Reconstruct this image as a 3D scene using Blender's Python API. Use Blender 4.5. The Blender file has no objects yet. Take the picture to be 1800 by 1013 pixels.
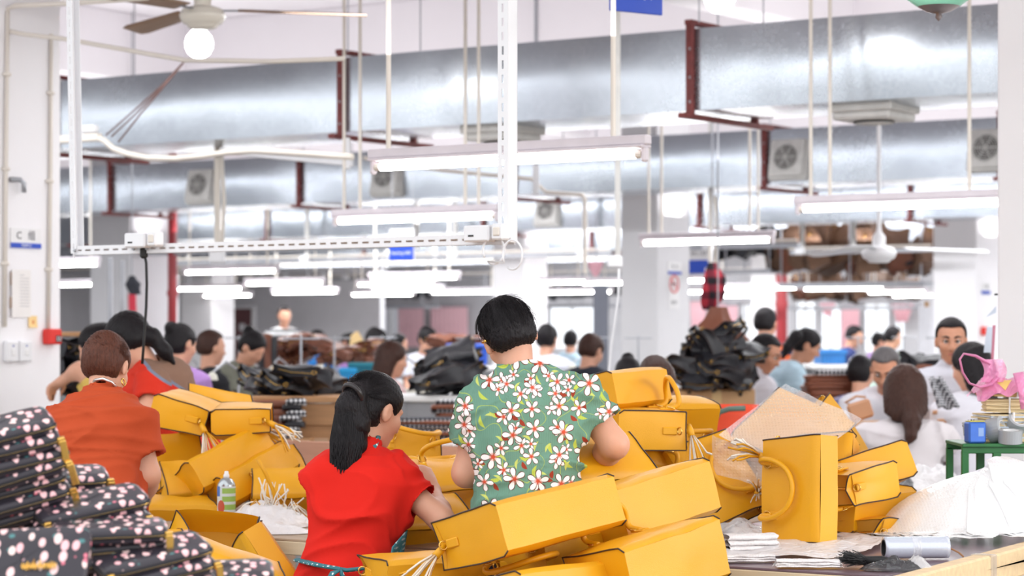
import bpy, bmesh, math, random
import numpy as np
from math import sin, cos, pi, radians
from mathutils import Vector, Matrix, Euler, noise as mnoise

random.seed(7)
SC = bpy.context.scene
COL = SC.collection
# ------------------------------------------------------------------ camera, world, light, exposure
F = 4250.0            # focal length in pixels of the 1800 px wide frame (85 mm)
CAMH = 1.42
HOR = 590.0           # picture row of the horizon
cam = bpy.data.cameras.new('camera')
cam.sensor_width = 36.0
cam.lens = F / 1800 * 36
cam.shift_y = (HOR - 506.5) / 1800
cam.clip_end = 300
cam.dof.use_dof = True
cam.dof.focus_distance = 7.2
cam.dof.aperture_fstop = 4.2
camo = bpy.data.objects.new('camera', cam)
camo.location = (0, 0, CAMH)
camo.rotation_euler = (pi / 2, 0, 0)
COL.objects.link(camo)
SC.camera = camo

W = bpy.data.worlds.new('world'); SC.world = W; W.use_nodes = True
W.node_tree.nodes['Background'].inputs[0].default_value = (0.97, 0.985, 1.0, 1)
W.node_tree.nodes['Background'].inputs[1].default_value = 1.5
TUBE = 24.0           # emission of the fluorescent tubes

TH = radians(34.4)    # the building is turned against the view
CU, SU = cos(TH), sin(TH)

def area_light(name, a, b, z, sa, sb, rot, power, color=(1, 1, 1)):
    l = bpy.data.lights.new(name, 'AREA'); l.shape = 'RECTANGLE'; l.size = sa; l.size_y = sb
    l.energy = power; l.color = color
    o = bpy.data.objects.new(name, l)
    o.location = (a * CU + b * SU, -a * SU + b * CU, z)
    o.rotation_euler = rot
    COL.objects.link(o)
    return o
# the window front on the right of the hall, seen only by its light
area_light('window_daylight', 5.5, 9.0, 2.6, 9, 2.2, Euler((radians(62), 0, pi / 2 - TH)), 430, (1, 0.985, 0.96))
for bb, pw in ((10.5, 170), (16.6, 400), (23.5, 620), (30, 1000), (37, 760), (42.0, 300)):
    area_light('added_tube_fill', -9.5 - (bb - 10) * 0.35, bb, 3.2, 20, 0.5, Euler((0, 0, -TH)), pw, (0.96, 0.98, 1))  # unseen area lights added above the tubes to brighten the deep hall

for bb, pw in ((8.0, 45), (14.2, 105), (20.6, 130), (27, 130), (34, 120)):      # unseen area lights added to brighten the ceiling, imitating upward tube light
    area_light('added_ceiling_uplight', -8.0 - (bb - 8) * 0.4, bb, 2.6, 18, 0.3, Euler((pi, 0, -TH)), pw, (1, 0.98, 0.99))
SC.view_settings.view_transform = 'Standard'
SC.view_settings.look = 'None'
SC.view_settings.gamma = 1
SC.view_settings.use_curve_mapping = False
SC.view_settings.exposure = 0.35
try:
    SC.cycles.max_bounces = 8; SC.cycles.diffuse_bounces = 4; SC.cycles.glossy_bounces = 3
    SC.cycles.transparent_max_bounces = 12
    SC.cycles.sample_clamp_indirect = 6.0
    SC.cycles.caustics_reflective = False; SC.cycles.caustics_refractive = False
except Exception:
    pass

# ------------------------------------------------------------------ places
def P(px, py, Y):            # a point at depth Y that the photograph shows at px, py
    return Vector(((px - 900) / F * Y, Y, CAMH + (HOR - py) / F * Y))
def U(a, b, z=0.0):          # building axes: a along the ducts, b away from us
    return Vector((a * CU + b * SU, -a * SU + b * CU, z))
def YB(px, b):               # depth where the ray of column px meets the plane b
    r = (px - 900) / F
    return b / (r * SU + CU)
def PB(px, py, b):
    return P(px, py, YB(px, b))
def AB(p):                   # world -> building axes
    return (p.x * CU - p.y * SU, p.x * SU + p.y * CU, p.z)
VU = Vector((CU, -SU, 0)); VV = Vector((SU, CU, 0)); VZ = Vector((0, 0, 1))

# ------------------------------------------------------------------ materials
def srgb(r, g, b):
    f = lambda c: c / 255 / 12.92 if c / 255 <= 0.04045 else ((c / 255 + 0.055) / 1.055) ** 2.4
    return (f(r), f(g), f(b))
_M = {}
def mat(name, col, rough=0.6, metal=0.0, var=0.08, vscale=6.0, bump=0.0, bscale=120.0, emit=0.0, spec=0.5, alpha=1.0, sheen=0.0, stretch=None, trans=0.0):
    if name in _M: return _M[name]
    m = bpy.data.materials.new(name); m.use_nodes = True
    nt = m.node_tree; p = nt.nodes['Principled BSDF']
    p.inputs['Roughness'].default_value = rough; p.inputs['Metallic'].default_value = metal
    p.inputs['Specular IOR Level'].default_value = spec
    p.inputs['Alpha'].default_value = alpha
    if trans: p.inputs['Transmission Weight'].default_value = trans
    if sheen: p.inputs['Sheen Weight'].default_value = sheen
    c4 = (*col, 1)
    tc = nt.nodes.new('ShaderNodeTexCoord'); co = tc.outputs['Object']
    if stretch:
        mp = nt.nodes.new('ShaderNodeMapping'); mp.inputs['Scale'].default_value = stretch
        nt.links.new(co, mp.inputs[0]); co = mp.outputs[0]
    if var:
        n = nt.nodes.new('ShaderNodeTexNoise'); n.inputs['Scale'].default_value = vscale; n.inputs['Detail'].default_value = 4
        nt.links.new(co, n.inputs['Vector'])
        r = nt.nodes.new('ShaderNodeValToRGB'); r.color_ramp.elements[0].position = 0.3; r.color_ramp.elements[1].position = 0.7
        r.color_ramp.elements[0].color = tuple(x * (1 - var) for x in col) + (1,)
        r.color_ramp.elements[1].color = tuple(min(1, x * (1 + var)) for x in col) + (1,)
        nt.links.new(n.outputs[0], r.inputs[0]); nt.links.new(r.outputs[0], p.inputs['Base Color'])
    else:
        p.inputs['Base Color'].default_value = c4
    if emit:
        p.inputs['Emission Color'].default_value = c4; p.inputs['Emission Strength'].default_value = emit
    if bump:
        n2 = nt.nodes.new('ShaderNodeTexNoise'); n2.inputs['Scale'].default_value = bscale; n2.inputs['Detail'].default_value = 3
        nt.links.new(co, n2.inputs['Vector'])
        b = nt.nodes.new('ShaderNodeBump'); b.inputs['Strength'].default_value = bump; b.inputs['Distance'].default_value = 0.01
        nt.links.new(n2.outputs[0], b.inputs['Height']); nt.links.new(b.outputs[0], p.inputs['Normal'])
    _M[name] = m
    return m

class G:                       # little node-graph helper
    def __init__(s, m): s.nt = m.node_tree
    def n(s, t, **kw):
        x = s.nt.nodes.new(t)
        for k, v in kw.items(): setattr(x, k, v)
        return x
    def put(s, sock, v):
        if isinstance(v, bpy.types.NodeSocket): s.nt.links.new(v, sock)
        elif isinstance(v, (tuple, list)): sock.default_value = tuple(v) if len(v) == len(sock.default_value) else (*v, 1)
        else: sock.default_value = v
    def m(s, op, a, b=0.0, c=None):
        x = s.n('ShaderNodeMath', operation=op); s.put(x.inputs[0], a); s.put(x.inputs[1], b)
        if c is not None: s.put(x.inputs[2], c)
        return x.outputs[0]
    def v(s, op, a, b=(0, 0, 0)):
        x = s.n('ShaderNodeVectorMath', operation=op); s.put(x.inputs[0], a); s.put(x.inputs[1], b)
        return x.outputs[1] if op in ('LENGTH', 'DOT_PRODUCT', 'DISTANCE') else x.outputs[0]
    def mix(s, f, a, b):
        x = s.n('ShaderNodeMix', data_type='RGBA'); s.put(x.inputs[0], f); s.put(x.inputs[6], a); s.put(x.inputs[7], b)
        return x.outputs[2]
    def sep(s, a):
        x = s.n('ShaderNodeSeparateXYZ'); s.put(x.inputs[0], a); return x.outputs
    def comb(s, x_, y_, z_):
        x = s.n('ShaderNodeCombineXYZ'); s.put(x.inputs[0], x_); s.put(x.inputs[1], y_); s.put(x.inputs[2], z_); return x.outputs[0]
    def step(s, e, w, x_):     # 1 below e, soft over w
        r = s.n('ShaderNodeMapRange', interpolation_type='SMOOTHSTEP')
        s.put(r.inputs[0], x_); s.put(r.inputs[1], s.m('SUBTRACT', e, w) if not isinstance(e, float) else e - w); s.put(r.inputs[2], e); r.inputs[3].default_value = 1; r.inputs[4].default_value = 0
        return r.outputs[0]

# ------------------------------------------------------------------ objects
def _tag(o, label=None, cat=None, group=None, kind=None):
    if label: o['label'] = label
    if cat: o['category'] = cat
    if group: o['group'] = group
    if kind: o['kind'] = kind
    return o
def thing(name, label, cat, loc=(0, 0, 0), rotz=0.0, group=None):
    o = bpy.data.objects.new(name, None); o.empty_display_size = 0.05
    o.location = loc; o.rotation_euler = (0, 0, rotz); COL.objects.link(o)
    return _tag(o, label, cat, group)
def rootmat(o):
    while o.parent: o = o.parent
    return Matrix.LocRotScale(Vector(o.location), Euler(o.rotation_euler), Vector(o.scale))
def dup(root, loc, rot=None, label=None, scale=None):
    r = root.copy(); COL.objects.link(r); r.location = loc
    if rot is not None: r.rotation_euler = rot if hasattr(rot, '__len__') else (0, 0, rot)
    if label: r['label'] = label
    if scale: r.scale = scale if hasattr(scale, '__len__') else (scale,) * 3
    for ch in list(root.children):
        c = ch.copy(); COL.objects.link(c); c.parent = r
        for g in list(ch.children):
            d = g.copy(); COL.objects.link(d); d.parent = c
    return r

class MB:
    def __init__(s): s.v = []; s.f = []
    def add(s, vs, fs, M=None):
        o = len(s.v)
        s.v += [tuple(M @ Vector(p)) for p in vs] if M is not None else [tuple(p) for p in vs]
        s.f += [tuple(i + o for i in f) for f in fs]
        return s
    def box(s, c, d, M=None, bev=0.0):
        c = Vector(c); h = Vector(d) / 2
        if not bev:
            vs = [c + Vector((x * h.x, y * h.y, z * h.z)) for x in (-1, 1) for y in (-1, 1) for z in (-1, 1)]
            fs = [(0, 1, 3, 2), (4, 6, 7, 5), (0, 4, 5, 1), (2, 3, 7, 6), (0, 2, 6, 4), (1, 5, 7, 3)]
            return s.add(vs, fs, M)
        bev = min(bev, h.x * 0.95, h.y * 0.95, h.z * 0.95)
        vs = []; idx = {}
        for x in (-1, 1):
            for y in (-1, 1):
                for z in (-1, 1):
                    for ax in range(3):
                        p = [x * (h.x - bev), y * (h.y - bev), z * (h.z - bev)]
                        p[ax] = (x, y, z)[ax] * h[ax]
                        idx[(x, y, z, ax)] = len(vs); vs.append(c + Vector(p))
        fs = []
        for ax in range(3):
            a1, a2 = (ax + 1) % 3, (ax + 2) % 3
            for sg in (-1, 1):
                q = []
                for u_, w_ in ((-1, -1), (1, -1), (1, 1), (-1, 1)):
                    k = [0, 0, 0]; k[ax] = sg; k[a1] = u_; k[a2] = w_; q.append(idx[(*k, ax)])
                fs.append(tuple(q if sg > 0 else q[::-1]))
        for ax in range(3):          # edges along ax
            a1, a2 = (ax + 1) % 3, (ax + 2) % 3
            for u_ in (-1, 1):
                for w_ in (-1, 1):
                    k0 = [0, 0, 0]; k0[ax] = -1; k0[a1] = u_; k0[a2] = w_; k1 = k0[:]; k1[ax] = 1
                    q = [idx[(*k0, a1)], idx[(*k1, a1)], idx[(*k1, a2)], idx[(*k0, a2)]]
                    fs.append(tuple(q[::-1] if u_ * w_ > 0 else q))
        for x in (-1, 1):
            for y in (-1, 1):
                for z in (-1, 1):
                    q = (idx[(x, y, z, 0)], idx[(x, y, z, 1)], idx[(x, y, z, 2)])
                    fs.append(q if x * y * z > 0 else q[::-1])
        return s.add(vs, fs, M)
    def ubox(s, a0, a1, b0, b1, z0, z1, bev=0.0):        # box in building axes, world coordinates
        M = Matrix.Rotation(-TH, 4, 'Z')
        return s.box(((a0 + a1) / 2, (b0 + b1) / 2, (z0 + z1) / 2), (a1 - a0, b1 - b0, z1 - z0), M, bev)
    def tube(s, pts, r, n=8, closed=False, flat=1.0, caps=True, up=None):
        pts = [Vector(p) for p in pts]; N = len(pts)
        rs = r if hasattr(r, '__len__') else [r] * N
        o = len(s.v); prev = None
        for i, p in enumerate(pts):
            if closed: t = pts[(i + 1) % N] - pts[i - 1]
            else: t = pts[min(i + 1, N - 1)] - pts[max(i - 1, 0)]
            t = t.normalized() if t.length > 1e-9 else Vector((0, 0, 1))
            if prev is None:
                ref = Vector(up) if up is not None else (Vector((0, 0, 1)) if abs(t.z) < 0.9 else Vector((1, 0, 0)))
                x = (ref - t * ref.dot(t)).normalized()
            else:
                x = (prev - t * prev.dot(t)).normalized()
            prev = x; y = t.cross(x)
            for k in range(n):
                a = 2 * pi * k / n
                s.v.append(tuple(p + x * (cos(a) * rs[i]) + y * (sin(a) * rs[i] * flat)))
        for i in range(N if closed else N - 1):
            j = (i + 1) % N
            for k in range(n):
                k2 = (k + 1) % n
                s.f.append((o + i * n + k, o + i * n + k2, o + j * n + k2, o + j * n + k))
        if caps and not closed:
            s.f.append(tuple(o + k for k in range(n))[::-1]); s.f.append(tuple(o + (N - 1) * n + k for k in range(n)))
        return s
    def lathe(s, prof, n=24, M=None, a0=0, a1=2 * pi):
        vs = []; fs = []; full = abs(a1 - a0 - 2 * pi) < 1e-6; m = n if full else n + 1
        for (r, z) in prof:
            for k in range(m):
                a = a0 + (a1 - a0) * k / n; vs.append((r * cos(a), r * sin(a), z))
        for i in range(len(prof) - 1):
            for k in range(n):
                k2 = (k + 1) % m
                fs.append((i * m + k, i * m + k2, (i + 1) * m + k2, (i + 1) * m + k))
        return s.add(vs, fs, M)
    def ring(s, c, R, r, axis=(0, 0, 1), n=16, k=6):
        q = Vector(axis).to_track_quat('Z', 'Y')
        return s.tube([Vector(c) + q @ Vector((cos(2 * pi * i / n) * R, sin(2 * pi * i / n) * R, 0)) for i in range(n)], r, k, closed=True, up=axis)
    def grid(s, fn, nu, nv):
        o = len(s.v)
        for j in range(nv + 1):
            for i in range(nu + 1): s.v.append(tuple(fn(i / nu, j / nv)))
        for j in range(nv):
            for i in range(nu):
                a = o + j * (nu + 1) + i; s.f.append((a, a + 1, a + nu + 2, a + nu + 1))
        return s
    def build(s, name, m, parent=None, smooth=False, world=True, thick=0.0):
        me = bpy.data.meshes.new(name); me.from_pydata(s.v, [], s.f); me.update()
        return finish(name, me, m, parent, smooth, world, thick)

def finish(name, me, m, parent=None, smooth=False, world=True, thick=0.0):
    if world and parent is not None: me.transform(rootmat(parent).inverted())
    if smooth: me.shade_smooth()
    for x in (m if isinstance(m, (list, tuple)) else [m]): me.materials.append(x)
    o = bpy.data.objects.new(name, me); COL.objects.link(o)
    if parent is not None: o.parent = parent
    if thick:
        md = o.modifiers.new('thickness', 'SOLIDIFY'); md.thickness = thick; md.offset = 0
    return o

def struct(o):
    o['kind'] = 'structure'; return o

# ------------------------------------------------------------------ implicit shapes, meshed with surface nets
def frame(axis, fwd):
    a = Vector(axis).normalized(); f = Vector(fwd); f = (f - a * f.dot(a)).normalized(); r = f.cross(a)
    return r, f, a
class SDF:
    def __init__(s): s.p = []
    def _a(s, fn, lo, hi, k, op): s.p.append((fn, np.array(lo, float), np.array(hi, float), k, op)); return s
    def cap(s, a, b, ra, rb=None, k=0.03, op='+'):
        a = np.array(a, float); b = np.array(b, float); rb = ra if rb is None else rb
        d = b - a; L2 = max(float(d @ d), 1e-12)
        def fn(X, Y, Z):
            x = X - a[0]; y = Y - a[1]; z = Z - a[2]
            t = np.clip((x * d[0] + y * d[1] + z * d[2]) / L2, 0, 1)
            return np.sqrt((x - t * d[0]) ** 2 + (y - t * d[1]) ** 2 + (z - t * d[2]) ** 2) - (ra + (rb - ra) * t)
        return s._a(fn, np.minimum(a - ra, b - rb), np.maximum(a + ra, b + rb), k, op)
    def chain(s, pts, rs, k=0.02, op='+'):
        for i in range(len(pts) - 1): s.cap(pts[i], pts[i + 1], rs[i], rs[i + 1], k, op)
        return s
    def cyl(s, a, b, ra, rb, k=0.03, op='+'):          # flat ended, tapered
        a = np.array(a, float); b = np.array(b, float); d = b - a; L = float(np.linalg.norm(d)); d = d / L
        R = max(ra, rb)
        def fn(X, Y, Z):
            x = X - a[0]; y = Y - a[1]; z = Z - a[2]
            t = x * d[0] + y * d[1] + z * d[2]
            q = np.sqrt(np.maximum(x * x + y * y + z * z - t * t, 0)) - (ra + (rb - ra) * np.clip(t / L, 0, 1))
            return np.maximum(q, np.abs(t - L / 2) - L / 2)
        return s._a(fn, np.minimum(a, b) - R, np.maximum(a, b) + R, k, op)
    def ell(s, c, r, R=None, k=0.03, op='+'):
        c = np.array(c, float); r = np.array(r, float)
        M = np.array(R.to_3x3()) if R is not None else np.eye(3)     # columns: axes
        ext = np.sqrt(((M * r) ** 2).sum(1))
        def fn(X, Y, Z):
            x = X - c[0]; y = Y - c[1]; z = Z - c[2]
            q = [(M[0, i] * x + M[1, i] * y + M[2, i] * z) / r[i] for i in range(3)]
            k0 = np.sqrt(q[0] ** 2 + q[1] ** 2 + q[2] ** 2)
            k1 = np.sqrt((q[0] / r[0]) ** 2 + (q[1] / r[1]) ** 2 + (q[2] / r[2]) ** 2)
            return k0 * (k0 - 1) / np.maximum(k1, 1e-6)
        return s._a(fn, c - ext, c + ext, k, op)
    def box(s, c, h, R=None, rad=0.01, k=0.01, op='+'):
        c = np.array(c, float); h = np.array(h, float) - rad
        M = np.array(R.to_3x3()) if R is not None else np.eye(3)
        ext = (np.abs(M) * (h + rad)).sum(1)
        def fn(X, Y, Z):
            x = X - c[0]; y = Y - c[1]; z = Z - c[2]
            q = [np.abs(M[0, i] * x + M[1, i] * y + M[2, i] * z) - h[i] for i in range(3)]
            return np.sqrt(sum(np.maximum(w, 0) ** 2 for w in q)) + np.minimum(np.maximum(np.maximum(q[0], q[1]), q[2]), 0) - rad
        return s._a(fn, c - ext, c + ext, k, op)
    def loft(s, A, B, fwd, tab, k=0.03, op='+', pw=2.4):    # tab rows: t, half width, half depth, forward offset
        A = np.array(A, float); B = np.array(B, float); L = float(np.linalg.norm(B - A))
        r, f, a = [np.array(v) for v in frame(B - A, fwd)]
        T = np.array(tab, float); R = float(T[:, 1:3].max() + np.abs(T[:, 3]).max())
        def fn(X, Y, Z):
            x = X - A[0]; y = Y - A[1]; z = Z - A[2]
            t = (x * a[0] + y * a[1] + z * a[2]) / L
            w = np.interp(t, T[:, 0], T[:, 1]); d = np.interp(t, T[:, 0], T[:, 2]); o = np.interp(t, T[:, 0], T[:, 3])
            qx = np.abs(x * r[0] + y * r[1] + z * r[2]) / w; qy = np.abs(x * f[0] + y * f[1] + z * f[2] - o) / d
            q = ((qx ** pw + qy ** pw) ** (1 / pw) - 1) * np.minimum(w, d)
            return np.maximum(q, np.abs(t - (T[0, 0] + T[-1, 0]) / 2) * L - (T[-1, 0] - T[0, 0]) / 2 * L)
        return s._a(fn, np.minimum(A, B) - R, np.maximum(A, B) + R, k, op)
    def mesh(s, h, disp=None):
        add = [p for p in s.p if p[4] == '+']
        lo = np.min([p[1] for p in add], 0) - 3 * h; hi = np.max([p[2] for p in add], 0) + 3 * h
        n = np.ceil((hi - lo) / h).astype(int) + 1
        ax = [(lo[i] + h * np.arange(n[i])).astype(np.float32) for i in range(3)]
        D = np.full(n, 1.0, np.float32)
        for fn, l, u, k, op in s.p:
            m = k + 2.5 * h
            i0 = np.maximum(((l - m - lo) / h).astype(int), 0); i1 = np.minimum(((u + m - lo) / h).astype(int) + 2, n)
            if (i1 <= i0).any(): continue
            sl = tuple(slice(i0[j], i1[j]) for j in range(3))
            v = fn(ax[0][sl[0]][:, None, None], ax[1][sl[1]][None, :, None], ax[2][sl[2]][None, None, :]).astype(np.float32)
            d = D[sl]
            if op == '+':
                e = np.maximum(k - np.abs(d - v), 0) / max(k, 1e-6); D[sl] = np.minimum(d, v) - e * e * k * 0.25
            elif op == '-':
                e = np.maximum(k - np.abs(d + v), 0) / max(k, 1e-6); D[sl] = np.maximum(d, -v) + e * e * k * 0.25
            else:
                D[sl] = np.maximum(d, v)
        D[0] = D[-1] = 1; D[:, 0] = D[:, -1] = 1; D[:, :, 0] = D[:, :, -1] = 1
        S = D < 0
        c = np.zeros(n - 1, np.uint8)
        off = [(i, j, k_) for i in (0, 1) for j in (0, 1) for k_ in (0, 1)]
        for o in off: c += S[o[0]:n[0] - 1 + o[0], o[1]:n[1] - 1 + o[1], o[2]:n[2] - 1 + o[2]]
        I = np.array(np.nonzero((c > 0) & (c < 8)))
        val = np.stack([D[I[0] + o[0], I[1] + o[1], I[2] + o[2]] for o in off], 1)
        acc = np.zeros((I.shape[1], 3)); cnt = np.zeros(I.shape[1])
        O = np.array(off, float)
        for a_ in range(8):
            for b_ in range(a_ + 1, 8):
                if np.abs(O[a_] - O[b_]).sum() != 1: continue
                va, vb = val[:, a_], val[:, b_]; w = (va < 0) != (vb < 0)
                t = np.where(w, va / np.where(w, va - vb, 1), 0)
                acc += np.where(w[:, None], O[a_] + t[:, None] * (O[b_] - O[a_]), 0); cnt += w
        V = (I.T + acc / cnt[:, None]) * h + lo
        idx = np.full(n - 1, -1, np.int32); idx[I[0], I[1], I[2]] = np.arange(I.shape[1])
        quads = []
        for a_ in range(3):
            b_, c_ = (a_ + 1) % 3, (a_ + 2) % 3
            s0 = [slice(None)] * 3; s1 = [slice(None)] * 3; s0[a_] = slice(0, -1); s1[a_] = slice(1, None)
            A_, B_ = S[tuple(s0)], S[tuple(s1)]
            E = np.array(np.nonzero(A_ != B_))
            if E.shape[1] == 0: continue
            fl = A_[E[0], E[1], E[2]]
            def cell(db, dc):
                q = E.copy(); q[b_] += db; q[c_] += dc; return idx[q[0], q[1], q[2]]
            Q = np.stack([cell(-1, -1), cell(0, -1), cell(0, 0), cell(-1, 0)], 1)
            Q[~fl] = Q[~fl][:, ::-1]
            quads.append(Q)
        Q = np.concatenate(quads)
        me = bpy.data.meshes.new('m')
        me.vertices.add(len(V)); me.vertices.foreach_set('co', V.astype(np.float32).ravel())
        me.loops.add(Q.size); me.loops.foreach_set('vertex_index', Q.astype(np.int32).ravel())
        me.polygons.add(len(Q)); me.polygons.foreach_set('loop_start', np.arange(0, Q.size, 4, dtype=np.int32))
        me.update(calc_edges=True)
        if disp is not None:
            N = np.empty(len(V) * 3, np.float32); me.vertices.foreach_get('normal', N); N = N.reshape(-1, 3)
            V = V + N * disp(V)[:, None]
            me.vertices.foreach_set('co', V.astype(np.float32).ravel()); me.update()
        return me
    def build(s, name, m, parent, h, disp=None):
        return finish(name, s.mesh(h, disp), m, parent, True)

def folds(seed, amp, sc=(8, 8, 17), base=0):
    r = np.random.RandomState(seed)
    ph = r.rand(8) * 6.28; dr = r.randn(8, 3)
    def f(V):
        X = V * np.array(sc); w = np.zeros(len(V))
        q = sum(np.sin(X @ dr[i] * 0.7 + ph[i]) for i in range(3))
        for i in range(3, 7): w += (1 - np.abs(np.sin(X @ dr[i] * 0.6 + ph[i] + q * 0.9))) ** 3
        return amp * (w - 1.0) + base
    return f
# ------------------------------------------------------------------ setting
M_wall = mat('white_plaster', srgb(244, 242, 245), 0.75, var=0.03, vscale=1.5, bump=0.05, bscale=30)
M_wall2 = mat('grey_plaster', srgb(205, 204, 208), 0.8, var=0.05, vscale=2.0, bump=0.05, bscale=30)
M_ceil = mat('ceiling_paint', srgb(238, 234, 238), 0.8, var=0.02, vscale=1.0)
M_floor = mat('terrazzo_floor', srgb(150, 148, 146), 0.45, var=0.15, vscale=9)
M_white = mat('white_enamel', srgb(235, 235, 238), 0.35, var=0.02)
M_cream = mat('cream_plastic', srgb(226, 218, 208), 0.45, var=0.03)
M_red = mat('red_oxide_paint', srgb(126, 58, 56), 0.55, var=0.18, vscale=15, bump=0.1)
M_black = mat('black_rubber', srgb(24, 24, 26), 0.6, var=0.1)
M_steel = mat('grey_steel', srgb(170, 172, 178), 0.4, 0.6, var=0.08)
M_blue = mat('sign_blue', srgb(36, 76, 190), 0.4, var=0.02)
M_alarm = mat('alarm_red', srgb(222, 44, 34), 0.4, var=0.03)
M_brass = mat('gold_metal', srgb(226, 180, 96), 0.22, 1.0, var=0.05)

def galvanised():
    m = mat('galvanised_sheet', srgb(176, 184, 194), 0.2, 0.9, var=0)
    g = G(m); p = g.nt.nodes['Principled BSDF']
    tc = g.n('ShaderNodeTexCoord').outputs['Object']
    v = g.n('ShaderNodeTexVoronoi'); v.inputs['Scale'].default_value = 70; g.put(v.inputs['Vector'], tc)
    n = g.n('ShaderNodeTexNoise'); n.inputs['Scale'].default_value = 1.3; n.inputs['Detail'].default_value = 3; g.put(n.inputs['Vector'], tc)
    sp = g.sep(v.outputs['Color'])[0]
    f = g.m('ADD', g.m('MULTIPLY', sp, 0.22), g.m('MULTIPLY', n.outputs[0], 0.9))
    f = g.m('SUBTRACT', f, 0.2)
    g.put(p.inputs['Base Color'], g.mix(f, srgb(176, 183, 192), srgb(214, 220, 228)))
    g.put(p.inputs['Roughness'], g.m('MULTIPLY_ADD', f, 0.14, 0.2))
    b = g.n('ShaderNodeBump'); b.inputs['Strength'].default_value = 0.22; b.inputs['Distance'].default_value = 0.05
    n2 = g.n('ShaderNodeTexNoise'); n2.inputs['Scale'].default_value = 1.6; g.put(n2.inputs['Vector'], tc)
    g.put(b.inputs['Height'], g.m('ADD', n2.outputs[0], g.m('MULTIPLY', sp, 0.004))); g.put(p.inputs['Normal'], b.outputs[0])
    return m
M_galv = galvanised()

struct(MB().box((-2, 28, -0.05), (70, 80, 0.1)).build('floor', M_floor))
ZC = 4.1
o = struct(MB().ubox(-60, 8, 5.5, 47, ZC, ZC + 0.15).build('ceiling', M_ceil))
k = 1
for bb in (9.2, 15.6, 22.0, 28.4, 34.8, 41.2):
    struct(MB().ubox(-60, 8, bb - 0.14, bb + 0.14, 3.5, ZC, 0.01).build('trim_%d' % k, M_ceil)); k += 1
for aa in (-33, -26.7, -20.4, -14.1, -7.8, -1.5, 4.8):
    struct(MB().ubox(aa - 0.14, aa + 0.14, 5.5, 47, 3.55, ZC, 0.01).build('trim_%d' % k, M_ceil)); k += 1

# back wall with its windows: piers, sill band and head band
BW = 44.0
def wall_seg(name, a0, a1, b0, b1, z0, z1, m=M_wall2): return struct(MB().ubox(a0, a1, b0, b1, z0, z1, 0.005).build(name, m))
wins = [(665, 700, 1.15, 2.1), (958, 1046, 1.1, 2.1), (1296, 1318, 1.15, 2.1), (1392, 1432, 1.1, 2.15), (1436, 1478, 1.1, 2.1), (1512, 1562, 1.05, 2.1), (1566, 1590, 1.1, 2.1)]
segs = []
wa = []
for x0, x1, z0, z1 in wins:
    wa.append((AB(PB(x0, 590, BW))[0], AB(PB(x1, 590, BW))[0], z0, z1))
prev = -75
bk = wall_seg('wall_back', -75, 12, BW, BW + 0.25, 2.15, ZC)
bk2 = wall_seg('wall_back', -75, 12, BW, BW + 0.25, 0, 1.05)
for i, (a0, a1, z0, z1) in enumerate(wa):
    wall_seg('wall_back', prev, a0, BW, BW + 0.25, 1.05, 2.15)
    if z0 > 1.05: wall_seg('wall_back', a0, a1, BW, BW + 0.25, 1.05, z0)
    if z1 < 2.15: wall_seg('wall_back', a0, a1, BW, BW + 0.25, z1, 2.15)
    prev = a1
    w = struct(thing('window_%d' % (i + 1), None, None, U((a0 + a1) / 2, BW + 0.1, z0), -TH))
    fr = MB(); wd = a1 - a0; hh = z1 - z0
    for c, d in (((-wd / 2 + 0.025, 0, hh / 2), (0.05, 0.07, hh)), ((wd / 2 - 0.025, 0, hh / 2), (0.05, 0.07, hh)), ((0, 0, 0.025), (wd, 0.07, 0.05)), ((0, 0, hh - 0.025), (wd, 0.07, 0.05)), ((0, 0, hh / 2), (0.035, 0.06, hh))):
        fr.box(c, d, None, 0.006)
    fr.build('window_frame', M_white, w, world=False)
    m_glass = mat('window_glass', (0.95, 0.97, 1.0), 0.05, var=0, trans=1.0)
    for sg in (-1, 1):
        MB().box((sg * wd / 4, 0.0, hh / 2), (wd / 2 - 0.07, 0.006, hh - 0.1)).build('pane', m_glass, w, world=False)
wall_seg('wall_back', prev, 12, BW, BW + 0.25, 1.05, 2.15)
# side wall at the far left, a partition with the two doors
PW = 36.0
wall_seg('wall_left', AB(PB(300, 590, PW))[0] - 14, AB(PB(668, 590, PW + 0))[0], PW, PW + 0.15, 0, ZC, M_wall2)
m_door = mat('maroon_door', srgb(112, 72, 74), 0.45, var=0.12, vscale=3)
def door(n, x0, x1, yt, b):
    a0, a1 = AB(PB(x0, 590, b))[0], AB(PB(x1, 590, b))[0]; zt = PB((x0 + x1) / 2, yt, b).z
    d = struct(thing('door_%d' % n, None, None, U((a0 + a1) / 2, b - 0.05, 0), -TH)); w = a1 - a0
    MB().box((0, 0, zt / 2), (w - 0.12, 0.04, zt - 0.06), None, 0.005).build('door_leaf', m_door, d, world=False)
    f = MB()
    for sg in (-1, 1): f.box((sg * (w / 2 - 0.03), -0.01, zt / 2), (0.06, 0.09, zt), None, 0.005)
    f.box((0, -0.01, zt), (w, 0.09, 0.06), None, 0.005).build('door_frame', M_white, d, world=False)
    MB().tube([(w * 0.36, -0.02, 0.95), (w * 0.36, -0.07, 0.95), (w * 0.22, -0.07, 0.95)], 0.012).build('door_handle', M_steel, d, world=False)
    MB().box((0, -0.025, zt * 0.8), (w * 0.22, 0.008, 0.14), None, 0.002).build('door_sign', M_white, d, world=False)
wall_seg('wall_left', -34.2, -34, -16, 46, 0, ZC, M_wall2)
door(1, 408, 452, 540, PW)

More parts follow.
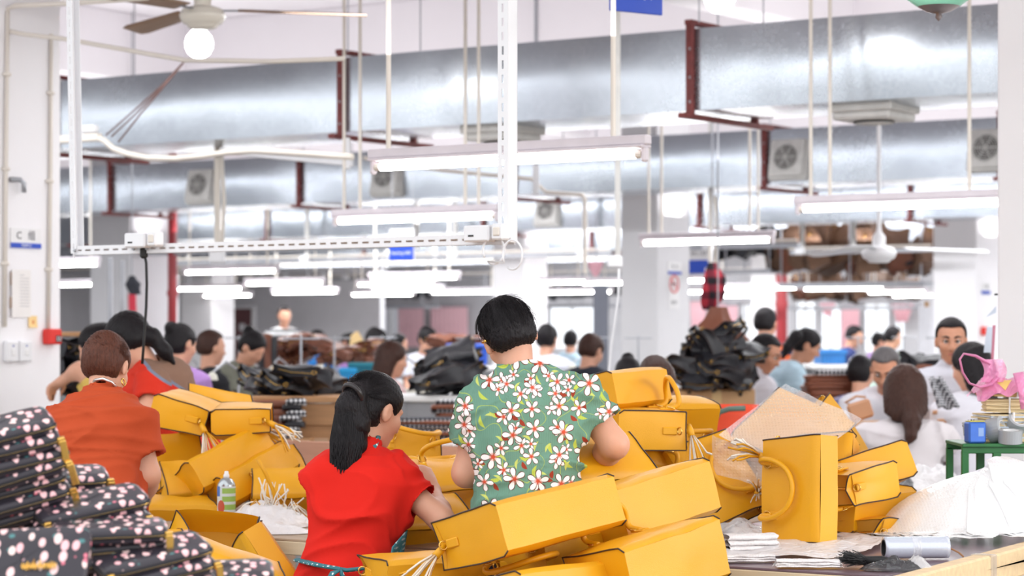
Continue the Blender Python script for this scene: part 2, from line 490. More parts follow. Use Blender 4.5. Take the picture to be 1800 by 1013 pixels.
# columns: px of the left edge of the front, px of the arris, px of the right edge
def column(name, x0, x1, x2, b, m=M_wall, top=ZC, label=None):
    """front face from x0 to x1 in plane b, side face to x2"""
    a0 = AB(PB(x0, 590, b))[0]; a1 = AB(PB(x1, 590, b))[0]
    # depth of the side so that its far edge shows at x2
    r2 = (x2 - 900) / F
    bb = b
    for _ in range(400):
        q = U(a1, bb)
        if (q.x / q.y) >= r2: break
        bb += 0.01
    c = struct(thing(name, None, None, U((a0 + a1) / 2, (b + bb) / 2, 0), -TH))
    MB().box((0, 0, top / 2), (a1 - a0, bb - b, top), None, 0.012).build('shaft', m, c, world=False)
    return c, a0, a1, b, bb
colL = column('column_1', -200, -60, 107, 9.0)
colM = column('column_2', 1091, 1156, 1212, 20.3, mat('column_paint', srgb(226, 225, 228), 0.75, var=0.03, vscale=2))
colR = column('column_3', 1752, 1905, 1960, 9.6)
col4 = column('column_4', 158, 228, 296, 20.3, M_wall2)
col5 = column('column_5', 318, 372, 412, 33.0)
col6 = column('column_6', 866, 920, 962, 26.6)
col7 = column('column_7', 1640, 1716, 1775, 26.6)
col8 = column('column_8', 1320, 1362, 1384, 33.0)

# ------------------------------------------------------------------ air ducts
ZD0, ZD1, DD = 2.75, 3.235, 0.75
def duct(b, a0, a1, brackets, label, vents=(), under=()):
    t = thing('air_duct', label, 'duct', U((a0 + a1) / 2, b + DD / 2, ZD0), -TH)
    am = (a0 + a1) / 2; hz = ZD1 - ZD0
    cuts = [a0] + list(brackets) + [a1]
    rr = random.Random(int(b * 10))
    for c0, c1 in zip(cuts[:-1], cuts[1:]):
        nx, nz = 10, 5; mb = MB(); L = c1 - c0
        bow = rr.uniform(0.008, 0.02)
        def fr(s_, t_):   # unfolded front, bottom
            x = c0 - am + 0.006 + (L - 0.012) * s_
            bu = bow * sin(pi * s_) ** 0.7
            per = t_ * 4
            if per < 1: return (x, -DD / 2 - bu * sin(pi * per), hz * per)
            if per < 2: return (x, -DD / 2 + DD * (per - 1), hz)
            if per < 3: return (x, DD / 2 + bu * sin(pi * (per - 2)), hz - hz * (per - 2))
            return (x, DD / 2 - DD * (per - 3), -bu * sin(pi * (per - 3)))
        mb.grid(lambda s_, t_: fr(s_, 1 - t_), 14, 24)
        o_ = mb.build('duct_panel', M_galv, t, world=False, smooth=True)
        o_.data.set_sharp_from_angle(angle=radians(50))
    for a in brackets:
        f = MB()
        for yy in (-DD / 2 - 0.02, DD / 2 + 0.02):
            f.box((a - am, yy, hz / 2), (0.05, 0.03, hz + 0.1), None, 0.004)
        f.box((a - am + 0.022, -DD / 2 - 0.033, hz / 2), (0.012, 0.03, hz + 0.06), None, 0.002)
        f.box((a - am, 0.05, -0.035), (0.05, DD + 0.35, 0.03), None, 0.004); f.box((a - am, 0, hz + 0.035), (0.05, DD + 0.1, 0.03), None, 0.004)
        fo = f.build('duct_flange', M_red, t, world=False)
        for zz in (0.05, hz * 0.4, hz * 0.75):
            bo = MB()
            bo.lathe([(0, 0.01), (0.008, 0.008), (0.01, 0)], 8, Matrix.Translation((a - am + 0.008, -DD / 2 - 0.034, zz)) @ Matrix.Rotation(pi / 2, 4, 'X'))
            bo.build('bolt', M_steel, fo, world=False)
        for yy in (-DD / 2 - 0.02, DD / 2 + 0.02):
            MB().tube([(a - am + 0.06, yy, hz + 0.03), (a - am + 0.06, yy, ZC - ZD0)], 0.005, 6).build('hanger_rod', M_steel, t, world=False)
    for a in vents:      # fans set in the front of the duct, tipped downwards
        vent(t, a - am, -DD / 2 - 0.02, hz * 0.44, Euler((radians(-12), 0, 0)))
    for a in under:
        vent(t, a - am, -0.1, -0.03, Euler((radians(90), 0, 0)), 0.40)
    return t
M_dark = mat('dusty_grille', srgb(70, 68, 66), 0.7, var=0.2, vscale=30)
M_vent = mat('dusty_white_plastic', srgb(205, 203, 200), 0.5, var=0.08, vscale=12)
def vent(t, x, y, z, e, s=0.37):
    M = Matrix.Translation((x, y, z)) @ e.to_matrix().to_4x4()
    f = MB().box((0, 0.03, 0), (s, 0.1, s), M, 0.01)
    f.box((0, -0.04, 0), (s * 0.9, 0.05, s * 0.9), M, 0.012)
    fo = f.build('fan_box', M_vent, t, world=False)
    g = MB().lathe([(0, 0), (s * 0.29, 0), (s * 0.3, 0.008), (0, 0.008)], 20, M @ Matrix.Translation((0, -0.068, 0)) @ Matrix.Rotation(pi / 2, 4, 'X'))
    g.build('grille_back', M_dark, fo, world=False)
    r = MB()
    for q in range(1, 6):
        r.ring(M @ Vector((0, -0.078, 0)), s * 0.055 * q, 0.0032, M.to_3x3() @ Vector((0, 1, 0)), 18, 5)
    for q in range(6):
        an = q * pi / 3
        r.tube([M @ Vector((0, -0.078, 0)), M @ Vector((cos(an) * s * 0.29, -0.078, sin(an) * s * 0.29))], 0.004, 5)
    r.build('grille_ring', M_vent, fo, world=False)
d1 = duct(12.4, -14.5, -0.2, [-12.46, -9.83, -7.2, -4.57, -1.94], 'nearest galvanised duct with red flanges crossing under the ceiling', under=(-6.15, -8.75))
d2 = duct(18.84, -21, 0.5, [AB(PB(x, 590, 18.84))[0] for x in (195, 527, 902, 1345, 1760)], 'second galvanised duct with two square white exhaust fans on its side', vents=[AB(PB(x, 590, 18.84))[0] for x in (357, 684, 1389, 1740)])
d3 = duct(25.2, -30, 0, [AB(PB(x, 590, 25.2))[0] for x in (130, 470, 850, 1230, 1600)], 'third galvanised duct partly hidden by the tubes in front of it', vents=[AB(PB(x, 590, 25.2))[0] for x in (965,)])
d4 = duct(31.6, -36, 0, [AB(PB(x, 590, 31.6))[0] for x in (300, 640, 1040, 1395, 1700)], 'farthest galvanised duct low over the back of the hall')
# ------------------------------------------------------------------ fluorescent lamps
M_tube = mat('lit_tube', (1.0, 0.985, 0.965), 0.4, var=0, emit=TUBE)
M_fix = mat('lamp_housing', srgb(216, 208, 214), 0.45, var=0.05, vscale=10)
def lamp_thing(label):
    """1.2 m batten along local x, tube below it"""
    t = thing('fluorescent_lamp', label, 'lamp', (0, 0, 0), -TH, 'fluorescent lamps hung over the hall')
    h = MB(); h.box((0, 0, 0.055), (1.26, 0.045, 0.04), None, 0.006)
    h.box((0, 0, 0.03), (1.24, 0.075, 0.012), None, 0.004)
    h.build('housing', M_fix, t, world=False)
    for sg in (-1, 1):
        MB().box((sg * 0.612, 0, 0.0), (0.022, 0.034, 0.062), None, 0.008).build('lamp_holder', M_fix, t, world=False)
        MB().tube([(sg * 0.575, 0, 0), (sg * 0.602, 0, 0)], 0.0165, 12).build('tube_cap', M_cream, t, world=False)
    MB().tube([(-0.576, 0, 0), (0.576, 0, 0)], 0.0165, 14).build('tube', M_tube, t, world=False)
    return t
_l0 = None
def lamp(x0, x1, y, label, rods=None, z=2.13):
    """tube seen from x0 to x1 at row y"""
    global _l0
    Y = (z - CAMH) * F / (HOR - y)
    xm = (x0 + x1) / 2
    c = P(xm, y, Y)
    if rods is None:
        rods = ((-0.42, ZC), (0.42, ZC)) if y < 440 else ((-0.42, z + 0.25), (0.42, z + 0.25))
    first = lamp_thing(label) if _l0 is None else dup(_l0, (0, 0, 0), -TH, label)
    if _l0 is None: _l0 = first
    L = (x1 - x0) / F * Y / 1.152 / (CU + SU * (xm - 900) / F)
    first.location = c
    first.scale = (min(max(L, 0.85), 1.12), 1, 1)
    return first, c
def rod(t, M, x, z0, z1, r=0.009):
    o = MB().tube([M @ Vector((x, 0, z0)), M @ Vector((x, 0, z1))], r, 8).build('hanging_rod', M_cream, t)
    return o
LM = [
 (662, 1110, 283, 'lit fluorescent lamp hanging nearest, over the woman in the floral shirt'),
 (1408, 1790, 362, 'long lit fluorescent lamp cut off by the white pillar with the keys'),
 (594, 862, 385, 'lit fluorescent lamp just behind the white slotted rail'),
 (1132, 1350, 425, 'lit fluorescent lamp crossing in front of the pillar with the no smoking sign'),
 (313, 497, 478, 'lit lamp over the dark head of the woman in red and brown, highest there'),
 (163, 308, 491, 'lit lamp in front of the grey pillar with the red pipe'),
 (95, 160, 501, 'lit lamp peeking out beside the C group pillar'),
 (85, 130, 466, 'short piece of lit lamp above another beside the C group pillar'),
 (430, 570, 498, 'lit lamp left of the middle over the distant maroon door'),
 (307, 427, 508, 'lit lamp over the framed maroon board on the pillar'),
 (475, 596, 514, 'lit lamp just below another over the distant grey wall'),
 (360, 440, 520, 'faint lit lamp lowest over the pillar beside the maroon board'),
 (640, 815, 489, 'lit lamp above a bunch of four, straight under the blue hanging sign'),
 (628, 765, 500, 'second lit lamp down in the bunch under the blue hanging sign'),
 (610, 735, 518, 'lowest lit lamp in the bunch under the blue hanging sign'),
 (655, 775, 510, 'third lit lamp down in the bunch under the blue hanging sign'),
 (755, 880, 514, 'lit lamp over the head of the woman in the floral shirt, lower one'),
 (875, 1040, 497, 'lit lamp beside the looped white cable, above the bright window'),
 (965, 1072, 514, 'lit lamp close above the bright window behind the floral shirt'),
 (1050, 1110, 498, 'end of a lit lamp sticking out by the grey side of the middle pillar'),
 (1190, 1236, 494, 'end of a lit lamp beside the black and red cloth'),
 (1200, 1240, 514, 'second end of a lit lamp beside the black and red cloth, lower'),
 (1265, 1398, 507, 'lit lamp over the man in the striped shirt'),
 (1403, 1562, 508, 'lit lamp over the light blue woman and the brown leather shelf'),
 (1530, 1622, 514, 'lit lamp under the white ceiling fan, behind another'),
 (1585, 1646, 520, 'lit lamp farthest along, beside the grey pillar over the standing man'),
 (1292, 1338, 520, 'small lit lamp below the lamp over the striped shirt'),
]
for i, (x0, x1, y, lb) in enumerate(LM):
    t, c = lamp(x0, x1, y, lb)
    # hanging rods or chains as the photograph shows them
    if i == 0: spots = [(683, 0), (1078, 0)]
    elif i == 1: spots = [(1459, 0), (1704, 0)]
    elif i == 2: spots = [(633, 0), (818, 0)]
    elif i == 3: spots = [(1163, 0), (1318, 0)]
    else: spots = []
    Mi = rootmat(t)
    for x, _ in spots:
        b = AB(Vector(t.location))[1]
        a = AB(PB(x, y, b))[0]
        q = U(a, b)
        MB().tube([(q.x, q.y, c.z + 0.07), (q.x, q.y, ZC)], 0.0105, 8).build('hanging_rod', M_cream, t)
    if not spots:
        for sx in (-0.4, 0.4):
            q = U(AB(Vector(t.location))[0] + sx, AB(Vector(t.location))[1])
            MB().tube([(q.x, q.y, c.z + 0.07), (q.x, q.y, 2.44)], 0.006, 6).build('chain', M_steel, t)

# ------------------------------------------------------------------ conduits and posts of the far power rails (the rails carry the far lamps)
n_ = 0
for bb, x0, x1, yy in ((15.0, 380, 1084, 0), (19.2, 128, 1080, 0), (23.0, 110, 1060, 0), (28.2, 110, 1640, 0), (36.0, 150, 1640, 0), (14.8, 1250, 1480, 0), (21.5, 1230, 1540, 0)):
    pass
def power_rail(b, x0, x1, posts, label, z=2.45):
    a0, a1 = AB(PB(x0, 470, b))[0], AB(PB(x1, 470, b))[0]
    t = thing('power_rail', label, 'rail', U((a0 + a1) / 2, b, z), -TH, 'overhead power rails')
    am = (a0 + a1) / 2
    m = MB(); m.box((0, 0, 0.0), (a1 - a0, 0.06, 0.05), None, 0.006); m.build('trunking', M_steel, t, world=False)
    MB().tube([((a0 - am), -0.05, 0.05), (a1 - am, -0.05, 0.05)], 0.014, 8).build('conduit', M_cream, t, world=False)
    for x in posts:
        a = AB(PB(x, 470, b))[0] - am
        MB().box((a, 0, (ZC - z) / 2), (0.05, 0.04, ZC - z), None, 0.004).build('post', M_vent, t, world=False)
        MB().box((a, -0.05, 0.02), (0.13, 0.07, 0.09), None, 0.01).build('socket_box', M_white, t, world=False)
    return t
power_rail(20.5, 130, 735, (222, 385, 732), 'grey power rail carrying lamps behind the white slotted rail', 2.36)
power_rail(25.0, 260, 1075, (540, 800, 1028), 'grey power rail crossing behind the looped white cable', 2.42)
power_rail(30.0, 110, 1075, (330, 680, 945), 'grey power rail along the far row of lamps', 2.5)
power_rail(21.5, 1215, 1405, (1250,), 'short grey power rail beside the middle pillar', 2.32)
power_rail(26.0, 1390, 1640, (1410, 1500), 'grey power rail below the brown leather shelf', 2.42)
power_rail(36.0, 310, 1640, (610, 1345, 1560), 'farthest grey power rail against the back windows', 2.5)

# ------------------------------------------------------------------ the white slotted rail with its sockets
M_slot = mat('slot_dark', srgb(90, 90, 100), 0.7, var=0)
RB = 7.01
def slotted(t, p0, p1, w, name, off):
    """angle iron from p0 to p1 (local), pierced by slots"""
    p0, p1 = Vector(p0), Vector(p1); d = (p1 - p0); L = d.length; d.normalize()
    vert = abs(d.z) > 0.5
    s_ = Vector((1, 0, 0)) if vert else Vector((0, 0, 1))
    R = Matrix((s_, Vector((0, 1, 0)), d)).transposed().to_4x4(); R.translation = (p0 + p1) / 2
    m = MB(); 
    # front leg built as two strips and bridges so that the slots are real openings
    st = w * 0.4
    m.box((-w / 2 + st / 2, 0, 0), (st, 0.003, L), R); m.box((w / 2 - st / 2, 0, 0), (st, 0.003, L), R)
    n = int(L / 0.05)
    for i in range(n + 1):
        z = -L / 2 + L * i / n
        m.box((0, 0, z), (w * 0.2, 0.003, 0.02 if 0 < i < n else 0.04), R)
    m.box((off * (w / 2 - .0015), w * 0.7, 0), (0.003, w * 1.4, L), R); m.box((0, w * 1.4, 0), (w, 0.003, L), R)  # side leg, and a back plate added so the slots look dark
    return m.build(name, M_white, t, world=False)
q0, q1 = PB(131, 437, RB), PB(890, 424, RB)
a0, a1 = AB(q0)[0], AB(q1)[0]; zr = (q0.z + q1.z) / 2
t = thing('slotted_rail', 'white slotted angle rail hanging in a U over the packing tables', 'rail', U((a0 + a1) / 2, RB, zr), -TH)
hw = (a1 - a0) / 2
slotted(t, (-hw, 0, 0), (hw, 0, 0), 0.036, 'crossbar', 1)
slotted(t, (hw - 0.012, -0.004, -0.012), (hw - 0.012, -0.004, ZC - zr), 0.042, 'upright', 1)
slotted(t, (-hw - 0.0, -0.004, -0.012), (-hw - 0.06, -0.004, ZC - zr), 0.03, 'upright', -1)
for xx, yy in ((-hw + 0.01, 0), (hw - 0.02, 0), (-hw + 0.33, 0), (-hw + 0.4, 0), (hw - 0.1, 0)):
    MB().lathe([(0, 0.006), (0.006, 0.005), (0.007, 0)], 8, Matrix.Translation((xx, -0.008, yy)) @ Matrix.Rotation(pi / 2, 4, 'X')).build('bolt', M_steel, t, world=False)
def socket(x, y, label):
    p = PB(x, y, RB - 0.032); 
    t = thing('power_socket', label, 'socket', p, -TH, None)
    m = MB().box((0, 0.0, 0), (0.11, 0.05, 0.058), None, 0.006); m.box((0.09, 0.0, 0.004), (0.05, 0.05, 0.058), None, 0.006); m.build('case', M_white, t, world=False)
    MB().box((-0.02, -0.026, -0.008), (0.022, 0.003, 0.006)).build('socket_hole', M_black, t, world=False)
    MB().box((0.09, -0.027, 0.005), (0.028, 0.006, 0.03), None, 0.003).build('switch', M_cream, t, world=False)
    return t
plug_socket = socket(243, 423, 'white socket box on the slotted rail with a black plug below')
socket(843, 411, 'white socket box in the corner of the slotted rail')
c0 = PB(253, 438, RB)
t = plug_socket
MB().box(c0 + Vector((0, 0, -0.015)), (0.03, 0.03, 0.045), None, 0.008).build('plug', M_black, t)
MB().tube([PB(x, y, RB) for x, y in ((253, 444), (257, 462), (258, 500), (257, 540), (255, 570), (253, 600), (250, 640))], 0.0055, 6).build('cable', M_black, t, True)
t = thing('looped_cable', 'white cable looped in two rings under the corner of the slotted rail', 'cable', PB(890, 430, RB))
pts = []
for cx, cy, rx, ry in ((868, 440, 19, 24), (901, 448, 17, 26)):
    for k in range(0, 19):
        an = pi / 2 + (k / 18) * 2 * pi * 0.93 + 2.6
        pts.append(PB(cx + rx * sin(an), cy - ry * cos(an), RB - 0.04 + 0.001 * k))
MB().tube(pts, 0.004, 6).build('cable', M_white, t, True)

# ------------------------------------------------------------------ cable bundle, cable tray and the conduits on beams and pillars
B1 = 11.2
t = thing('cable_bundle', 'cream cable bundle sagging from a junction box below the nearest duct', 'cable', PB(150, 240, B1))
j = PB(170, 230, B1)
Mj = Matrix.Translation(PB(140, 238, B1)) @ Matrix.Rotation(-TH, 4, 'Z')
MB().box((0, 0, -0.02), (0.36, 0.05, 0.05), Mj, 0.006).build('trunking', M_cream, t)
MB().box((0.09, 0, 0.035), (0.12, 0.06, 0.05), Mj, 0.01).build('junction_box', M_white, t)
MB().tube([PB(x, y, B1) for x, y in ((165, 240), (183, 247), (200, 262), (225, 271), (262, 278), (310, 279), (360, 274), (400, 268), (445, 265), (500, 268), (560, 272), (620, 276))], 0.02, 8).build('cable', M_cream, t, True)
for k, (x1, y1) in enumerate(((186, 238), (196, 240), (208, 250))):
    MB().tube([PB(326, 106, B1), PB(285, 150 + 3 * k, B1), PB(235 + 5 * k, 195 + 4 * k, B1), PB(x1, y1, B1)], 0.006, 6).build('wire', mat('brown_wire', srgb(120, 92, 88), 0.6), t, True)
TR = 12.0
t = thing('cable_tray', 'narrow white cable tray stepping down from under the nearest duct', 'cable tray', PB(500, 268, TR))
for (x0, y0, x1, y1) in ((388, 262, 620, 284),):
    for dy in (0, 6):
        MB().tube([PB(x0, y0 + dy, TR), PB(x1, y1 + dy, TR)], 0.011, 6).build('side_rail', M_white, t)
    for k in range(14):
        f_ = (k + .5) / 14; xx = x0 + (x1 - x0) * f_; yv = y0 + (y1 - y0) * f_
        MB().tube([PB(xx, yv, TR), PB(xx, yv + 6, TR)], 0.006, 5).build('rung', M_white, t)
MB().box(PB(609, 270, TR), (0.05, 0.05, 0.2), None, 0.006).build('bracket', M_white, t)
t = thing('conduit_run', 'thin cream conduit from tray to tray across the hall, dropping beside the middle pillar', 'conduit', PB(940, 310, 15.5))
MB().tube([PB(x, y, 15.5) for x, y in ((640, 278), (780, 300), (935, 315), (960, 338), (1025, 343), (1028, 352), (1028, 480))], 0.016, 8).build('pipe', M_cream, t)
MB().box(PB(942, 316, 15.45), (0.05, 0.05, 0.22), None, 0.006).build('bracket', M_white, t)
q = PB(942, 316, 15.45); MB().tube([q, Vector((q.x, q.y, ZC))], 0.012, 6).build('hanger_rod', M_steel, t)
for (x, y0, y1, b, r, lb) in ((382, 258, 450, 12.8, 0.02, 'tall white post hanging between the nearest duct and a grey power rail'),
                             (1250, 345, 480, 19.2, 0.025, 'white post hanging at the short grey power rail by the middle pillar')):
    p = PB(x, y0, b); q = PB(x, y1, b)
    t = thing('hanging_post', lb, 'post', q)
    MB().box((q + Vector((0, 0, (ZD0 - .012 - q.z) / 2))), (r * 2, r * 2, ZD0 - .012 - q.z), None, 0.004).build('pole', M_cream, t)
    MB().tube([q + Vector((r * 1.6, -0.02, 0)), Vector((q.x + r * 2.5, q.y - 0.02, (p.z + q.z) / 2)), Vector((q.x + r * 1.4, q.y - 0.02, p.z))], 0.014, 6).build('conduit', M_cream, t)
    MB().box(q, (0.11, 0.07, 0.1), None, 0.01).build('socket_box', M_white, t)
# post with socket box in front of the middle pillar
PBm = 11.5
q = PB(1081, 460, PBm)
t = thing('socket_drop', 'white drop post with a socket box and pale cord before the middle pillar', 'socket post', q)
MB().box(q + Vector((0.015, 0, (ZC - q.z) / 2 + .03)), (0.03, 0.03, ZC - q.z), None, 0.004).build('pole', M_vent, t)
MB().box(q, (0.085, 0.05, 0.07), None, 0.01).build('socket_box', M_white, t)
MB().tube([PB(x, y, PBm - 0.02) for x, y in ((1088, 472), (1087, 520), (1080, 570), (1074, 610), (1070, 650), (1072, 690))], 0.006, 6).build('cord', M_white, t, True)

# ------------------------------------------------------------------ fans and bulbs
M_blade = mat('brown_fan_blade', srgb(150, 120, 96), 0.5, var=0.08)
M_bulb = mat('lit_bulb', (1, 0.985, 0.96), 0.4, var=0, emit=14)
M_lens = mat('fan_cream', srgb(232, 226, 214), 0.25, var=0.02)
def fan(px, py, Y, scale, label, hubm, bladem, angs, blen=0.72, top=ZC):
    c = P(px, py, Y); t = thing('ceiling_fan', label, 'fan', c)
    M = Matrix.Translation(c) @ Matrix.Scale(scale, 4)
    MB().lathe([(0, -0.075), (0.07, -0.072), (0.085, -0.06), (0.09, -0.05), (0.108, -0.045), (0.125, -0.02), (0.13, 0.0), (0.128, 0.012), (0.118, 0.02), (0.12, 0.028), (0.105, 0.04), (0.07, 0.052), (0.05, 0.056), (0, 0.056)], 28, M).build('hub', hubm, t, True)
    MB().lathe([(0.048, 0.05), (0.05, 0.12), (0.02, 0.16), (0.016, 0.2), (0.016, (top - c.z) / scale - 0.1), (0.06, (top - c.z) / scale - 0.08), (0.07, (top - c.z) / scale)], 16, M).build('down_rod', hubm, t, True)
    for an in angs:
        R = M @ Matrix.Rotation(radians(an), 4, 'Z')
        MB().box((0.17, 0, 0.03), (0.12, 0.035, 0.008), R, 0.003).build('blade_arm', M_steel, t)
        def bl(u_, v_):
            x = 0.2 + blen * u_; w = 0.055 + 0.02 * u_; y = (v_ - 0.5) * 2 * w
            if u_ > 0.95: y *= 0.8
            return R @ Vector((x, y, 0.032 + y * 0.22 - 0.02 * u_))
        MB().grid(bl, 10, 3).build('blade', bladem, t, True, thick=0.006)
    return t
fan(356, 28, 13.3, 0.98, 'cream ceiling fan with brown blades beside the C group pillar', M_lens, M_blade, (4, 124, 244))
M_green = mat('green_fan_enamel', srgb(132, 196, 170), 0.3, var=0.04)
gf = fan(1650, -36, 9.0, 0.92, 'pale green ceiling fan housing with pointed finial at the top edge', M_green, M_green, (30, 150, 270))
c = P(1650, -36, 9.0) - Vector((0, 0, 0.05))
MB().lathe([(0.085, -0.055), (0.05, -0.075), (0.012, -0.085), (0.014, -0.1), (0, -0.115)], 20, Matrix.Translation(c) @ Matrix.Scale(0.92, 4)).build('finial', mat('finial_steel', srgb(150, 140, 140), 0.3, 0.9), gf, True)
MB().lathe([(0.132, 0.0), (0.14, -0.012), (0.12, -0.03), (0.085, -0.055)], 24, Matrix.Translation(c) @ Matrix.Scale(0.92, 4)).build('lower_shell', M_green, gf, True)
fan(1545, 445, 17.0, 0.95, 'dusty white ceiling fan hung low before the brown leather shelf', M_white, M_white, (3, 123, 243), 0.62)
def bulb(px, py, Y, label):
    c = P(px, py, Y); t = thing('light_bulb', label, 'bulb', c)
    MB().lathe([(0, -0.085), (0.035, -0.078), (0.065, -0.055), (0.082, -0.02), (0.085, 0.01), (0.075, 0.045), (0.05, 0.075), (0.032, 0.095), (0, 0.095)], 24, Matrix.Translation(c)).build('globe', M_bulb, t, True)
    MB().lathe([(0.03, 0.09), (0.034, 0.12), (0.03, 0.15), (0.01, 0.16)], 14, Matrix.Translation(c)).build('bulb_holder', M_cream, t, True)
    MB().tube([c + Vector((0, 0, 0.15)), Vector((c.x, c.y, ZC))], 0.006, 6).build('flex', M_cream, t)
bulb(350, 78, 14.6, 'glowing white globe bulb just under the cream ceiling fan')
bulb(1265, -4, 13.0, 'glowing white globe bulb at the top edge over the nearest duct')

# ------------------------------------------------------------------ writing
_fc = {}
def text(s, size, M, m, name, parent, ext=0.0008):
    cu = bpy.data.curves.new('text', 'FONT'); cu.body = s; cu.size = size; cu.align_x = 'CENTER'; cu.align_y = 'CENTER'; cu.extrude = ext
    o = bpy.data.objects.new('text', cu); COL.objects.link(o)
    dg = bpy.context.evaluated_depsgraph_get()
    me = bpy.data.meshes.new_from_object(o.evaluated_get(dg))
    bpy.data.objects.remove(o)
    me.transform(M)
    return finish(name, me, m, parent)
M_ink = mat('dark_ink', srgb(70, 70, 78), 0.6, var=0)
M_paper = mat('white_paper', srgb(236, 235, 236), 0.7, var=0.02)
M_lettering = mat('white_lettering', srgb(240, 242, 246), 0.5, var=0)
def scribble(M, w, h, n, m, name, parent, seed=1):
    """lettering the photograph leaves unreadable: short strokes"""
    rr = random.Random(seed); mb = MB()
    for i in range(n):
        cx = -w / 2 + w * (i + .5) / n; sw = w / n
        for k in range(3):
            x0, x1 = cx + rr.uniform(-.35, .35) * sw, cx + rr.uniform(-.35, .35) * sw; y0, y1 = rr.uniform(-.5, .5) * h, rr.uniform(-.5, .5) * h
            mb.tube([M @ Vector((x0, y0, 0)), M @ Vector((x1, y1, 0))], h * .06, 4)
    return mb.build(name, m, parent)
# frame of the side face of a pillar: x along VV, z up, normal VU
def side_face(colm, px, py, off=0.0):
    a1 = colm[2]; r = (px - 900) / F
    # solve U(a1, b): x / y = r
    b = a1 * (CU + r * SU) / (r * CU - SU)
    q = U(a1 + off, b)
    q.z = CAMH + (HOR - py) / F * q.y
    M = Matrix((VV, VZ, VU)).transposed().to_4x4(); M.translation = q
    return M, q
def front_face(colm, px, py, off=0.0):
    b = colm[3] - off; q = PB(px, py, b)
    M = Matrix((VU, VZ, -VV)).transposed().to_4x4(); M.translation = q
    return M, q
M, q = side_face(colL, 44, 419, 0.004)
t = thing('group_sign', 'white C group sign with blue stripe on the near pillar', 'sign', q)
MB().box((0, 0, 0), (0.23, 0.112, 0.006), M, 0.002).build('board', M_paper, t)
MB().box((0, -0.041, 0.004), (0.228, 0.028, 0.004), M).build('blue_stripe', M_blue, t)
text('C   \u7ec4', 0.056, M @ Matrix.Translation((0, 0.012, 0.004)), M_ink, 'lettering', t)
text('TEAM C', 0.022, M @ Matrix.Translation((0, -0.041, 0.007)), M_lettering, 'stripe_lettering', t)
M, q = side_face(colL, 35, 516, 0.003)
t = thing('notice_sheet', 'pale paper notice taped under the C group sign', 'notice', q)
MB().grid(lambda u_, v_: M @ Vector(((u_ - 0.5) * 0.15, (v_ - 0.5) * 0.26, 0.004 + 0.01 * (1 - u_) ** 3)), 6, 6).build('sheet', mat('aged_paper', srgb(240, 236, 234), 0.7, var=0.03), t, thick=0.001)
for k in range(11):
    MB().box(((0.01 if k else 0), 0.1 - 0.017 * k, 0.006), (0.1 if k else 0.05, 0.0035, 0.0008), M).build('text_line', mat('pale_ink', srgb(190, 188, 192), 0.7, var=0), t)
MB().box((-0.072, 0.08, 0.006), (0.012, 0.07, 0.001), M).build('tape', mat('old_tape', srgb(214, 190, 170), 0.5), t)
MB().box((-0.075, -0.05, 0.006), (0.014, 0.06, 0.001), M).build('tape', mat('old_tape', (1, 1, 1)), t)
M, q = side_face(colL, 56, 566, 0.003)
t = thing('yellow_note', 'small yellow sticky note on the near pillar', 'note', q)
MB().grid(lambda u_, v_: M @ Vector(((u_ - 0.5) * 0.065, (v_ - 0.5) * 0.065, 0.003 + 0.006 * (1 - v_) ** 2)), 4, 4).build('note', mat('note_yellow', srgb(246, 212, 150), 0.7), t, thick=0.001)
MB().box((0, -0.002, 0.008), (0.012, 0.02, 0.0008), M).build('mark', mat('orange_ink', srgb(230, 150, 90), 0.6), t)
M, q = side_face(colL, 85, 592, 0.0)
t = thing('fire_alarm', 'red fire alarm box on the near pillar beside a conduit', 'alarm', q)
MB().box((0, 0, 0.03), (0.1, 0.086, 0.06), M, 0.008).build('case', M_alarm, t)
MB().box((0.018, -0.012, 0.061), (0.04, 0.036, 0.004), M, 0.002).build('window', M_black, t)
for k in range(3): MB().box((0.018, -0.003 - 0.009 * k, 0.0635), (0.034, 0.003, 0.002), M).build('label_line', M_paper, t)
M, q = side_face(colL, 27, 618, 0.0)
t = thing('light_switch', 'white double light switch low on the near pillar', 'switch', q)
for sg in (-1, 1):
    MB().box((sg * 0.05, 0, 0.018), (0.094, 0.115, 0.036), M, 0.008).build('switch_box', M_white, t)
    MB().box((sg * 0.05, -0.005, 0.038), (0.03, 0.036, 0.008), M, 0.004).build('rocker', M_paper, t)
    MB().lathe([(0.008, 0), (0, 0.012)], 3, M @ Matrix.Translation((sg * 0.05, 0.035, 0.037)) @ Matrix.Rotation(pi / 2, 4, 'X') @ Matrix.Rotation(pi / 2, 4, 'Z')).build('warning_mark', mat('mark_blue', srgb(90, 110, 190), 0.5), t)
def pipe_on(colm, pts, r, label):
    pp = []
    for x, y in pts:
        M, q = side_face(colm, x, y, r + 0.002); pp.append(q)
    t = thing('conduit', label, 'conduit', pp[-1])
    MB().tube(pp, r, 8).build('pipe', M_cream, t, True)
    for i in range(3):
        k = pp[0].lerp(pp[-1], 0.2 + 0.3 * i)
        MB().box(k, (0.04, 0.04, 0.02), Matrix.Identity(4), 0.004).build('clip', M_cream, t)
pipe_on(colL, [(87, 60), (86, 300), (82, 578)], 0.011, 'cream conduit running down to the fire alarm box')
pipe_on(colL, [(10, 20), (7, 300), (5, 575)], 0.012, 'cream conduit down the edge of the near pillar beside the switches')
M, q = side_face(colL, 20, 316, 0.0)
t = thing('pipe_bracket', 'small grey bracket sticking out of the near pillar', 'bracket', q)
MB().tube([M @ Vector((-0.02, 0.0, 0.01)), M @ Vector((0.03, 0, 0.04)), M @ Vector((0.045, -0.02, 0.05)), M @ Vector((0.045, -0.07, 0.05))], 0.014, 8).build('arm', M_steel, t, True)
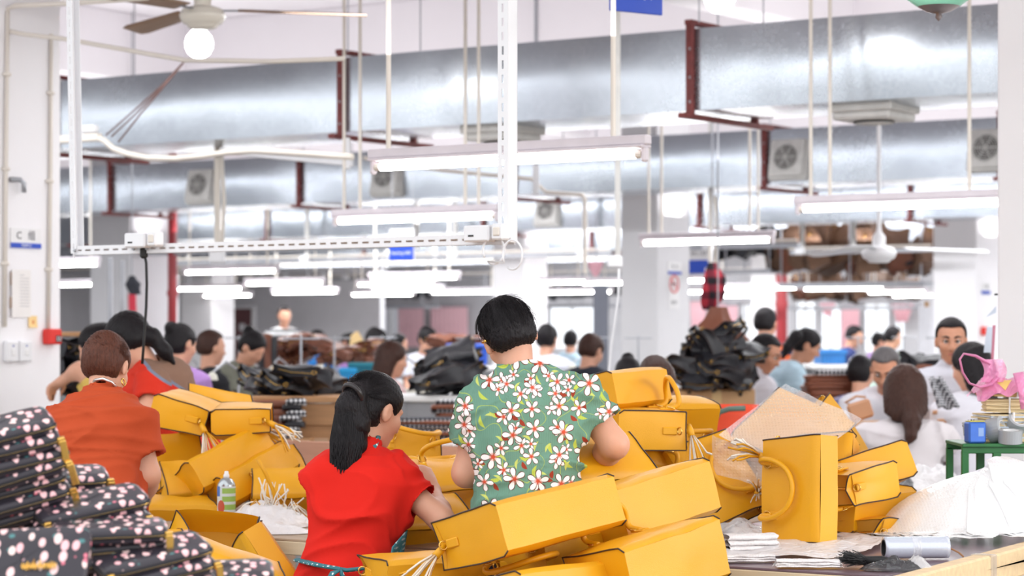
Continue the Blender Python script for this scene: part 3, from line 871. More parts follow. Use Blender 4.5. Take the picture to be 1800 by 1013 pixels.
# beam conduit with elbow
t = thing('beam_conduit', 'cream conduit bending along the beam over the near pillar', 'conduit', PB(15, 10, 9.5))
MB().tube([PB(x, y, 9.3) for x, y in ((-60, 38), (40, 60), (110, 68), (200, 84), (325, 106), (480, 108), (605, 103))], 0.012, 8).build('pipe', M_cream, t, True)
MB().tube([PB(x, y, 9.3) for x, y in ((12, 52), (12, 16), (26, 10), (120, 6), (260, -4))], 0.014, 8).build('pipe', M_cream, t, True)

# pillar signs further away
M, q = side_face(colM, 1185, 471, 0.004)
t = thing('group_sign', 'white group sign with thin blue stripe on the middle pillar', 'sign', q)
MB().box((0, 0, 0), (0.26, 0.12, 0.006), M, 0.002).build('board', M_paper, t)
MB().box((0, -0.05, 0.004), (0.258, 0.026, 0.004), M).build('blue_stripe', M_blue, t)
scribble(M @ Matrix.Translation((0, 0.012, 0.004)), .13, .05, 2, M_ink, 'lettering', t, 3)
M, q = side_face(colM, 1184, 505, 0.004)
t = thing('no_smoking_sign', 'round red no smoking sign on the middle pillar', 'sign', q)
MB().box((0, -0.055, 0), (0.21, 0.32, 0.004), M, 0.001).build('sheet', M_paper, t)
M_rd = mat('sign_red', srgb(226, 96, 100), 0.5, var=0)
rg = MB().ring(M @ Vector((0, 0.03, 0.004)), 0.082, 0.009, VU, 28, 6); rg.build('red_ring', M_rd, t)
MB().box((0, 0.03, 0.004), (0.17, 0.014, 0.003), M @ Matrix.Translation((0, 0.03, 0)) @ Matrix.Rotation(radians(-45), 4, 'Z') @ Matrix.Translation((0, -0.03, 0))).build('red_bar', M_rd, t)
MB().box((-0.005, 0.03, 0.003), (0.09, 0.02, 0.002), M).build('cigarette', M_ink, t)
scribble(M @ Matrix.Translation((0, -0.15, 0.003)), .13, .04, 4, M_ink, 'lettering', t, 5)
def hang_sign(px, py, Y, w, h, label, txt, low=True, rot=-TH):
    c = P(px, py, Y); t = thing('hanging_sign', label, 'sign', c, rot)
    MB().box((0, 0, 0), (w, 0.02, h), None, 0.003).build('board', M_paper, t, world=False)
    MB().box((0, -0.012, -h * 0.27 if low else 0), (w * 0.98, 0.006, h * 0.45 if low else h * 0.98)).build('blue_panel', M_blue, t, world=False)
    R = Matrix((Vector((1, 0, 0)), Vector((0, 0, 1)), Vector((0, -1, 0)))).transposed().to_4x4(); R.translation = (0, -0.016, -h * 0.27 if low else -h * 0.1)
    if txt: text(txt, h * 0.135, rootmat(t) @ R, M_lettering, 'lettering', t)
    else: scribble(rootmat(t) @ R @ Matrix.Translation((0, h * .45, 0.005)), w * .7, h * .16, 5, M_ink, 'lettering', t, 8)
    for sg in (-1, 1): MB().tube([(sg * w * 0.42, 0, h / 2), (sg * w * 0.42, 0, ZC - c.z)], 0.004, 5).build('wire', M_steel, t, world=False)
hang_sign(707, 430, 22.0, 0.28, 0.29, 'white hanging sign with a blue panel behind the near tubes', 'Stitching LINE')
hang_sign(1230, 455, 26.0, 0.3, 0.32, 'pale hanging sign with a violet blue strip by the middle pillar', '')
c = P(1118, -10, 11.0)
t = thing('hanging_sign', 'bright blue hanging sign at the top edge above the nearest duct', 'sign', c, radians(36))
MB().box((0, 0, 0), (0.3, 0.02, 0.17), None, 0.003).build('board', M_blue, t, world=False)
R = Matrix((Vector((1, 0, 0)), Vector((0, 0, 1)), Vector((0, -1, 0)))).transposed().to_4x4(); R.translation = (0, -0.012, -0.01)
scribble(rootmat(t) @ R @ Matrix.Translation((.06, .0, 0)), .08, .03, 2, M_lettering, 'lettering', t, 9)
for sg in (-1, 1): MB().tube([(sg * 0.12, 0, 0.085), (sg * 0.12, 0, ZC - c.z)], 0.004, 5).build('wire', M_steel, t, world=False)
# red pipe beside the grey pillar
p = PB(303, 450, 20.5)
t = thing('red_pipe', 'red fire main pipe standing beside the far grey pillar', 'pipe', (p.x, p.y, 0))
MB().tube([(p.x, p.y, 0), (p.x, p.y, ZC)], 0.052, 14).build('pipe', mat('pipe_red', srgb(150, 44, 50), 0.4, var=0.05), t, True)
for z in (0.8, 1.9, 2.4): MB().lathe([(0.052, -0.03), (0.064, -0.03), (0.064, 0.03), (0.052, 0.03)], 14, Matrix.Translation((p.x, p.y, z))).build('coupling', mat('pipe_red', (1, 1, 1)), t)
for lb, px, b in (('red pipe standing by the back windows behind the striped shirt', 1374, 33.0),):
    p = PB(px, 450, b); t = thing('red_pipe', lb, 'pipe', (p.x, p.y, 0))
    MB().tube([(p.x, p.y, 0), (p.x, p.y, ZC)], 0.085, 14).build('pipe', mat('pipe_red', (1, 1, 1)), t, True)
    MB().lathe([(0.085, -0.04), (0.1, -0.04), (0.1, 0.04), (0.085, 0.04)], 14, Matrix.Translation((p.x, p.y, 1.9))).build('coupling', mat('pipe_red', (1, 1, 1)), t)
# ------------------------------------------------------------------ people
def skin_mat(name, c):
    m = mat(name, c, 0.5, var=0.05, vscale=14, bump=0.06, bscale=400)
    p = m.node_tree.nodes['Principled BSDF']
    p.inputs['Subsurface Weight'].default_value = 0.12; p.inputs['Subsurface Radius'].default_value = (0.02, 0.008, 0.004); p.inputs['Subsurface Scale'].default_value = 0.5
    return m
M_skin = skin_mat('skin', srgb(214, 160, 134))
M_skin2 = skin_mat('skin_tanned', srgb(196, 140, 112))
def hair_mat(name, c, c2=None):
    m = mat(name, c, 0.42, var=0, spec=0.2)
    g = G(m); p = g.nt.nodes['Principled BSDF']
    tc = g.n('ShaderNodeTexCoord').outputs['Object']
    mp = g.n('ShaderNodeMapping'); mp.inputs['Scale'].default_value = (260, 260, 9); g.put(mp.inputs[0], tc)
    n = g.n('ShaderNodeTexNoise'); n.inputs['Scale'].default_value = 1; n.inputs['Detail'].default_value = 2; g.put(n.inputs['Vector'], mp.outputs[0])
    g.put(p.inputs['Base Color'], g.mix(n.outputs[0], tuple(x * 0.5 for x in c), c2 or tuple(min(1, x * 1.7) for x in c)))
    b = g.n('ShaderNodeBump'); b.inputs['Strength'].default_value = 0.9; b.inputs['Distance'].default_value = 0.004
    g.put(b.inputs['Height'], n.outputs[0]); g.put(p.inputs['Normal'], b.outputs[0])
    return m
H_black = hair_mat('black_hair', srgb(24, 20, 23))
H_brown = hair_mat('brown_hair', srgb(60, 34, 28), srgb(112, 66, 50))
H_dbrown = hair_mat('dark_brown_hair', srgb(42, 28, 26), srgb(84, 54, 44))
H_grey = hair_mat('greying_hair', srgb(62, 58, 60), srgb(120, 116, 118))
def cloth(name, c, bump=0.15, rough=0.85):
    return mat(name, c, rough, var=0.05, vscale=5, bump=bump * 1.6, bscale=16, spec=0.2)
C_orange = cloth('burnt_orange_jersey', srgb(184, 74, 40))
C_red = cloth('red_jersey', srgb(210, 34, 24))
C_dark = cloth('dark_trousers', srgb(46, 48, 58))
C_white = cloth('white_cotton', srgb(216, 214, 222))
C_sky = cloth('pale_blue_cotton', srgb(176, 200, 214))
C_lilac = cloth('lilac_jersey', srgb(180, 140, 204))
C_blouse = cloth('white_blouse', srgb(204, 198, 201))
C_grey = cloth('pale_grey_cotton', srgb(205, 206, 216))

def floral_mat():
    m = mat('floral_print_cotton', srgb(88, 132, 112), 0.85, var=0, spec=0.15)
    g = G(m); p = g.nt.nodes['Principled BSDF']
    tc = g.n('ShaderNodeTexCoord').outputs['Object']
    s = g.sep(tc); base = g.comb(s[0], s[2], 0.0)
    def layer(col, scale, off, rnd, petals, size, outline, centre_r, petal_c, centre_c, line_c, narrow=0.42, rmin=0.0):
        q = g.v('ADD', g.v('MULTIPLY', base, (scale, scale, 0)), off)
        v = g.n('ShaderNodeTexVoronoi', voronoi_dimensions='2D'); v.inputs['Scale'].default_value = 1; v.inputs['Randomness'].default_value = rnd
        g.put(v.inputs['Vector'], q)
        d = g.v('SUBTRACT', q, v.outputs['Position']); x, y, _ = g.sep(d)
        rc = g.sep(v.outputs['Color'])
        sz = g.m('MULTIPLY_ADD', rc[0], 0.4, 0.75)
        an = g.m('ADD', g.m('ARCTAN2', y, x), g.m('MULTIPLY', rc[1], 6.28))
        r = g.m('DIVIDE', g.v('LENGTH', d), sz)
        # petal: angular half width shrinks towards the tip
        w = g.m('ABSOLUTE', g.m('SUBTRACT', g.m('FRACT', g.m('DIVIDE', g.m('MULTIPLY', an, petals), 2 * pi)), 0.5))   # 0 on the axis .. 0.5 between
        t = g.m('DIVIDE', r, size)
        half = g.m('MULTIPLY', g.m('SQRT', g.m('MAXIMUM', g.m('SUBTRACT', 1.0, g.m('POWER', g.m('ABSOLUTE', g.m('SUBTRACT', g.m('MULTIPLY', t, 1.75), 0.75)), 2.2)), 0.0)), narrow)
        e = g.m('SUBTRACT', half, w)               # > 0 inside a petal
        ins = g.step(0.02, 0.04, g.m('MULTIPLY', e, -1.0))
        inl = g.step(-0.07, 0.04, g.m('MULTIPLY', e, -1.0))
        keep = g.m('LESS_THAN', rc[2], 1 - rmin)
        col = g.mix(g.m('MULTIPLY', ins, keep), col, line_c)
        col = g.mix(g.m('MULTIPLY', inl, keep), col, petal_c)
        # veins and warm centre
        col = g.mix(g.m('MULTIPLY', g.m('MULTIPLY', g.step(centre_r * 2.1, centre_r, r), keep), 0.55), col, centre_c)
        col = g.mix(g.m('MULTIPLY', g.step(centre_r, centre_r * 0.3, r), keep), col, centre_c)
        return col
    def blobs(col, scale, off, ang, ar, size, c1, rmin, rnd=1.0, vary=1.2):
        q = g.v('ADD', g.v('MULTIPLY', base, (scale, scale, 0)), off)
        v = g.n('ShaderNodeTexVoronoi', voronoi_dimensions='2D'); v.inputs['Scale'].default_value = 1; v.inputs['Randomness'].default_value = rnd
        g.put(v.inputs['Vector'], q); rc = g.sep(v.outputs['Color'])
        d = g.v('SUBTRACT', q, v.outputs['Position']); x, y, _ = g.sep(d)
        a = g.m('ADD', g.m('MULTIPLY', rc[1], vary), ang)
        ca, sa = g.m('COSINE', a), g.m('SINE', a)
        u = g.m('ADD', g.m('MULTIPLY', x, ca), g.m('MULTIPLY', y, sa)); w = g.m('SUBTRACT', g.m('MULTIPLY', y, ca), g.m('MULTIPLY', x, sa))
        w = g.m('ADD', w, g.m('MULTIPLY', g.m('MULTIPLY', u, u), 1.2))
        un = g.m('DIVIDE', u, size); hw = g.m('MULTIPLY', g.m('MAXIMUM', g.m('SUBTRACT', 1.0, g.m('MULTIPLY', un, un)), 0.0), size * ar)
        e = g.m('SUBTRACT', g.m('ABSOLUTE', w), hw)
        k = g.m('MULTIPLY', g.step(0.0, 0.03, e), g.m('LESS_THAN', rc[2], rmin))
        return g.mix(k, col, c1)
    green = srgb(112, 150, 132)
    n = g.n('ShaderNodeTexNoise'); n.inputs['Scale'].default_value = 8; g.put(n.inputs['Vector'], tc)
    col = g.mix(g.m('MULTIPLY', n.outputs[0], 0.5), green, srgb(92, 132, 114))
    # vines
    nn = g.n('ShaderNodeTexNoise'); nn.inputs['Scale'].default_value = 14; nn.inputs['Detail'].default_value = 0; g.put(nn.inputs['Vector'], base)
    vine = g.m('MULTIPLY', g.step(0.012, 0.008, g.m('ABSOLUTE', g.m('SUBTRACT', nn.outputs[0], 0.47))), 0.8)
    col = g.mix(vine, col, srgb(170, 188, 92))
    col = blobs(col, 15.0, (3.3, 1.1, 0), 0.5, 0.30, 0.33, srgb(184, 196, 84), 0.8, vary=3.0)
    col = blobs(col, 17.0, (7.7, 4.1, 0), -0.8, 0.28, 0.30, srgb(196, 204, 110), 0.6, vary=3.0)
    col = blobs(col, 16.0, (1.7, 9.1, 0), 1.2, 0.5, 0.23, srgb(156, 62, 44), 0.55, vary=1.6)
    W_, K_, B_ = srgb(246, 238, 236), srgb(206, 84, 60), srgb(98, 62, 52)
    col = layer(col, 19.0, (0.3, 0.7, 0), 0.6, 5, 0.44, 1, 0.09, W_, K_, B_, 0.37, 0.38)
    col = layer(col, 13.8, (5.2, 2.6, 0), 0.5, 5, 0.46, 1, 0.09, W_, K_, B_, 0.38, 0.1)
    g.put(p.inputs['Base Color'], col)
    w = g.n('ShaderNodeTexWave', bands_direction='X'); w.inputs['Scale'].default_value = 55; w.inputs['Distortion'].default_value = 3; g.put(w.inputs['Vector'], tc)
    b = g.n('ShaderNodeBump'); b.inputs['Strength'].default_value = 0.18; b.inputs['Distance'].default_value = 0.004
    g.put(b.inputs['Height'], w.outputs[0]); g.put(p.inputs['Normal'], b.outputs[0])
    return m
C_floral = floral_mat()
def stripes_mat(name, ca, cb, scale, axis=2, dots=False, gap=0.5):
    m = mat(name, ca, 0.8, var=0, spec=0.2); g = G(m); p = g.nt.nodes['Principled BSDF']
    tc = g.n('ShaderNodeTexCoord').outputs['Object']; s = g.sep(tc)
    if dots:
        q = g.v('MULTIPLY', g.comb(s[0], s[2], s[1]), (scale, scale, scale))
        v = g.n('ShaderNodeTexVoronoi'); v.inputs['Scale'].default_value = 1; v.inputs['Randomness'].default_value = 0.1; g.put(v.inputs['Vector'], q)
        g.put(p.inputs['Base Color'], g.mix(g.step(gap, 0.05, v.outputs['Distance']), ca, cb))
    else:
        f = g.m('FRACT', g.m('MULTIPLY', s[axis], scale))
        g.put(p.inputs['Base Color'], g.mix(g.m('GREATER_THAN', f, gap), ca, cb))
    return m
C_stripe = stripes_mat('orange_navy_stripes', srgb(206, 96, 54), srgb(40, 34, 56), 13.0)
C_apron = stripes_mat('grey_white_stripes', srgb(232, 228, 228), srgb(146, 142, 148), 70.0, 0)
C_polka = stripes_mat('teal_polka_dots', srgb(66, 122, 132), srgb(232, 238, 238), 60.0, dots=True, gap=0.28)
def check_mat(name, ca, cb, cc, sc):
    m = mat(name, ca, 0.8, var=0, spec=0.2); g = G(m); p = g.nt.nodes['Principled BSDF']
    s = g.sep(g.n('ShaderNodeTexCoord').outputs['Object'])
    u = g.m('GREATER_THAN', g.m('FRACT', g.m('MULTIPLY', g.m('ADD', s[0], g.m('MULTIPLY', s[1], 0.6)), sc)), 0.5); v = g.m('GREATER_THAN', g.m('FRACT', g.m('MULTIPLY', s[2], sc)), 0.5)
    c = g.mix(u, ca, cb); g.put(p.inputs['Base Color'], g.mix(v, c, g.mix(u, cb, cc)))
    return m
C_plaid = check_mat('blue_plaid', srgb(96, 104, 150), srgb(150, 150, 196), srgb(208, 204, 222), 22)
C_ging = check_mat('black_white_gingham', srgb(236, 236, 238), srgb(110, 110, 116), srgb(26, 26, 30), 40)

def head_matrix(c, yaw, pitch, roll):
    """yaw from +Y towards +X, pitch up positive, roll: right ear down positive"""
    R = Matrix.Rotation(radians(-yaw), 4, 'Z') @ Matrix.Rotation(radians(pitch), 4, 'X') @ Matrix.Rotation(radians(roll), 4, 'Y')
    M = R; M = Matrix.Translation(c) @ R
    return M
def head_skin(S, H, s=1.0, male=False):
    R = H.to_3x3(); p = lambda x, y, z: H @ (Vector((x, y, z)) * s)
    k = 0.018
    S.ell(p(0, -0.012, 0.03), (0.074 * s, 0.094 * s, 0.084 * s), R, k)
    S.ell(p(0, 0.028, -0.035), (0.058 * s, 0.062 * s, 0.072 * s), R, 0.03)
    S.ell(p(0, 0.06, -0.088), (0.026 * s, 0.022 * s, 0.022 * s), R, 0.03)
    for sg in (-1, 1):
        S.ell(p(sg * 0.036, 0.058, -0.02), (0.026 * s, 0.028 * s, 0.026 * s), R, 0.02)       # cheek
        S.cap(p(sg * 0.012, 0.086, 0.028), p(sg * 0.045, 0.072, 0.026), 0.008 * s, None, 0.014)  # brow
        S.ell(p(sg * 0.03, 0.096, 0.012), (0.016 * s, 0.012 * s, 0.010 * s), R, 0.012, '-')  # eye socket
        S.ell(p(sg * 0.077, -0.006, -0.005), (0.011 * s, 0.02 * s, 0.033 * s), R, 0.006)       # ear
        S.ell(p(sg * 0.088, 0.0, -0.002), (0.006 * s, 0.009 * s, 0.018 * s), R, 0.006, '-')
    S.cap(p(0, 0.084, 0.018), p(0, 0.105, -0.024), 0.008 * s, 0.0125 * s, 0.012)              # nose
    for sg in (-1, 1): S.cap(p(sg * 0.011, 0.09, -0.028), p(sg * 0.012, 0.096, -0.027), 0.008 * s, None, 0.006)
    S.cap(p(-0.018, 0.083, -0.054), p(0.018, 0.083, -0.054), 0.008 * s, None, 0.012)
def face_parts(t, H, s=1.0, lipc=None, browm=None):
    p = lambda x, y, z: H @ (Vector((x, y, z)) * s)
    m_eye = mat('eye_white', srgb(236, 232, 228), 0.3, var=0); m_iris = mat('iris_dark', srgb(30, 20, 18), 0.2, var=0)
    for sg in (-1, 1):
        R = H @ Matrix.Translation(Vector((sg * 0.03, 0.077, 0.012)) * s)
        sp = [(0.0125 * s * sin(pi * i / 6), 0.0125 * s * cos(pi * i / 6)) for i in range(7)]
        e = MB().lathe(sp, 10, R).build('eye', m_eye, t, True)
        MB().lathe([(0.0065 * s * sin(pi * i / 5), 0.0065 * s * cos(pi * i / 5)) for i in range(6)], 8, R @ Matrix.Translation((0, 0.0085 * s, -0.001))).build('iris', m_iris, e, True)
        MB().tube([p(sg * 0.016, 0.0885, 0.013), p(sg * 0.03, 0.0915, 0.0195), p(sg * 0.046, 0.081, 0.014)], 0.0026 * s, 6).build('eyelid', browm or H_black, t, True)
        MB().tube([p(sg * 0.013, 0.094, 0.034), p(sg * 0.03, 0.0925, 0.041), p(sg * 0.05, 0.076, 0.035)], [0.0042 * s, 0.0046 * s, 0.002 * s], 6, flat=0.6).build('eyebrow', browm or H_black, t, True)
    MB().tube([p(-0.023, 0.084, -0.056), p(-0.008, 0.0925, -0.053), p(0, 0.092, -0.054), p(0.008, 0.0925, -0.053), p(0.023, 0.084, -0.056)], [0.002 * s, 0.005 * s, 0.005 * s, 0.005 * s, 0.002 * s], 6).build('lips', mat('lip_pink', srgb(186, 108, 100), 0.45, var=0) if lipc is None else lipc, t, True)
def hair_sdf(H, s, style, extra=None):
    S = SDF(); R = H.to_3x3(); p = lambda x, y, z: H @ (Vector((x, y, z)) * s)
    big = 1.0
    S.ell(p(0, -0.014, 0.036), (0.083 * s, 0.103 * s, 0.09 * s), R, 0.02)
    if style in ('short', 'crop'):
        if style == 'crop':
            for sg in (-1, 1): S.ell(p(sg * 0.088, 0.01, -0.012), (0.035 * s, 0.03 * s, 0.045 * s), R, 0.012, '-')
        S.ell(p(0, -0.05, -0.015), (0.074 * s, 0.056 * s, 0.06 * s), R, 0.03)
        S.box(p(0, 0.0, -0.13), (0.2 * s, 0.2 * s, 0.07 * s), R, 0.005, 0.02, '-')
        S.box(p(0, 0.10, -0.02), (0.2 * s, 0.085 * s, 0.098 * s), R, 0.03, 0.02, '-')
        S.box(p(0, 0.04, -0.09), (0.2 * s, 0.05 * s, 0.08 * s), R, 0.02, 0.02, '-')
    else:
        S.ell(p(0, -0.045, -0.02), (0.076 * s, 0.062 * s, 0.07 * s), R, 0.03)
        S.ell(p(0, 0.10, -0.03), (0.068 * s, 0.085 * s, 0.1 * s), R, 0.02, '-')
        if style not in ('long', 'mid'):
            for sg in (-1, 1): S.ell(p(sg * 0.085, 0.005, -0.02), (0.03 * s, 0.035 * s, 0.045 * s), R, 0.01, '-')
            S.box(p(0, 0.0, -0.15), (0.2 * s, 0.2 * s, 0.075 * s), R, 0.02, 0.03, '-')
    if style == 'bun':
        S.ell(p(0, -0.10, 0.075), (0.042 * s, 0.04 * s, 0.042 * s), R, 0.012)
    if style == 'updo':
        S.ell(p(0, -0.085, 0.02), (0.06 * s, 0.042 * s, 0.06 * s), R, 0.03)
        S.ell(p(0.01, -0.075, 0.07), (0.045 * s, 0.04 * s, 0.035 * s), R, 0.03)
    if style == 'mid':
        for sg in (-1, 1): S.cap(p(sg * 0.066, -0.02, 0.02), p(sg * 0.07, -0.04, -0.09), 0.028 * s, 0.024 * s, 0.03)
        S.loft(p(0, -0.055, 0.06), p(0, -0.08, -0.15), H.to_3x3() @ Vector((0, 1, 0)), [(0, 0.07 * s, 0.04 * s, 0), (0.5, 0.088 * s, 0.042 * s, 0), (0.85, 0.078 * s, 0.03 * s, 0), (1, 0.06 * s, 0.02 * s, 0)], 0.03)
        S.chain([p(0.01, -0.09, -0.08), p(0.02, -0.115, -0.16), p(0.012, -0.125, -0.22), p(-0.01, -0.13, -0.27)], [0.04 * s, 0.035 * s, 0.022 * s, 0.006 * s], 0.03)
    if style == 'long':
        for sg in (-1, 1):
            S.cap(p(sg * 0.07, -0.02, 0.02), p(sg * 0.072, -0.035, -0.11), 0.026 * s, 0.03 * s, 0.03)
        S.loft(p(0, -0.06, 0.06), p(0, -0.085, -0.25), H.to_3x3() @ Vector((0, 1, 0)), [(0, 0.07 * s, 0.04 * s, 0), (0.4, 0.095 * s, 0.045 * s, 0), (0.8, 0.085 * s, 0.035 * s, 0), (1, 0.06 * s, 0.022 * s, 0)], 0.03)
    if extra:
        for pts, rs in extra: S.chain(pts, rs, 0.02)
    return S
def hand(S, w, d, n, side, curl=0.5, s=1.0, fat=1.0):
    """w wrist, d towards the fingers, n out of the palm; side +1 thumb towards d x n"""
    d = Vector(d).normalized(); n = Vector(n); n = (n - d * n.dot(d)).normalized(); l = d.cross(n) * side
    M = Matrix((l, d, n)).transposed()
    S.ell(w + d * 0.048 * s, (0.041 * s, 0.052 * s, 0.017 * s), M, 0.012)
    S.cap(w, w + d * 0.03 * s, 0.024 * s, 0.022 * s, 0.02)
    for i, (o, L) in enumerate(((0.03, 0.068), (0.0105, 0.078), (-0.0095, 0.072), (-0.028, 0.056))):
        b = w + d * (0.088 - abs(o - 0.005) * 0.25) * s + l * o * s
        pts = [b - d * 0.02 * s, b]; a = 0.25 * curl
        for q in (0.45, 0.32, 0.24):
            a += curl * (0.75 + 0.1 * i)
            pts.append(pts[-1] + (d * cos(a) + n * sin(a) + l * o * 1.5).normalized() * L * q * s)
        S.chain(pts, [0.0095 * s * fat, 0.0095 * s * fat, 0.0088 * s * fat, 0.008 * s * fat, 0.0068 * s * fat], 0.004)
    b = w + d * 0.028 * s + l * 0.028 * s
    p1 = b + (l * 0.7 + d * 0.7 + n * 0.35).normalized() * 0.035 * s; p2 = p1 + (l * 0.25 + d * 0.85 + n * 0.4 * (0.5 + curl)).normalized() * 0.03 * s
    p3 = p2 + (l * -0.1 + d * 0.8 + n * 0.5 * (0.5 + curl)).normalized() * 0.024 * s
    S.chain([b - l * 0.01, p1, p2, p3], [0.014 * s, 0.0115 * s, 0.0098 * s, 0.008 * s], 0.008)

FEM = [(-0.16, .104, .082), (0.0, .107, .085), (.2, .098, .076), (.38, .088, .07), (.6, .096, .076), (.78, .104, .07), (.9, .092, .06), (1.0, .05, .046), (1.05, .036, .038)]
MAL = [(-0.16, .094, .072), (0.0, .097, .074), (.2, .094, .07), (.38, .092, .068), (.6, .104, .076), (.78, .116, .072), (.9, .1, .062), (1.0, .054, .05), (1.05, .04, .042)]
def person(label, group=None, *, head, yaw=0, pitch=-15, roll=0, facing=None, h=1.58, male=False, td=(0, 0.15, 1), build=1.0,
           shirt=C_white, sleeve='short', pants=C_dark, hair=('ponytail', H_black), extra=None, skin=None, res=0.012, ov=None,
           hair_amp=0.002, fold=0.006, face=False, hem=-0.14, hs=1.0, parts=None, neckline=0.985, feet=True, collar=None):
    ov = ov or {}; skin = skin or M_skin; s = h / 1.6 * hs
    fa = radians(yaw if facing is None else facing)
    f = Vector((sin(fa), cos(fa), 0)); r = Vector((cos(fa), -sin(fa), 0)); td = Vector(td).normalized()
    J = {}
    H = head_matrix(head, yaw, pitch, roll); hu = H.to_3x3() @ Vector((0, 0, 1)); hf = H.to_3x3() @ Vector((0, 1, 0))
    J['neck'] = ov.get('neck', head - hu * 0.085 * h - hf * 0.012 - td * 0.02)
    J['pel'] = ov.get('pel', J['neck'] - td * 0.315 * h)
    td = (J['neck'] - J['pel']).normalized(); TL = (J['neck'] - J['pel']).length
    sw = (0.122 if male else 0.112) * h * build
    for n, sg in (('L', -1), ('R', 1)):
        J['sh' + n] = ov.get('sh' + n, J['neck'] - td * 0.045 * h + r * sw * sg)
        J['el' + n] = ov.get('el' + n, J['sh' + n] + Vector((0, 0, -0.155 * h)) + f * 0.06 * h + r * 0.02 * sg)
        J['wr' + n] = ov.get('wr' + n, J['el' + n] + f * 0.12 * h - r * 0.045 * h * sg + Vector((0, 0, -0.01)))
    stand = J['pel'].z > 0.68
    for n, sg in (('L', -1), ('R', 1)):
        hp = J['pel'] + r * 0.055 * h * sg - td * 0.02; J['hip' + n] = hp
        if stand:
            an = Vector((J['pel'].x, J['pel'].y, 0.07)) + r * 0.06 * h * sg
            J['kn' + n] = hp.lerp(an, 0.5) + f * 0.03
        else:
            J['kn' + n] = hp + f * 0.26 * h + r * 0.03 * sg + Vector((0, 0, 0.0)); an = Vector((J['kn' + n].x, J['kn' + n].y, 0.07)) - f * 0.05
        J['an' + n] = an
    t = thing('person', label, 'person', (J['pel'].x, J['pel'].y, 0), 0, group)
    tab = MAL if male else FEM
    k = 0.03
    # ---- body, one surface
    B = SDF()
    B.cap(J['neck'] - td * 0.05, H @ (Vector((0, -0.02, -0.05)) * s), 0.052 * s, 0.047 * s, k)
    head_skin(B, H, s, male)
    B.loft(J['pel'], J['neck'], f, [(a, w * h * build * .93, d * h * build * .9, 0) for a, w, d in tab[1:-2]], 0.04)
    fat = build
    for n, sg in (('L', -1), ('R', 1)):
        B.cap(J['neck'] - td * 0.055, J['sh' + n], 0.03, 0.042 * fat, 0.025)
        B.cap(J['sh' + n], J['el' + n], 0.047 * fat, 0.039 * fat, k)
        m_ = J['el' + n].lerp(J['wr' + n], 0.3)
        B.cap(J['el' + n], m_, 0.038 * fat, 0.038 * fat, 0.025); B.cap(m_, J['wr' + n], 0.038 * fat, 0.025, 0.02)
        dd = ov.get('hd' + n, J['wr' + n] - J['el' + n]); nn = ov.get('hn' + n, -VZ + f * 0.2)
        hand(B, J['wr' + n], dd, nn, ov.get('hside' + n, 1 if (Vector(dd).cross(Vector(nn))).dot(r) * sg < 0 else -1), ov.get('curl', 0.55), s, 1.0 if res < 0.008 else 1.25)
    if feet:
        for n in 'LR':
            B.cap(J['hip' + n], J['kn' + n], 0.075, 0.05, 0.03); B.cap(J['kn' + n], J['an' + n], 0.048, 0.034, 0.02)
            B.cap(J['an' + n] - Vector((0, 0, 0.025)), J['an' + n] + f * 0.13 - Vector((0, 0, 0.035)), 0.035, 0.028, 0.02)
    B.build('body', skin, t, max(res, 0.006) if res < 0.01 else res)
    # ---- shirt
    def tops(lo, infl=1.0, thick=0.012):
        S = SDF()
        tt = [(a, w * h * build * infl + thick, d * h * build * infl + thick, 0) for a, w, d in tab if lo < a < neckline]
        ip = lambda q, i: float(np.interp(q, [x[0] for x in tab], [x[i] for x in tab]))
        tt = [(lo, ip(lo, 1) * h * build * infl + thick * 1.3, ip(lo, 2) * h * build * infl + thick * 1.3, 0)] + tt + [(neckline, ip(neckline, 1) * h * build + thick * .8, ip(neckline, 2) * h * build + thick * .8, 0)]
        S.loft(J['pel'], J['neck'], f, tt, 0.05)
        return S
    S = tops(hem)
    if collar:
        S.cap(J['neck'] - td * 0.015, J['neck'] + (H @ Vector((0, -0.02, -0.05)) - J['neck']) * (0.45 if collar == 1 else collar), 0.066, 0.062 if collar == 1 else 0.06, 0.02)
    for n, sg in (('L', -1), ('R', 1)):
        S.cap(J['neck'] - td * 0.018 + r * sg * 0.035, J['sh' + n], 0.05, 0.058 * fat + 0.005, 0.05)
        if sleeve == 'short':
            e = J['sh' + n].lerp(J['el' + n], ov.get('slv', 0.58)); dr = (J['el' + n] - J['sh' + n]).normalized()
            S.cyl(J['sh' + n], e, 0.058 * fat + 0.004, 0.066 * fat + 0.006, 0.05)
            S.cyl(e - dr * 0.03, e + dr * 0.05, 0.056 * fat, 0.06 * fat, 0.004, '-')
        elif sleeve == 'long':
            S.cap(J['sh' + n], J['el' + n], 0.06 * fat, 0.054 * fat, 0.04)
            e = J['el' + n].lerp(J['wr' + n], 0.9); dr = (J['wr' + n] - J['el' + n]).normalized()
            S.cyl(J['el' + n], e, 0.053 * fat, 0.042 * fat, 0.03)
            S.cyl(e - dr * 0.02, e + dr * 0.05, 0.034, 0.034, 0.004, '-')
    S.cap(J['neck'] + td * 0.012, H @ (Vector((0, -0.02, -0.06)) * s), 0.05 * s, 0.056 * s, 0.008, '-')
    so = S.build('blouse' if not male else 'shirt', shirt, t, res, folds(int(abs(head.x * 1000)) % 977, fold))
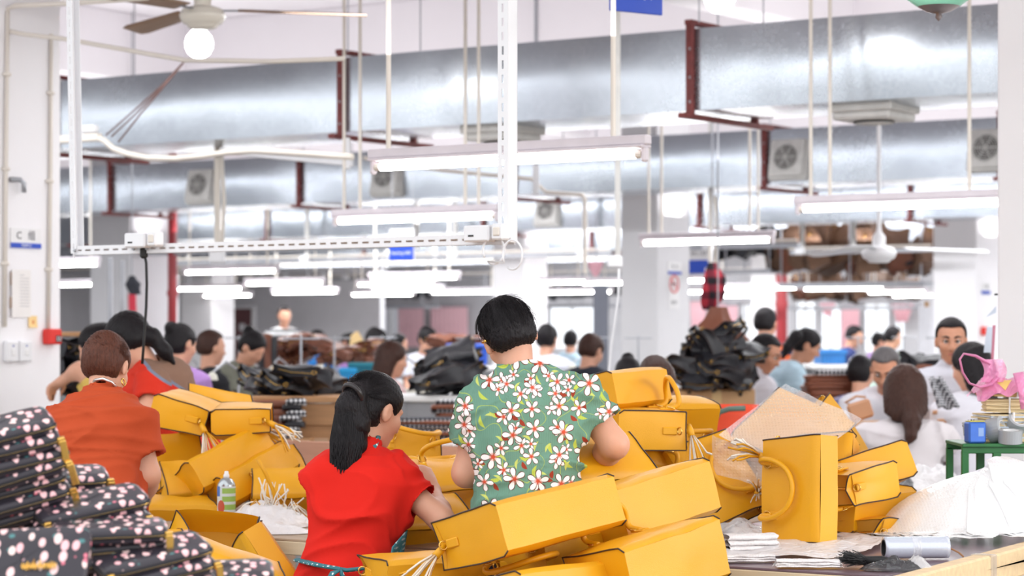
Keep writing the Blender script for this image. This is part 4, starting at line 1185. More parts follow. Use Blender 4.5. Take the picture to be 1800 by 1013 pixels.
    # ---- trousers and shoes
    if feet:
        S = SDF(); ip = lambda q, i: float(np.interp(q, [x[0] for x in tab], [x[i] for x in tab]))
        S.loft(J['pel'], J['neck'], f, [(q, ip(q, 1) * h * build + 0.004, ip(q, 2) * h * build + 0.004, 0) for q in (-0.16, -0.05, 0.06)], 0.05)
        for n in 'LR':
            S.cap(J['hip' + n], J['kn' + n], 0.092 * build, 0.066, 0.05); S.cyl(J['kn' + n], J['an' + n] + Vector((0, 0, 0.03)), 0.066, 0.052, 0.04)
        S.build('trousers', pants, t, max(res, 0.014), folds(5, 0.006))
        for n in 'LR':
            S = SDF(); a = J['an' + n]
            S.cap(Vector((a.x, a.y, 0.045)) - f * 0.03, Vector((a.x, a.y, 0.04)) + f * 0.15, 0.043, 0.038, 0.02)
            S.build('shoe', M_black, t, 0.014)
    # ---- hair
    st, hm = hair
    S = hair_sdf(H, s, st, extra)
    hres = min(res, 0.009)
    Hi = H.inverted()
    def streak(V):
        a = np.array(Hi.to_3x3()); q = (V - np.array(H.translation)) @ a.T
        an = np.arctan2(q[:, 0], q[:, 2] + 0.2 * q[:, 1])
        return hair_amp * (np.sin(an * 38 + 9 * q[:, 1]) * 0.6 + np.sin(an * 71 + 2.0) * 0.4)
    S.build('hair', hm, t, hres, streak)
    if face: face_parts(t, H, s)
    t_data = dict(t=t, J=J, H=H, f=f, r=r, td=td, s=s, shirt=so)
    return t_data

def strands(t, H, pts_fn, n, r, m, name='hair_strand', seed=3):
    """loose hairs as one mass nobody could count"""
    rr = random.Random(seed); mb = MB()
    for i in range(n):
        mb.tube(pts_fn(rr), r, 3, caps=False)
    o = mb.build(name, m, t, True); o['kind'] = 'stuff'
    return o

def loose_hair(t, H, s, m, n=260, to=None, seed=5, zmin=-0.07):
    """fine single hairs over the back of the head, combed to the point TO or straight down"""
    rr = random.Random(seed); C = Vector((0, -0.018, 0.032)); E = Vector((0.0855, 0.1055, 0.0925))
    mb = MB()
    def onto(q, lift):
        d = q - C; k = math.sqrt((d.x / E.x) ** 2 + (d.y / E.y) ** 2 + (d.z / E.z) ** 2)
        return C + d * ((1 + lift) / max(k, 1e-4))
    for i in range(n):
        a = rr.uniform(-1.7, 1.7); th = rr.uniform(0.15, 1.7)
        q0 = C + Vector((E.x * sin(th) * sin(a), -E.y * sin(th) * cos(a), E.z * cos(th)))
        if q0.z < zmin: continue
        if to is None:
            th2 = min(th + rr.uniform(.35, .8), 2.15); a2 = a + rr.uniform(-.12, .12)
            q1 = C + Vector((E.x * sin(th2) * sin(a2), -E.y * sin(th2) * cos(a2), E.z * cos(th2)))
            if q1.z < zmin - .015: continue
        else: q1 = q0.lerp(Vector(to), rr.uniform(.5, .85))
        lf = rr.uniform(0.0, .035) if rr.random() < .8 else rr.uniform(.03, .1)
        mb.tube([H @ (onto(q0.lerp(q1, f), lf * (.3 + f)) * s) for f in (0, .33, .66, 1)], 0.0006, 3, caps=False)
    _tag(mb.build('hair_strand', m, t, True), kind='stuff')

# ---- 1 the woman in the floral shirt
d = person('woman in a green floral print shirt bending over the yellow handbags', head=P(895, 594, 7.42), yaw=-8, pitch=-24, roll=-19, facing=-4, h=1.62, build=1.08,
    shirt=C_floral, hair=('crop', H_black), res=0.007, fold=0.010, hair_amp=0.0028, hs=0.98, collar=0.1,
    ov=dict(neck=P(908, 660, 7.38), pel=P(940, 950, 7.28), shL=P(850, 706, 7.42), shR=P(1014, 692, 7.38), elL=P(820, 832, 7.40), wrL=P(860, 838, 7.66), elR=P(1080, 782, 7.36), wrR=P(1040, 822, 7.58), slv=0.62))
t, H, s = d['t'], d['H'], d['s']
hp = lambda x, y, z: H @ (Vector((x, y, z)) * s)
loose_hair(t, H, s, H_black, 420)
MB().tube([hp(0.086 * cos(a), 0.02 + 0.0 * a, 0.04 + 0.088 * sin(a)) for a in [0.02 + 0.115 * i for i in range(27)]], 0.0035, 6).build('hair_band', mat('dark_band', srgb(40, 34, 36), 0.3), t, True)
MB().tube([hp(0.088, 0.02, 0.02), hp(0.093, 0.0, 0.045), hp(0.09, -0.02, 0.075)], 0.005, 6, flat=0.5).build('hair_clip', M_white, t, True)
MB().tube([hp(-0.09, -0.02, 0.005), hp(-0.086, -0.05, -0.005)], 0.004, 6).build('hair_pin', M_brass, t, True)
# ---- 2 the woman in red
d = person('seated woman in a red T-shirt with a long black ponytail', head=P(657, 724, 7.52), yaw=48, pitch=-22, roll=0, facing=22, h=1.56, build=0.95,
    shirt=C_red, hair=('ponytail', H_black), res=0.007, fold=0.011, hair_amp=0.002, hem=-0.1, collar=0.22,
    extra=[([P(640, 686, 7.46), P(622, 690, 7.41), P(612, 715, 7.39), P(608, 760, 7.385), P(602, 800, 7.385), P(598, 822, 7.385)], [0.03, 0.026, 0.036, 0.036, 0.03, 0.008]),
           ([P(626, 696, 7.40), P(630, 745, 7.39), P(628, 790, 7.39), P(622, 818, 7.39)], [0.026, 0.034, 0.026, 0.006]),
           ([P(616, 706, 7.39), P(604, 770, 7.385), P(592, 812, 7.385)], [0.024, 0.026, 0.006])],
    ov=dict(neck=P(636, 800, 7.44), pel=P(613, 1046, 7.36), shL=P(578, 828, 7.42), shR=P(688, 838, 7.46), elL=P(600, 905, 7.66), wrL=P(680, 862, 7.78), elR=P(776, 914, 7.40), wrR=P(760, 864, 7.60),
            hdR=Vector((-0.14, 0.14, 0.3)), hnR=Vector((-0.6, 0.5, -0.5)), slv=0.62, curl=0.75))
t, H, s = d['t'], d['H'], d['s']; red = d
loose_hair(t, H, s, H_black, 260, H.inverted() @ P(622, 692, 7.39) / s, 6)
rg_ = P(622, 692, 7.38)
MB().ring(P(620, 692, 7.385), 0.032, 0.008, (0.55, 0.6, 0.5), 18, 8).build('hair_tie', mat('dark_band', (0, 0, 0)), t, True)
def tail(rr):
    o = rr.uniform(-1, 1); q = rr.uniform(-1, 1); e = rr.uniform(800, 842)
    return [P(622 + 8 * o, 694 + 4 * q, 7.375), P(612 + 24 * o, 730, 7.345 + 0.02 * abs(o)), P(610 + 30 * o, 775, 7.335 + 0.025 * abs(o)), P(605 + 22 * o + rr.uniform(-4, 4), e, 7.33 + 0.02 * abs(o))]
strands(t, H, tail, 420, 0.0017, H_black)
# apron: neck strap, waist tie with a bow, side panel
M_pk = C_polka
n_ = d['J']['neck']
MB().tube([P(646, 792, 7.41), P(658, 786, 7.40), P(664, 774, 7.43), P(666, 766, 7.47)], 0.008, 8, flat=0.35).build('apron_strap', M_pk, t, True)
MB().tube([P(524, 985, 7.36), P(560, 994, 7.22), P(610, 1003, 7.18), P(660, 997, 7.21), P(694, 975, 7.32), P(702, 930, 7.42)], [0.018] * 4 + [0.024, 0.02], 8, flat=0.35, up=(0, 1, 0)).build('apron_tie', M_pk, t, True)
MB().grid(lambda u_, v_: P(690 + 26 * u_ - 14 * v_, 962 + 80 * v_ - 30 * u_, 7.2 + 0.22 * u_ ** 1.5), 8, 10).build('apron_side', M_pk, t, True, thick=0.004)
for q in ((585, 1008, 570, 1035), (600, 1008, 612, 1038)):
    MB().tube([P(600, 1002, 7.16), P(q[0], q[1], 7.14), P(q[2], q[3], 7.15)], [0.008, 0.02, 0.022], 8, flat=0.3, up=(0, 1, 0)).build('apron_bow', M_pk, t, True)
# ---- 3 the woman in burnt orange
d = person('woman in a burnt orange T-shirt seen from behind with pinned up brown hair', head=P(188, 646, 8.262), yaw=16, pitch=-30, roll=0, facing=10, h=1.46, build=1.11,
    shirt=C_orange, hair=('updo', H_brown), res=0.008, fold=0.011, hem=-0.02, hs=1.0, collar=0.1,
    ov=dict(neck=P(180, 700, 8.172), pel=P(160, 892, 8.028), shL=P(106, 742, 8.190), shR=P(236, 742, 8.154), elL=P(92, 836, 8.235), wrL=P(130, 888, 8.415), elR=P(258, 836, 8.118), wrR=P(246, 892, 8.280), slv=0.66))
t, H = d['t'], d['H']
loose_hair(t, H, d['s'], H_brown, 380, (0, -.12, .03), 7, -.05)
MB().tube([P(160, 676, 8.208), P(168, 668, 8.154), P(182, 666, 8.127), P(196, 672, 8.127), P(206, 684, 8.154)], 0.005, 8).build('necklace', mat('silver', srgb(220, 216, 214), 0.2, 0.9), t, True)
MB().ring(P(217, 672, 8.190), 0.012, 0.003, (0.6, -0.2, 0.2), 12, 6).build('earring', M_brass, t, True)
MB().grid(lambda u_, v_: P(200 + 38 * u_, 846 + 64 * v_ + 6 * u_, 7.95 + 0.05 * u_ + 0.012 * sin(u_ * 30)), 24, 8).build('apron', C_apron, t, True, thick=0.004)
# ---- 4 the woman in red and brown
C_rb = mat('red_brown_jersey', srgb(206, 52, 34), 0.85, var=0, spec=0.2)
g = G(C_rb); pz = g.sep(g.n('ShaderNodeTexCoord').outputs['Object'])
k_ = g.m('ADD', g.m('MULTIPLY', pz[0], 0.75), pz[2])
zz = P(300, 664, 10.4).z + 0.75 * (P(300, 664, 10.4).x - P(300, 664, 10.4).x)
g.put(g.nt.nodes['Principled BSDF'].inputs['Base Color'], g.mix(g.m('GREATER_THAN', k_, 1.215), g.mix(g.m('GREATER_THAN', k_, 1.2), srgb(206, 52, 34), srgb(120, 130, 150)), srgb(134, 104, 88)))
d = person('woman in a red and brown top bending with black hair behind the burnt orange shirt', head=P(226, 600, 10.55), yaw=-62, pitch=-38, roll=0, facing=-60, h=1.58, build=1.08,
    shirt=C_rb, hair=('ponytail', H_black), res=0.009, fold=0.004, hs=1.04,
    extra=[([P(250, 580, 10.5), P(268, 592, 10.5), P(290, 618, 10.5), P(306, 640, 10.5)], [0.03, 0.035, 0.03, 0.008])],
    ov=dict(neck=P(262, 640, 10.52), pel=P(318, 800, 10.62), shL=P(268, 672, 10.36), shR=P(270, 662, 10.72), elL=P(258, 740, 10.22), wrL=P(225, 770, 10.1), elR=P(240, 735, 10.8), wrR=P(205, 760, 10.7)))
t, H, s = d['t'], d['H'], d['s']
MB().ring(H @ (Vector((-0.082, -0.0, -0.04)) * s), 0.011, 0.003, H.to_3x3() @ Vector((0, 1, 0)), 12, 6).build('earring', M_brass, t, True)

# ---- people further away
NP = [
 # label, px, py, Y, dict
 ('woman in a lilac shirt with a black bun turned away behind the bag pile', 318, 606, 14.2, dict(yaw=40, pitch=-15, shirt=C_lilac, hair=('bun', H_black), td=(-0.12, 0.05, 1), build=1.05, res=0.012)),
 ('man in a white shirt with short black hair looking down at his work', 1346, 622, 15.8, dict(yaw=118, pitch=-28, facing=120, shirt=C_white, sleeve='long', male=True, hair=('short', H_black), td=(0.1, -0.06, 1), skin=M_skin2, face=True, res=0.011, collar=1, h=1.66)),
 ('woman in a pale blue shirt bending to the side, seen in profile', 1418, 608, 17.2, dict(yaw=95, pitch=-30, facing=95, shirt=C_sky, hair=('ponytail', H_black), td=(0.42, 0.0, 1), build=1.12, skin=M_skin2, face=True, res=0.012, ext=[((1400, 592), (1385, 610), (1376, 630))])),
 ('man in an orange and navy striped shirt standing with his back turned', 1346, 570, 18.6, dict(yaw=25, pitch=-12, facing=-10, shirt=C_stripe, male=True, hair=('short', H_black), td=(0.1, 0.1, 1), h=1.66, res=0.012)),
 ('standing man in a pale grey shirt facing us by the white pillar', 1672, 600, 12.8, dict(yaw=188, pitch=-10, facing=190, shirt=C_grey, male=True, hair=('short', H_black), td=(0.0, -0.02, 1), h=1.62, skin=M_skin2, face=True, res=0.01, collar=1)),
 ('man with greying hair and a white T-shirt bending forward behind the white blouse', 1556, 650, 13.8, dict(yaw=196, pitch=-32, facing=200, shirt=C_white, male=True, hair=('short', H_grey), td=(-0.05, -0.35, 1), h=1.64, skin=M_skin2, face=True, res=0.011)),
 ('woman in a white blouse seen from behind with long brown hair', 1590, 690, 11.8, dict(yaw=4, pitch=-14, facing=0, shirt=C_blouse, sleeve='long', hair=('mid', H_dbrown), td=(0.04, 0.1, 1), res=0.009, build=1.06, hs=1.12, collar=1, ov=dict(elL=P(1532, 790, 11.9), wrL=P(1560, 815, 12.1), elR=P(1668, 775, 11.75), wrR=P(1640, 812, 12.0)))),
 ('dark haired person in blue plaid turned away behind the brown leather stack', 1514, 658, 15.2, dict(yaw=30, pitch=-18, facing=20, shirt=C_plaid, hair=('updo', H_black), td=(0.0, 0.1, 1), res=0.012, hs=0.95)),
 ('woman with straight black hair hidden behind the pink plastic bag', 1706, 646, 12.5, dict(yaw=-40, pitch=-20, facing=10, shirt=C_white, hair=('long', H_black), td=(0.0, 0.1, 1), res=0.011, hs=1.05)),
 ('woman whose brown head shows above the yellow bags by the pillar', 1154, 682, 10.4, dict(yaw=175, pitch=-40, facing=180, shirt=C_dark, hair=('updo', H_dbrown), td=(0.0, -0.3, 1), res=0.011)),
 ('person showing only two dark hair buns before the grey pillar', 1104, 664, 14.0, dict(yaw=180, pitch=-30, facing=180, shirt=C_dark, hair=('bun', H_black), td=(0.0, -0.2, 1), res=0.012, hs=0.95)),
 ('young woman with long dark hair at a sewing machine, in profile', 690, 632, 16.0, dict(yaw=70, pitch=-12, facing=70, shirt=cloth('rose_cotton', srgb(216, 186, 186)), hair=('long', H_dbrown), td=(0.05, 0.05, 1), res=0.012, face=True)),
 ('person in yellow reaching out an arm beside the near pillar', 170, 612, 12.4, dict(yaw=-70, pitch=-20, facing=-80, shirt=cloth('yellow_cotton', srgb(214, 180, 96)), hair=('updo', H_black), td=(-0.1, 0.1, 1), res=0.012, reach=((140, 650), (112, 668)))),
 ('woman with pinned dark hair bent over her hands in the sewing rows', 443, 612, 17.0, dict(yaw=120, pitch=-40, facing=120, shirt=cloth('olive_cotton', srgb(128, 130, 118)), hair=('bun', H_black), td=(0.2, -0.15, 1), res=0.014)),
 ('person in black sitting by the pillar with the maroon board', 372, 612, 16.5, dict(yaw=60, pitch=-10, facing=60, shirt=cloth('black_cotton', srgb(44, 44, 48)), hair=('short', H_dbrown), td=(0, 0.05, 1), res=0.014)),
 ('distant person standing alone against the grey wall', 500, 556, 31.0, dict(yaw=160, pitch=-10, shirt=stripes_mat('grey_stripes', srgb(190, 190, 190), srgb(60, 60, 64), 14.0), hair=('short', H_black), td=(0, 0, 1), res=0.018, h=1.7)),
 ('distant worker in a blue top with cropped black hair', 556, 602, 24.0, dict(yaw=-70, pitch=-20, shirt=cloth('blue_cotton', srgb(44, 110, 176)), hair=('short', H_black), td=(-0.1, 0, 1), res=0.016)),
 ('distant worker in white bowed behind the tan board', 662, 600, 23.0, dict(yaw=80, pitch=-35, shirt=C_white, hair=('updo', H_black), td=(0.25, 0, 1), res=0.016)),
 ('distant worker with a dark bowed head left of the blue crate', 752, 600, 22.0, dict(yaw=150, pitch=-35, shirt=C_grey, hair=('updo', H_black), td=(0, -0.2, 1), res=0.016)),
 ('distant worker with a round black head behind the floral shirt', 962, 598, 21.0, dict(yaw=20, pitch=-20, shirt=C_grey, hair=('updo', H_black), td=(0, 0.1, 1), res=0.016, hs=1.1)),
 ('distant worker with a black head under the bright window', 1003, 600, 27.0, dict(yaw=10, pitch=-15, shirt=C_sky, hair=('updo', H_black), td=(0, 0.1, 1), res=0.018)),
 ('distant worker in navy before the bright back window', 1502, 592, 27.0, dict(yaw=100, pitch=-25, shirt=cloth('navy_cotton', srgb(56, 66, 112)), hair=('short', H_black), td=(0.1, 0, 1), res=0.018)),
 ('distant worker in pale green leaning to the side by the back window', 1570, 594, 26.0, dict(yaw=70, pitch=-20, shirt=cloth('mint_cotton', srgb(198, 222, 212)), hair=('short', H_black), td=(0.35, 0, 1), res=0.018)),
 ('distant worker with only a dark crown showing between two others', 1547, 602, 31.0, dict(yaw=90, pitch=-20, shirt=C_lilac, hair=('updo', H_black), td=(0.1, 0, 1), res=0.02)),
 ('distant worker in pale clothes with black hair beside the tan board', 612, 602, 29.0, dict(yaw=-60, pitch=-20, shirt=C_lilac, hair=('updo', H_black), td=(0, 0, 1), res=0.018)),
 ('worker with dark hair half hidden at the grey sewing frame', 702, 606, 27.0, dict(yaw=60, pitch=-15, shirt=C_grey, hair=('short', H_black), td=(0, 0, 1), res=0.018)),
 ('worker behind a black bundle in front of the middle pillar', 1040, 618, 17.5, dict(yaw=40, pitch=-30, shirt=C_dark, hair=('updo', H_dbrown), td=(0, 0.1, 1), res=0.016)),
]
for lb, px, py, Y, kw in NP:
    kw = dict(kw); ex = kw.pop('ext', None); rc = kw.pop('reach', None)
    if ex: kw['extra'] = [([P(x, y, Y - 0.12) for x, y in e], [0.05, 0.036, 0.012][:len(e)]) for e in ex]
    if rc: kw['ov'] = dict(elL=P(rc[0][0], rc[0][1], Y - 0.2), wrL=P(rc[1][0], rc[1][1], Y - 0.15))
    if kw['res'] >= 0.016: kw['fold'] = 0.004
    kw.setdefault('fold', 0.006)
    person(lb, head=P(px, py, Y), **kw)
# ------------------------------------------------------------------ packing tables
M_wood = mat('worn_table_wood', srgb(176, 152, 128), 0.6, var=0.14, vscale=3, bump=0.1, bscale=40, stretch=(1, 6, 6))
M_edge = mat('pale_table_edge', srgb(214, 196, 166), 0.6, var=0.1, vscale=5, stretch=(1, 8, 8))
M_purple = mat('purple_laminate', srgb(112, 92, 102), 0.28, var=0.1, vscale=6)
M_pine = mat('pine_board', srgb(226, 196, 152), 0.55, var=0.1, vscale=4, bump=0.08, bscale=30, stretch=(1, 10, 10))
TZ = 0.75
def table(label, a0, a1, b0, b1, z, mtop, medge, legs=True, th=0.045, cat='table', name='packing_table'):
    t = thing(name, label, cat, U((a0 + a1) / 2, (b0 + b1) / 2, 0), -TH)
    w, d = a1 - a0, b1 - b0
    MB().box((0, 0, z - 0.004), (w - 0.004, d - 0.004, 0.008), None, 0.002).build('tabletop', mtop, t, world=False)
    e = MB()
    for sg in (-1, 1): MB().box((0, sg * (d / 2 - 0.01), z - th / 2 - 0.008), (w, 0.02, th), None, 0.003).build('edge_board', medge, t, world=False)
    for sg in (-1, 1): MB().box((sg * (w / 2 - 0.01), 0, z - th / 2 - 0.008), (0.02, d, th), None, 0.003).build('edge_board', medge, t, world=False)
    MB().box((0, 0, z - 0.02 - 0.006), (w - 0.05, d - 0.05, 0.02)).build('underlay', medge, t, world=False)
    for sx in (-1, 1):
        for sy in (-1, 1):
            MB().box((sx * (w / 2 - 0.08), sy * (d / 2 - 0.08), (z - 0.05) / 2), (0.06, 0.06, z - 0.05), None, 0.005).build('leg', medge, t, world=False)
    for sy in (-1, 1):
        MB().box((0, sy * (d / 2 - 0.08), 0.25), (w - 0.2, 0.03, 0.05), None, 0.004).build('stretcher', medge, t, world=False)
    return t
aL = AB(P(250, 945, 8.9))[0]
aM = AB(P(930, 970, 7.5))[0]
table('worn wooden packing table with a pale edge behind the seated woman in red', aL - 0.2, aM, 6.15, 8.6, TZ, M_wood, M_edge)
aR = AB(P(1560, 1010, 6.75))[0]
tb = table('packing table with a dark purple top under the upright yellow handbag', aM + 0.02, aR, 6.15, 8.4, TZ, M_purple, M_edge)
# raised pine lip along its end
e0, e1 = P(1480, 1055, 6.3), P(1860, 944, 8.1)
e0.z = e1.z = TZ + 0.0
dv = (e1 - e0).normalized(); nv = Vector((-dv.y, dv.x, 0))
tt = tb
Rm = Matrix((dv, nv, VZ)).transposed().to_4x4(); Rm.translation = (e0 + e1) / 2 + nv * -0.03 + Vector((0, 0, -0.035))
MB().box((0, 0, 0), ((e1 - e0).length, 0.06, 0.09), Rm, 0.006).build('end_plank', M_pine, tt)
MB().box((0.1, 0, 0.0), (0.05, 0.07, 0.094), Rm, 0.004).build('tape_wrap', mat('clear_tape', srgb(220, 205, 185), 0.2, alpha=0.6), tt)
MB().box((0, 0, -0.38), ((e1 - e0).length - 0.1, 0.03, 0.6), Rm, 0.004).build('side_board', M_pine, tt)
# fill of purple top out to the plank
poly = [U(aR - 0.02, 6.16), U(aR - 0.02, 8.4), e1 + nv * 0.01, e0 + nv * 0.01]
m_ = MB(); m_.add([(p.x, p.y, TZ - 0.001) for p in poly] + [(p.x, p.y, TZ - 0.03) for p in poly], [(3, 2, 1, 0), (4, 5, 6, 7), (0, 1, 5, 4), (1, 2, 6, 5), (2, 3, 7, 6), (3, 0, 4, 7)]); m_.build('table_flap', M_purple, tb)

# ------------------------------------------------------------------ yellow handbags
def leather(name, c):
    m = mat(name, c, 0.42, var=0.05, vscale=3.0, bump=0.12, bscale=420, spec=0.45)
    return m
L_yel = leather('yellow_leather', srgb(227, 162, 20))
L_int = leather('yellow_leather_inside', srgb(196, 140, 40))
L_edge = mat('dark_edge_paint', srgb(52, 34, 30), 0.5, var=0.05)
L_white = mat('white_leather_back', srgb(238, 230, 218), 0.7, var=0.04)
G_YB = 'yellow leather handbags piled on the packing tables'
def bag(label, c, w, h, dims=(.40, .27, .165), seed=1, crumple=0.012, puff=0.012, top=0.5, handles=('up', 'up'), tassel=None, base=True, tabs=True, sag=0.0, zipper=True, open_=0.0, fold_in=0.03, inner=None, deep=0.95):
    """c: base centre, w: direction of the long side, h: direction base to opening"""
    w = Vector(w).normalized(); h = Vector(h); h = (h - w * h.dot(w)).normalized(); n = h.cross(w).normalized()   # n: out of one broad face
    R = Matrix((w, n, h)).transposed().to_4x4(); R.translation = c       # local x long, y depth, z height
    t = thing('handbag', label, 'handbag', c, 0, G_YB)
    Wd, Ht, Dp = dims; rr = random.Random(seed); so = Vector((rr.uniform(-50, 50), rr.uniform(-50, 50), rr.uniform(-50, 50)))
    def deform(p):
        q = Vector(p); k = q.z / Ht
        v = mnoise.noise_vector(q * 5.5 + so) * crumple * (0.35 + 0.9 * k) + mnoise.noise_vector(q * 13 + so) * crumple * 0.35
        q = q + v
        q.y += sag * k * k
        return R @ q
    nx, ny, nz = 18, 8, 14
    def shell(fn_y, name):
        m = MB(); m.grid(fn_y, nx, nz); return m.build(name, L_yel, t, True)
    def dep(k): return Dp / 2 * (1 - (1 - top) * k ** 1.2)
    def wid(k): return Wd / 2 * (1 - 0.07 * k)
    for sg, nm in ((-1, 'front_panel'), (1, 'back_panel')):
        def fp(u_, v_):
            x = (u_ * 2 - 1)
            if sg > 0: x = -x
            y = dep(v_) + puff * sin(pi * min(1, v_ * 1.05)) * cos(x * pi / 2) ** 0.5 if abs(x) < 1 else dep(v_)
            if v_ < 0.08: y -= 0.012 * (1 - v_ / 0.08) ** 2
            y += open_ * v_ ** 2 * (1 - x * x)
            return deform((x * wid(v_), sg * y, Ht * v_))
        MB().grid(fp, nx, nz).build(nm, L_yel, t, True)
    for sg in (-1, 1):
        def gp(u_, v_):
            y = (u_ * 2 - 1) * (1 if sg > 0 else -1)
            inn = fold_in * v_ ** 1.3 * (1 - abs(y)) ** 0.8
            yy = dep(v_)
            if v_ < 0.08: yy -= 0.012 * (1 - v_ / 0.08) ** 2
            return deform((sg * (wid(v_) - inn + (0.008 * sin(pi * v_) * (1 - y * y))), y * yy, Ht * v_))
        go = MB().grid(gp, ny, nz).build('gusset', L_yel, t, True)
        for s2 in (0.0, 1.0):
            pts = [gp(s2, i / nz) for i in range(nz + 1)]
            off = (R.to_3x3() @ Vector((sg * 0.0012, (1 if (s2 * 2 - 1) * (1 if sg > 0 else -1) > 0 else -1) * 0.0012, 0)))
            MB().tube([p + off for p in pts], 0.0024, 5).build('edge_trim', L_edge, go, True)
        MB().tube([gp(i / 8, 1.0) for i in range(9)], 0.0024, 5).build('edge_trim', L_edge, go, True)
        if tabs:
            g0 = gp(0.5, 0.8); ex = R.to_3x3() @ Vector((sg, 0, 0)); ez = R.to_3x3() @ Vector((0, 0, 1))
            Rt = R.to_3x3().to_4x4(); Rt.translation = g0 + ex * 0.006
            tb_ = MB().box((0, 0, -0.012), (0.006, 0.026, 0.05), Rt, 0.003).build('ring_tab', L_yel, t)
            MB().ring(g0 + ex * 0.012 + ez * 0.02, 0.012, 0.0024, R.to_3x3() @ Vector((0.4, 0, 1)), 16, 6).build('ring', M_brass, tb_, True)
    def bp(u_, v_):
        return deform(((u_ * 2 - 1) * Wd / 2, (v_ * 2 - 1) * (Dp / 2 - 0.012), -0.004 + 0.004 * abs(u_ * 2 - 1)))
    MB().grid(lambda u_, v_: bp(1 - u_, v_), nx, 5).build('base_panel', L_yel, t, True)
    # closed top with its zip, a little below the rim
    def tp(u_, v_):
        x = (u_ * 2 - 1); y = (v_ * 2 - 1); kk = deep
        return deform((x * (wid(kk) - fold_in * 0.5 * (1 - abs(y))), y * (dep(kk) - 0.002 + open_ * .9 * (1 - x * x)), Ht * kk - 0.012 * (1 - y * y)))
    to = MB().grid(tp, nx, 4).build('top_panel', inner or L_int, t, True)
    if zipper:
        MB().tube([tp(0.06 + 0.88 * i / 10, 0.5) + R.to_3x3() @ Vector((0, 0, 0.002)) for i in range(11)], 0.0045, 5, flat=0.5).build('zip', M_brass, to, True)
    # handles
    for hd, sg in zip(handles, (-1, 1)):
        if hd is None: continue
        hw = 0.085; y0 = sg * (dep(0.82) + puff * 0.5 + 0.004)
        if hd == 'up': arc = [(-hw, y0, Ht * .78), (-hw, y0, Ht * 1.0), (-hw * .92, y0 * .9, Ht + .05), (-hw * .6, y0 * .7, Ht + .1), (0, y0 * .5, Ht + .125)]
        elif hd == 'side': arc = [(-hw, y0, Ht * .78), (-hw, y0 * 1.1, Ht * .95), (-hw * 1.05, y0 + sg * .03, Ht * .98), (-hw * .9, y0 + sg * .075, Ht * .93), (0, y0 + sg * .115, Ht * .88)]
        else: arc = [(-hw, y0, Ht * .8), (-hw * 1.0, y0 + sg * .012, Ht * .93), (-hw * 1.15, y0 + sg * .03, Ht * .9), (-hw * 1.1, y0 + sg * .032, Ht * .65), (-hw * .7, y0 + sg * .028, Ht * .42), (0, y0 + sg * .026, Ht * .34)]
        full = [Vector(p) for p in arc] + [Vector((-p[0], p[1], p[2])) for p in arc[:-1]][::-1]
        # smooth the polyline
        for _ in range(2):
            nw = [full[0]]
            for a_, b_ in zip(full[:-1], full[1:]): nw += [a_.lerp(b_, 0.25), a_.lerp(b_, 0.75)]
            full = nw + [full[-1]]
        pts = [R @ p for p in full]
        ho = MB().tube(pts, 0.0088, 8).build('handle', L_yel, t, True)
        for sx in (-1, 1):
            MB().box((sx * hw, y0, Ht * .8), (0.028, 0.007, 0.055), R, 0.003).build('handle_tab', L_yel, ho)
            MB().ring(R @ Vector((sx * hw, y0 + sg * .004, Ht * .86)), 0.014, 0.003, R.to_3x3() @ Vector((0, 1, 0.2)), 14, 6).build('handle_ring', M_brass, ho, True)
    if tassel is not None:
        make_tassel(t, R @ Vector(tassel[0]), Vector(tassel[1]), seed)
    return t, R
def make_tassel(t, p, d, seed, n=13, L=0.12):
    rr = random.Random(seed + 99); d = d.normalized()
    hd = MB().tube([p, p + d * 0.02, p + d * 0.045], [0.007, 0.011, 0.012], 8).build('tassel', L_yel, t, True)
    x = d.orthogonal().normalized(); y = d.cross(x)
    for i in range(n):
        a = rr.uniform(0, 6.28); s_ = rr.uniform(0.15, 0.55); v = (x * cos(a) + y * sin(a))
        q0 = p + d * 0.042 + v * 0.006
        pts = [q0, q0 + d * L * .35 + v * .012 * s_ * 3, q0 + d * L * .7 * (1 - s_ * .2) + v * .035 * s_ * 2 + Vector((0, 0, -.008)), q0 + d * L * (1 - s_ * .35) + v * .05 * s_ * 2 + Vector((0, 0, -.03 * rr.random()))]
        MB().tube(pts, 0.0035, 4, flat=0.35).build('tassel_strip', L_white if i % 3 else L_yel, hd, True)

def D(x, y, z): return Vector((x, y, z))
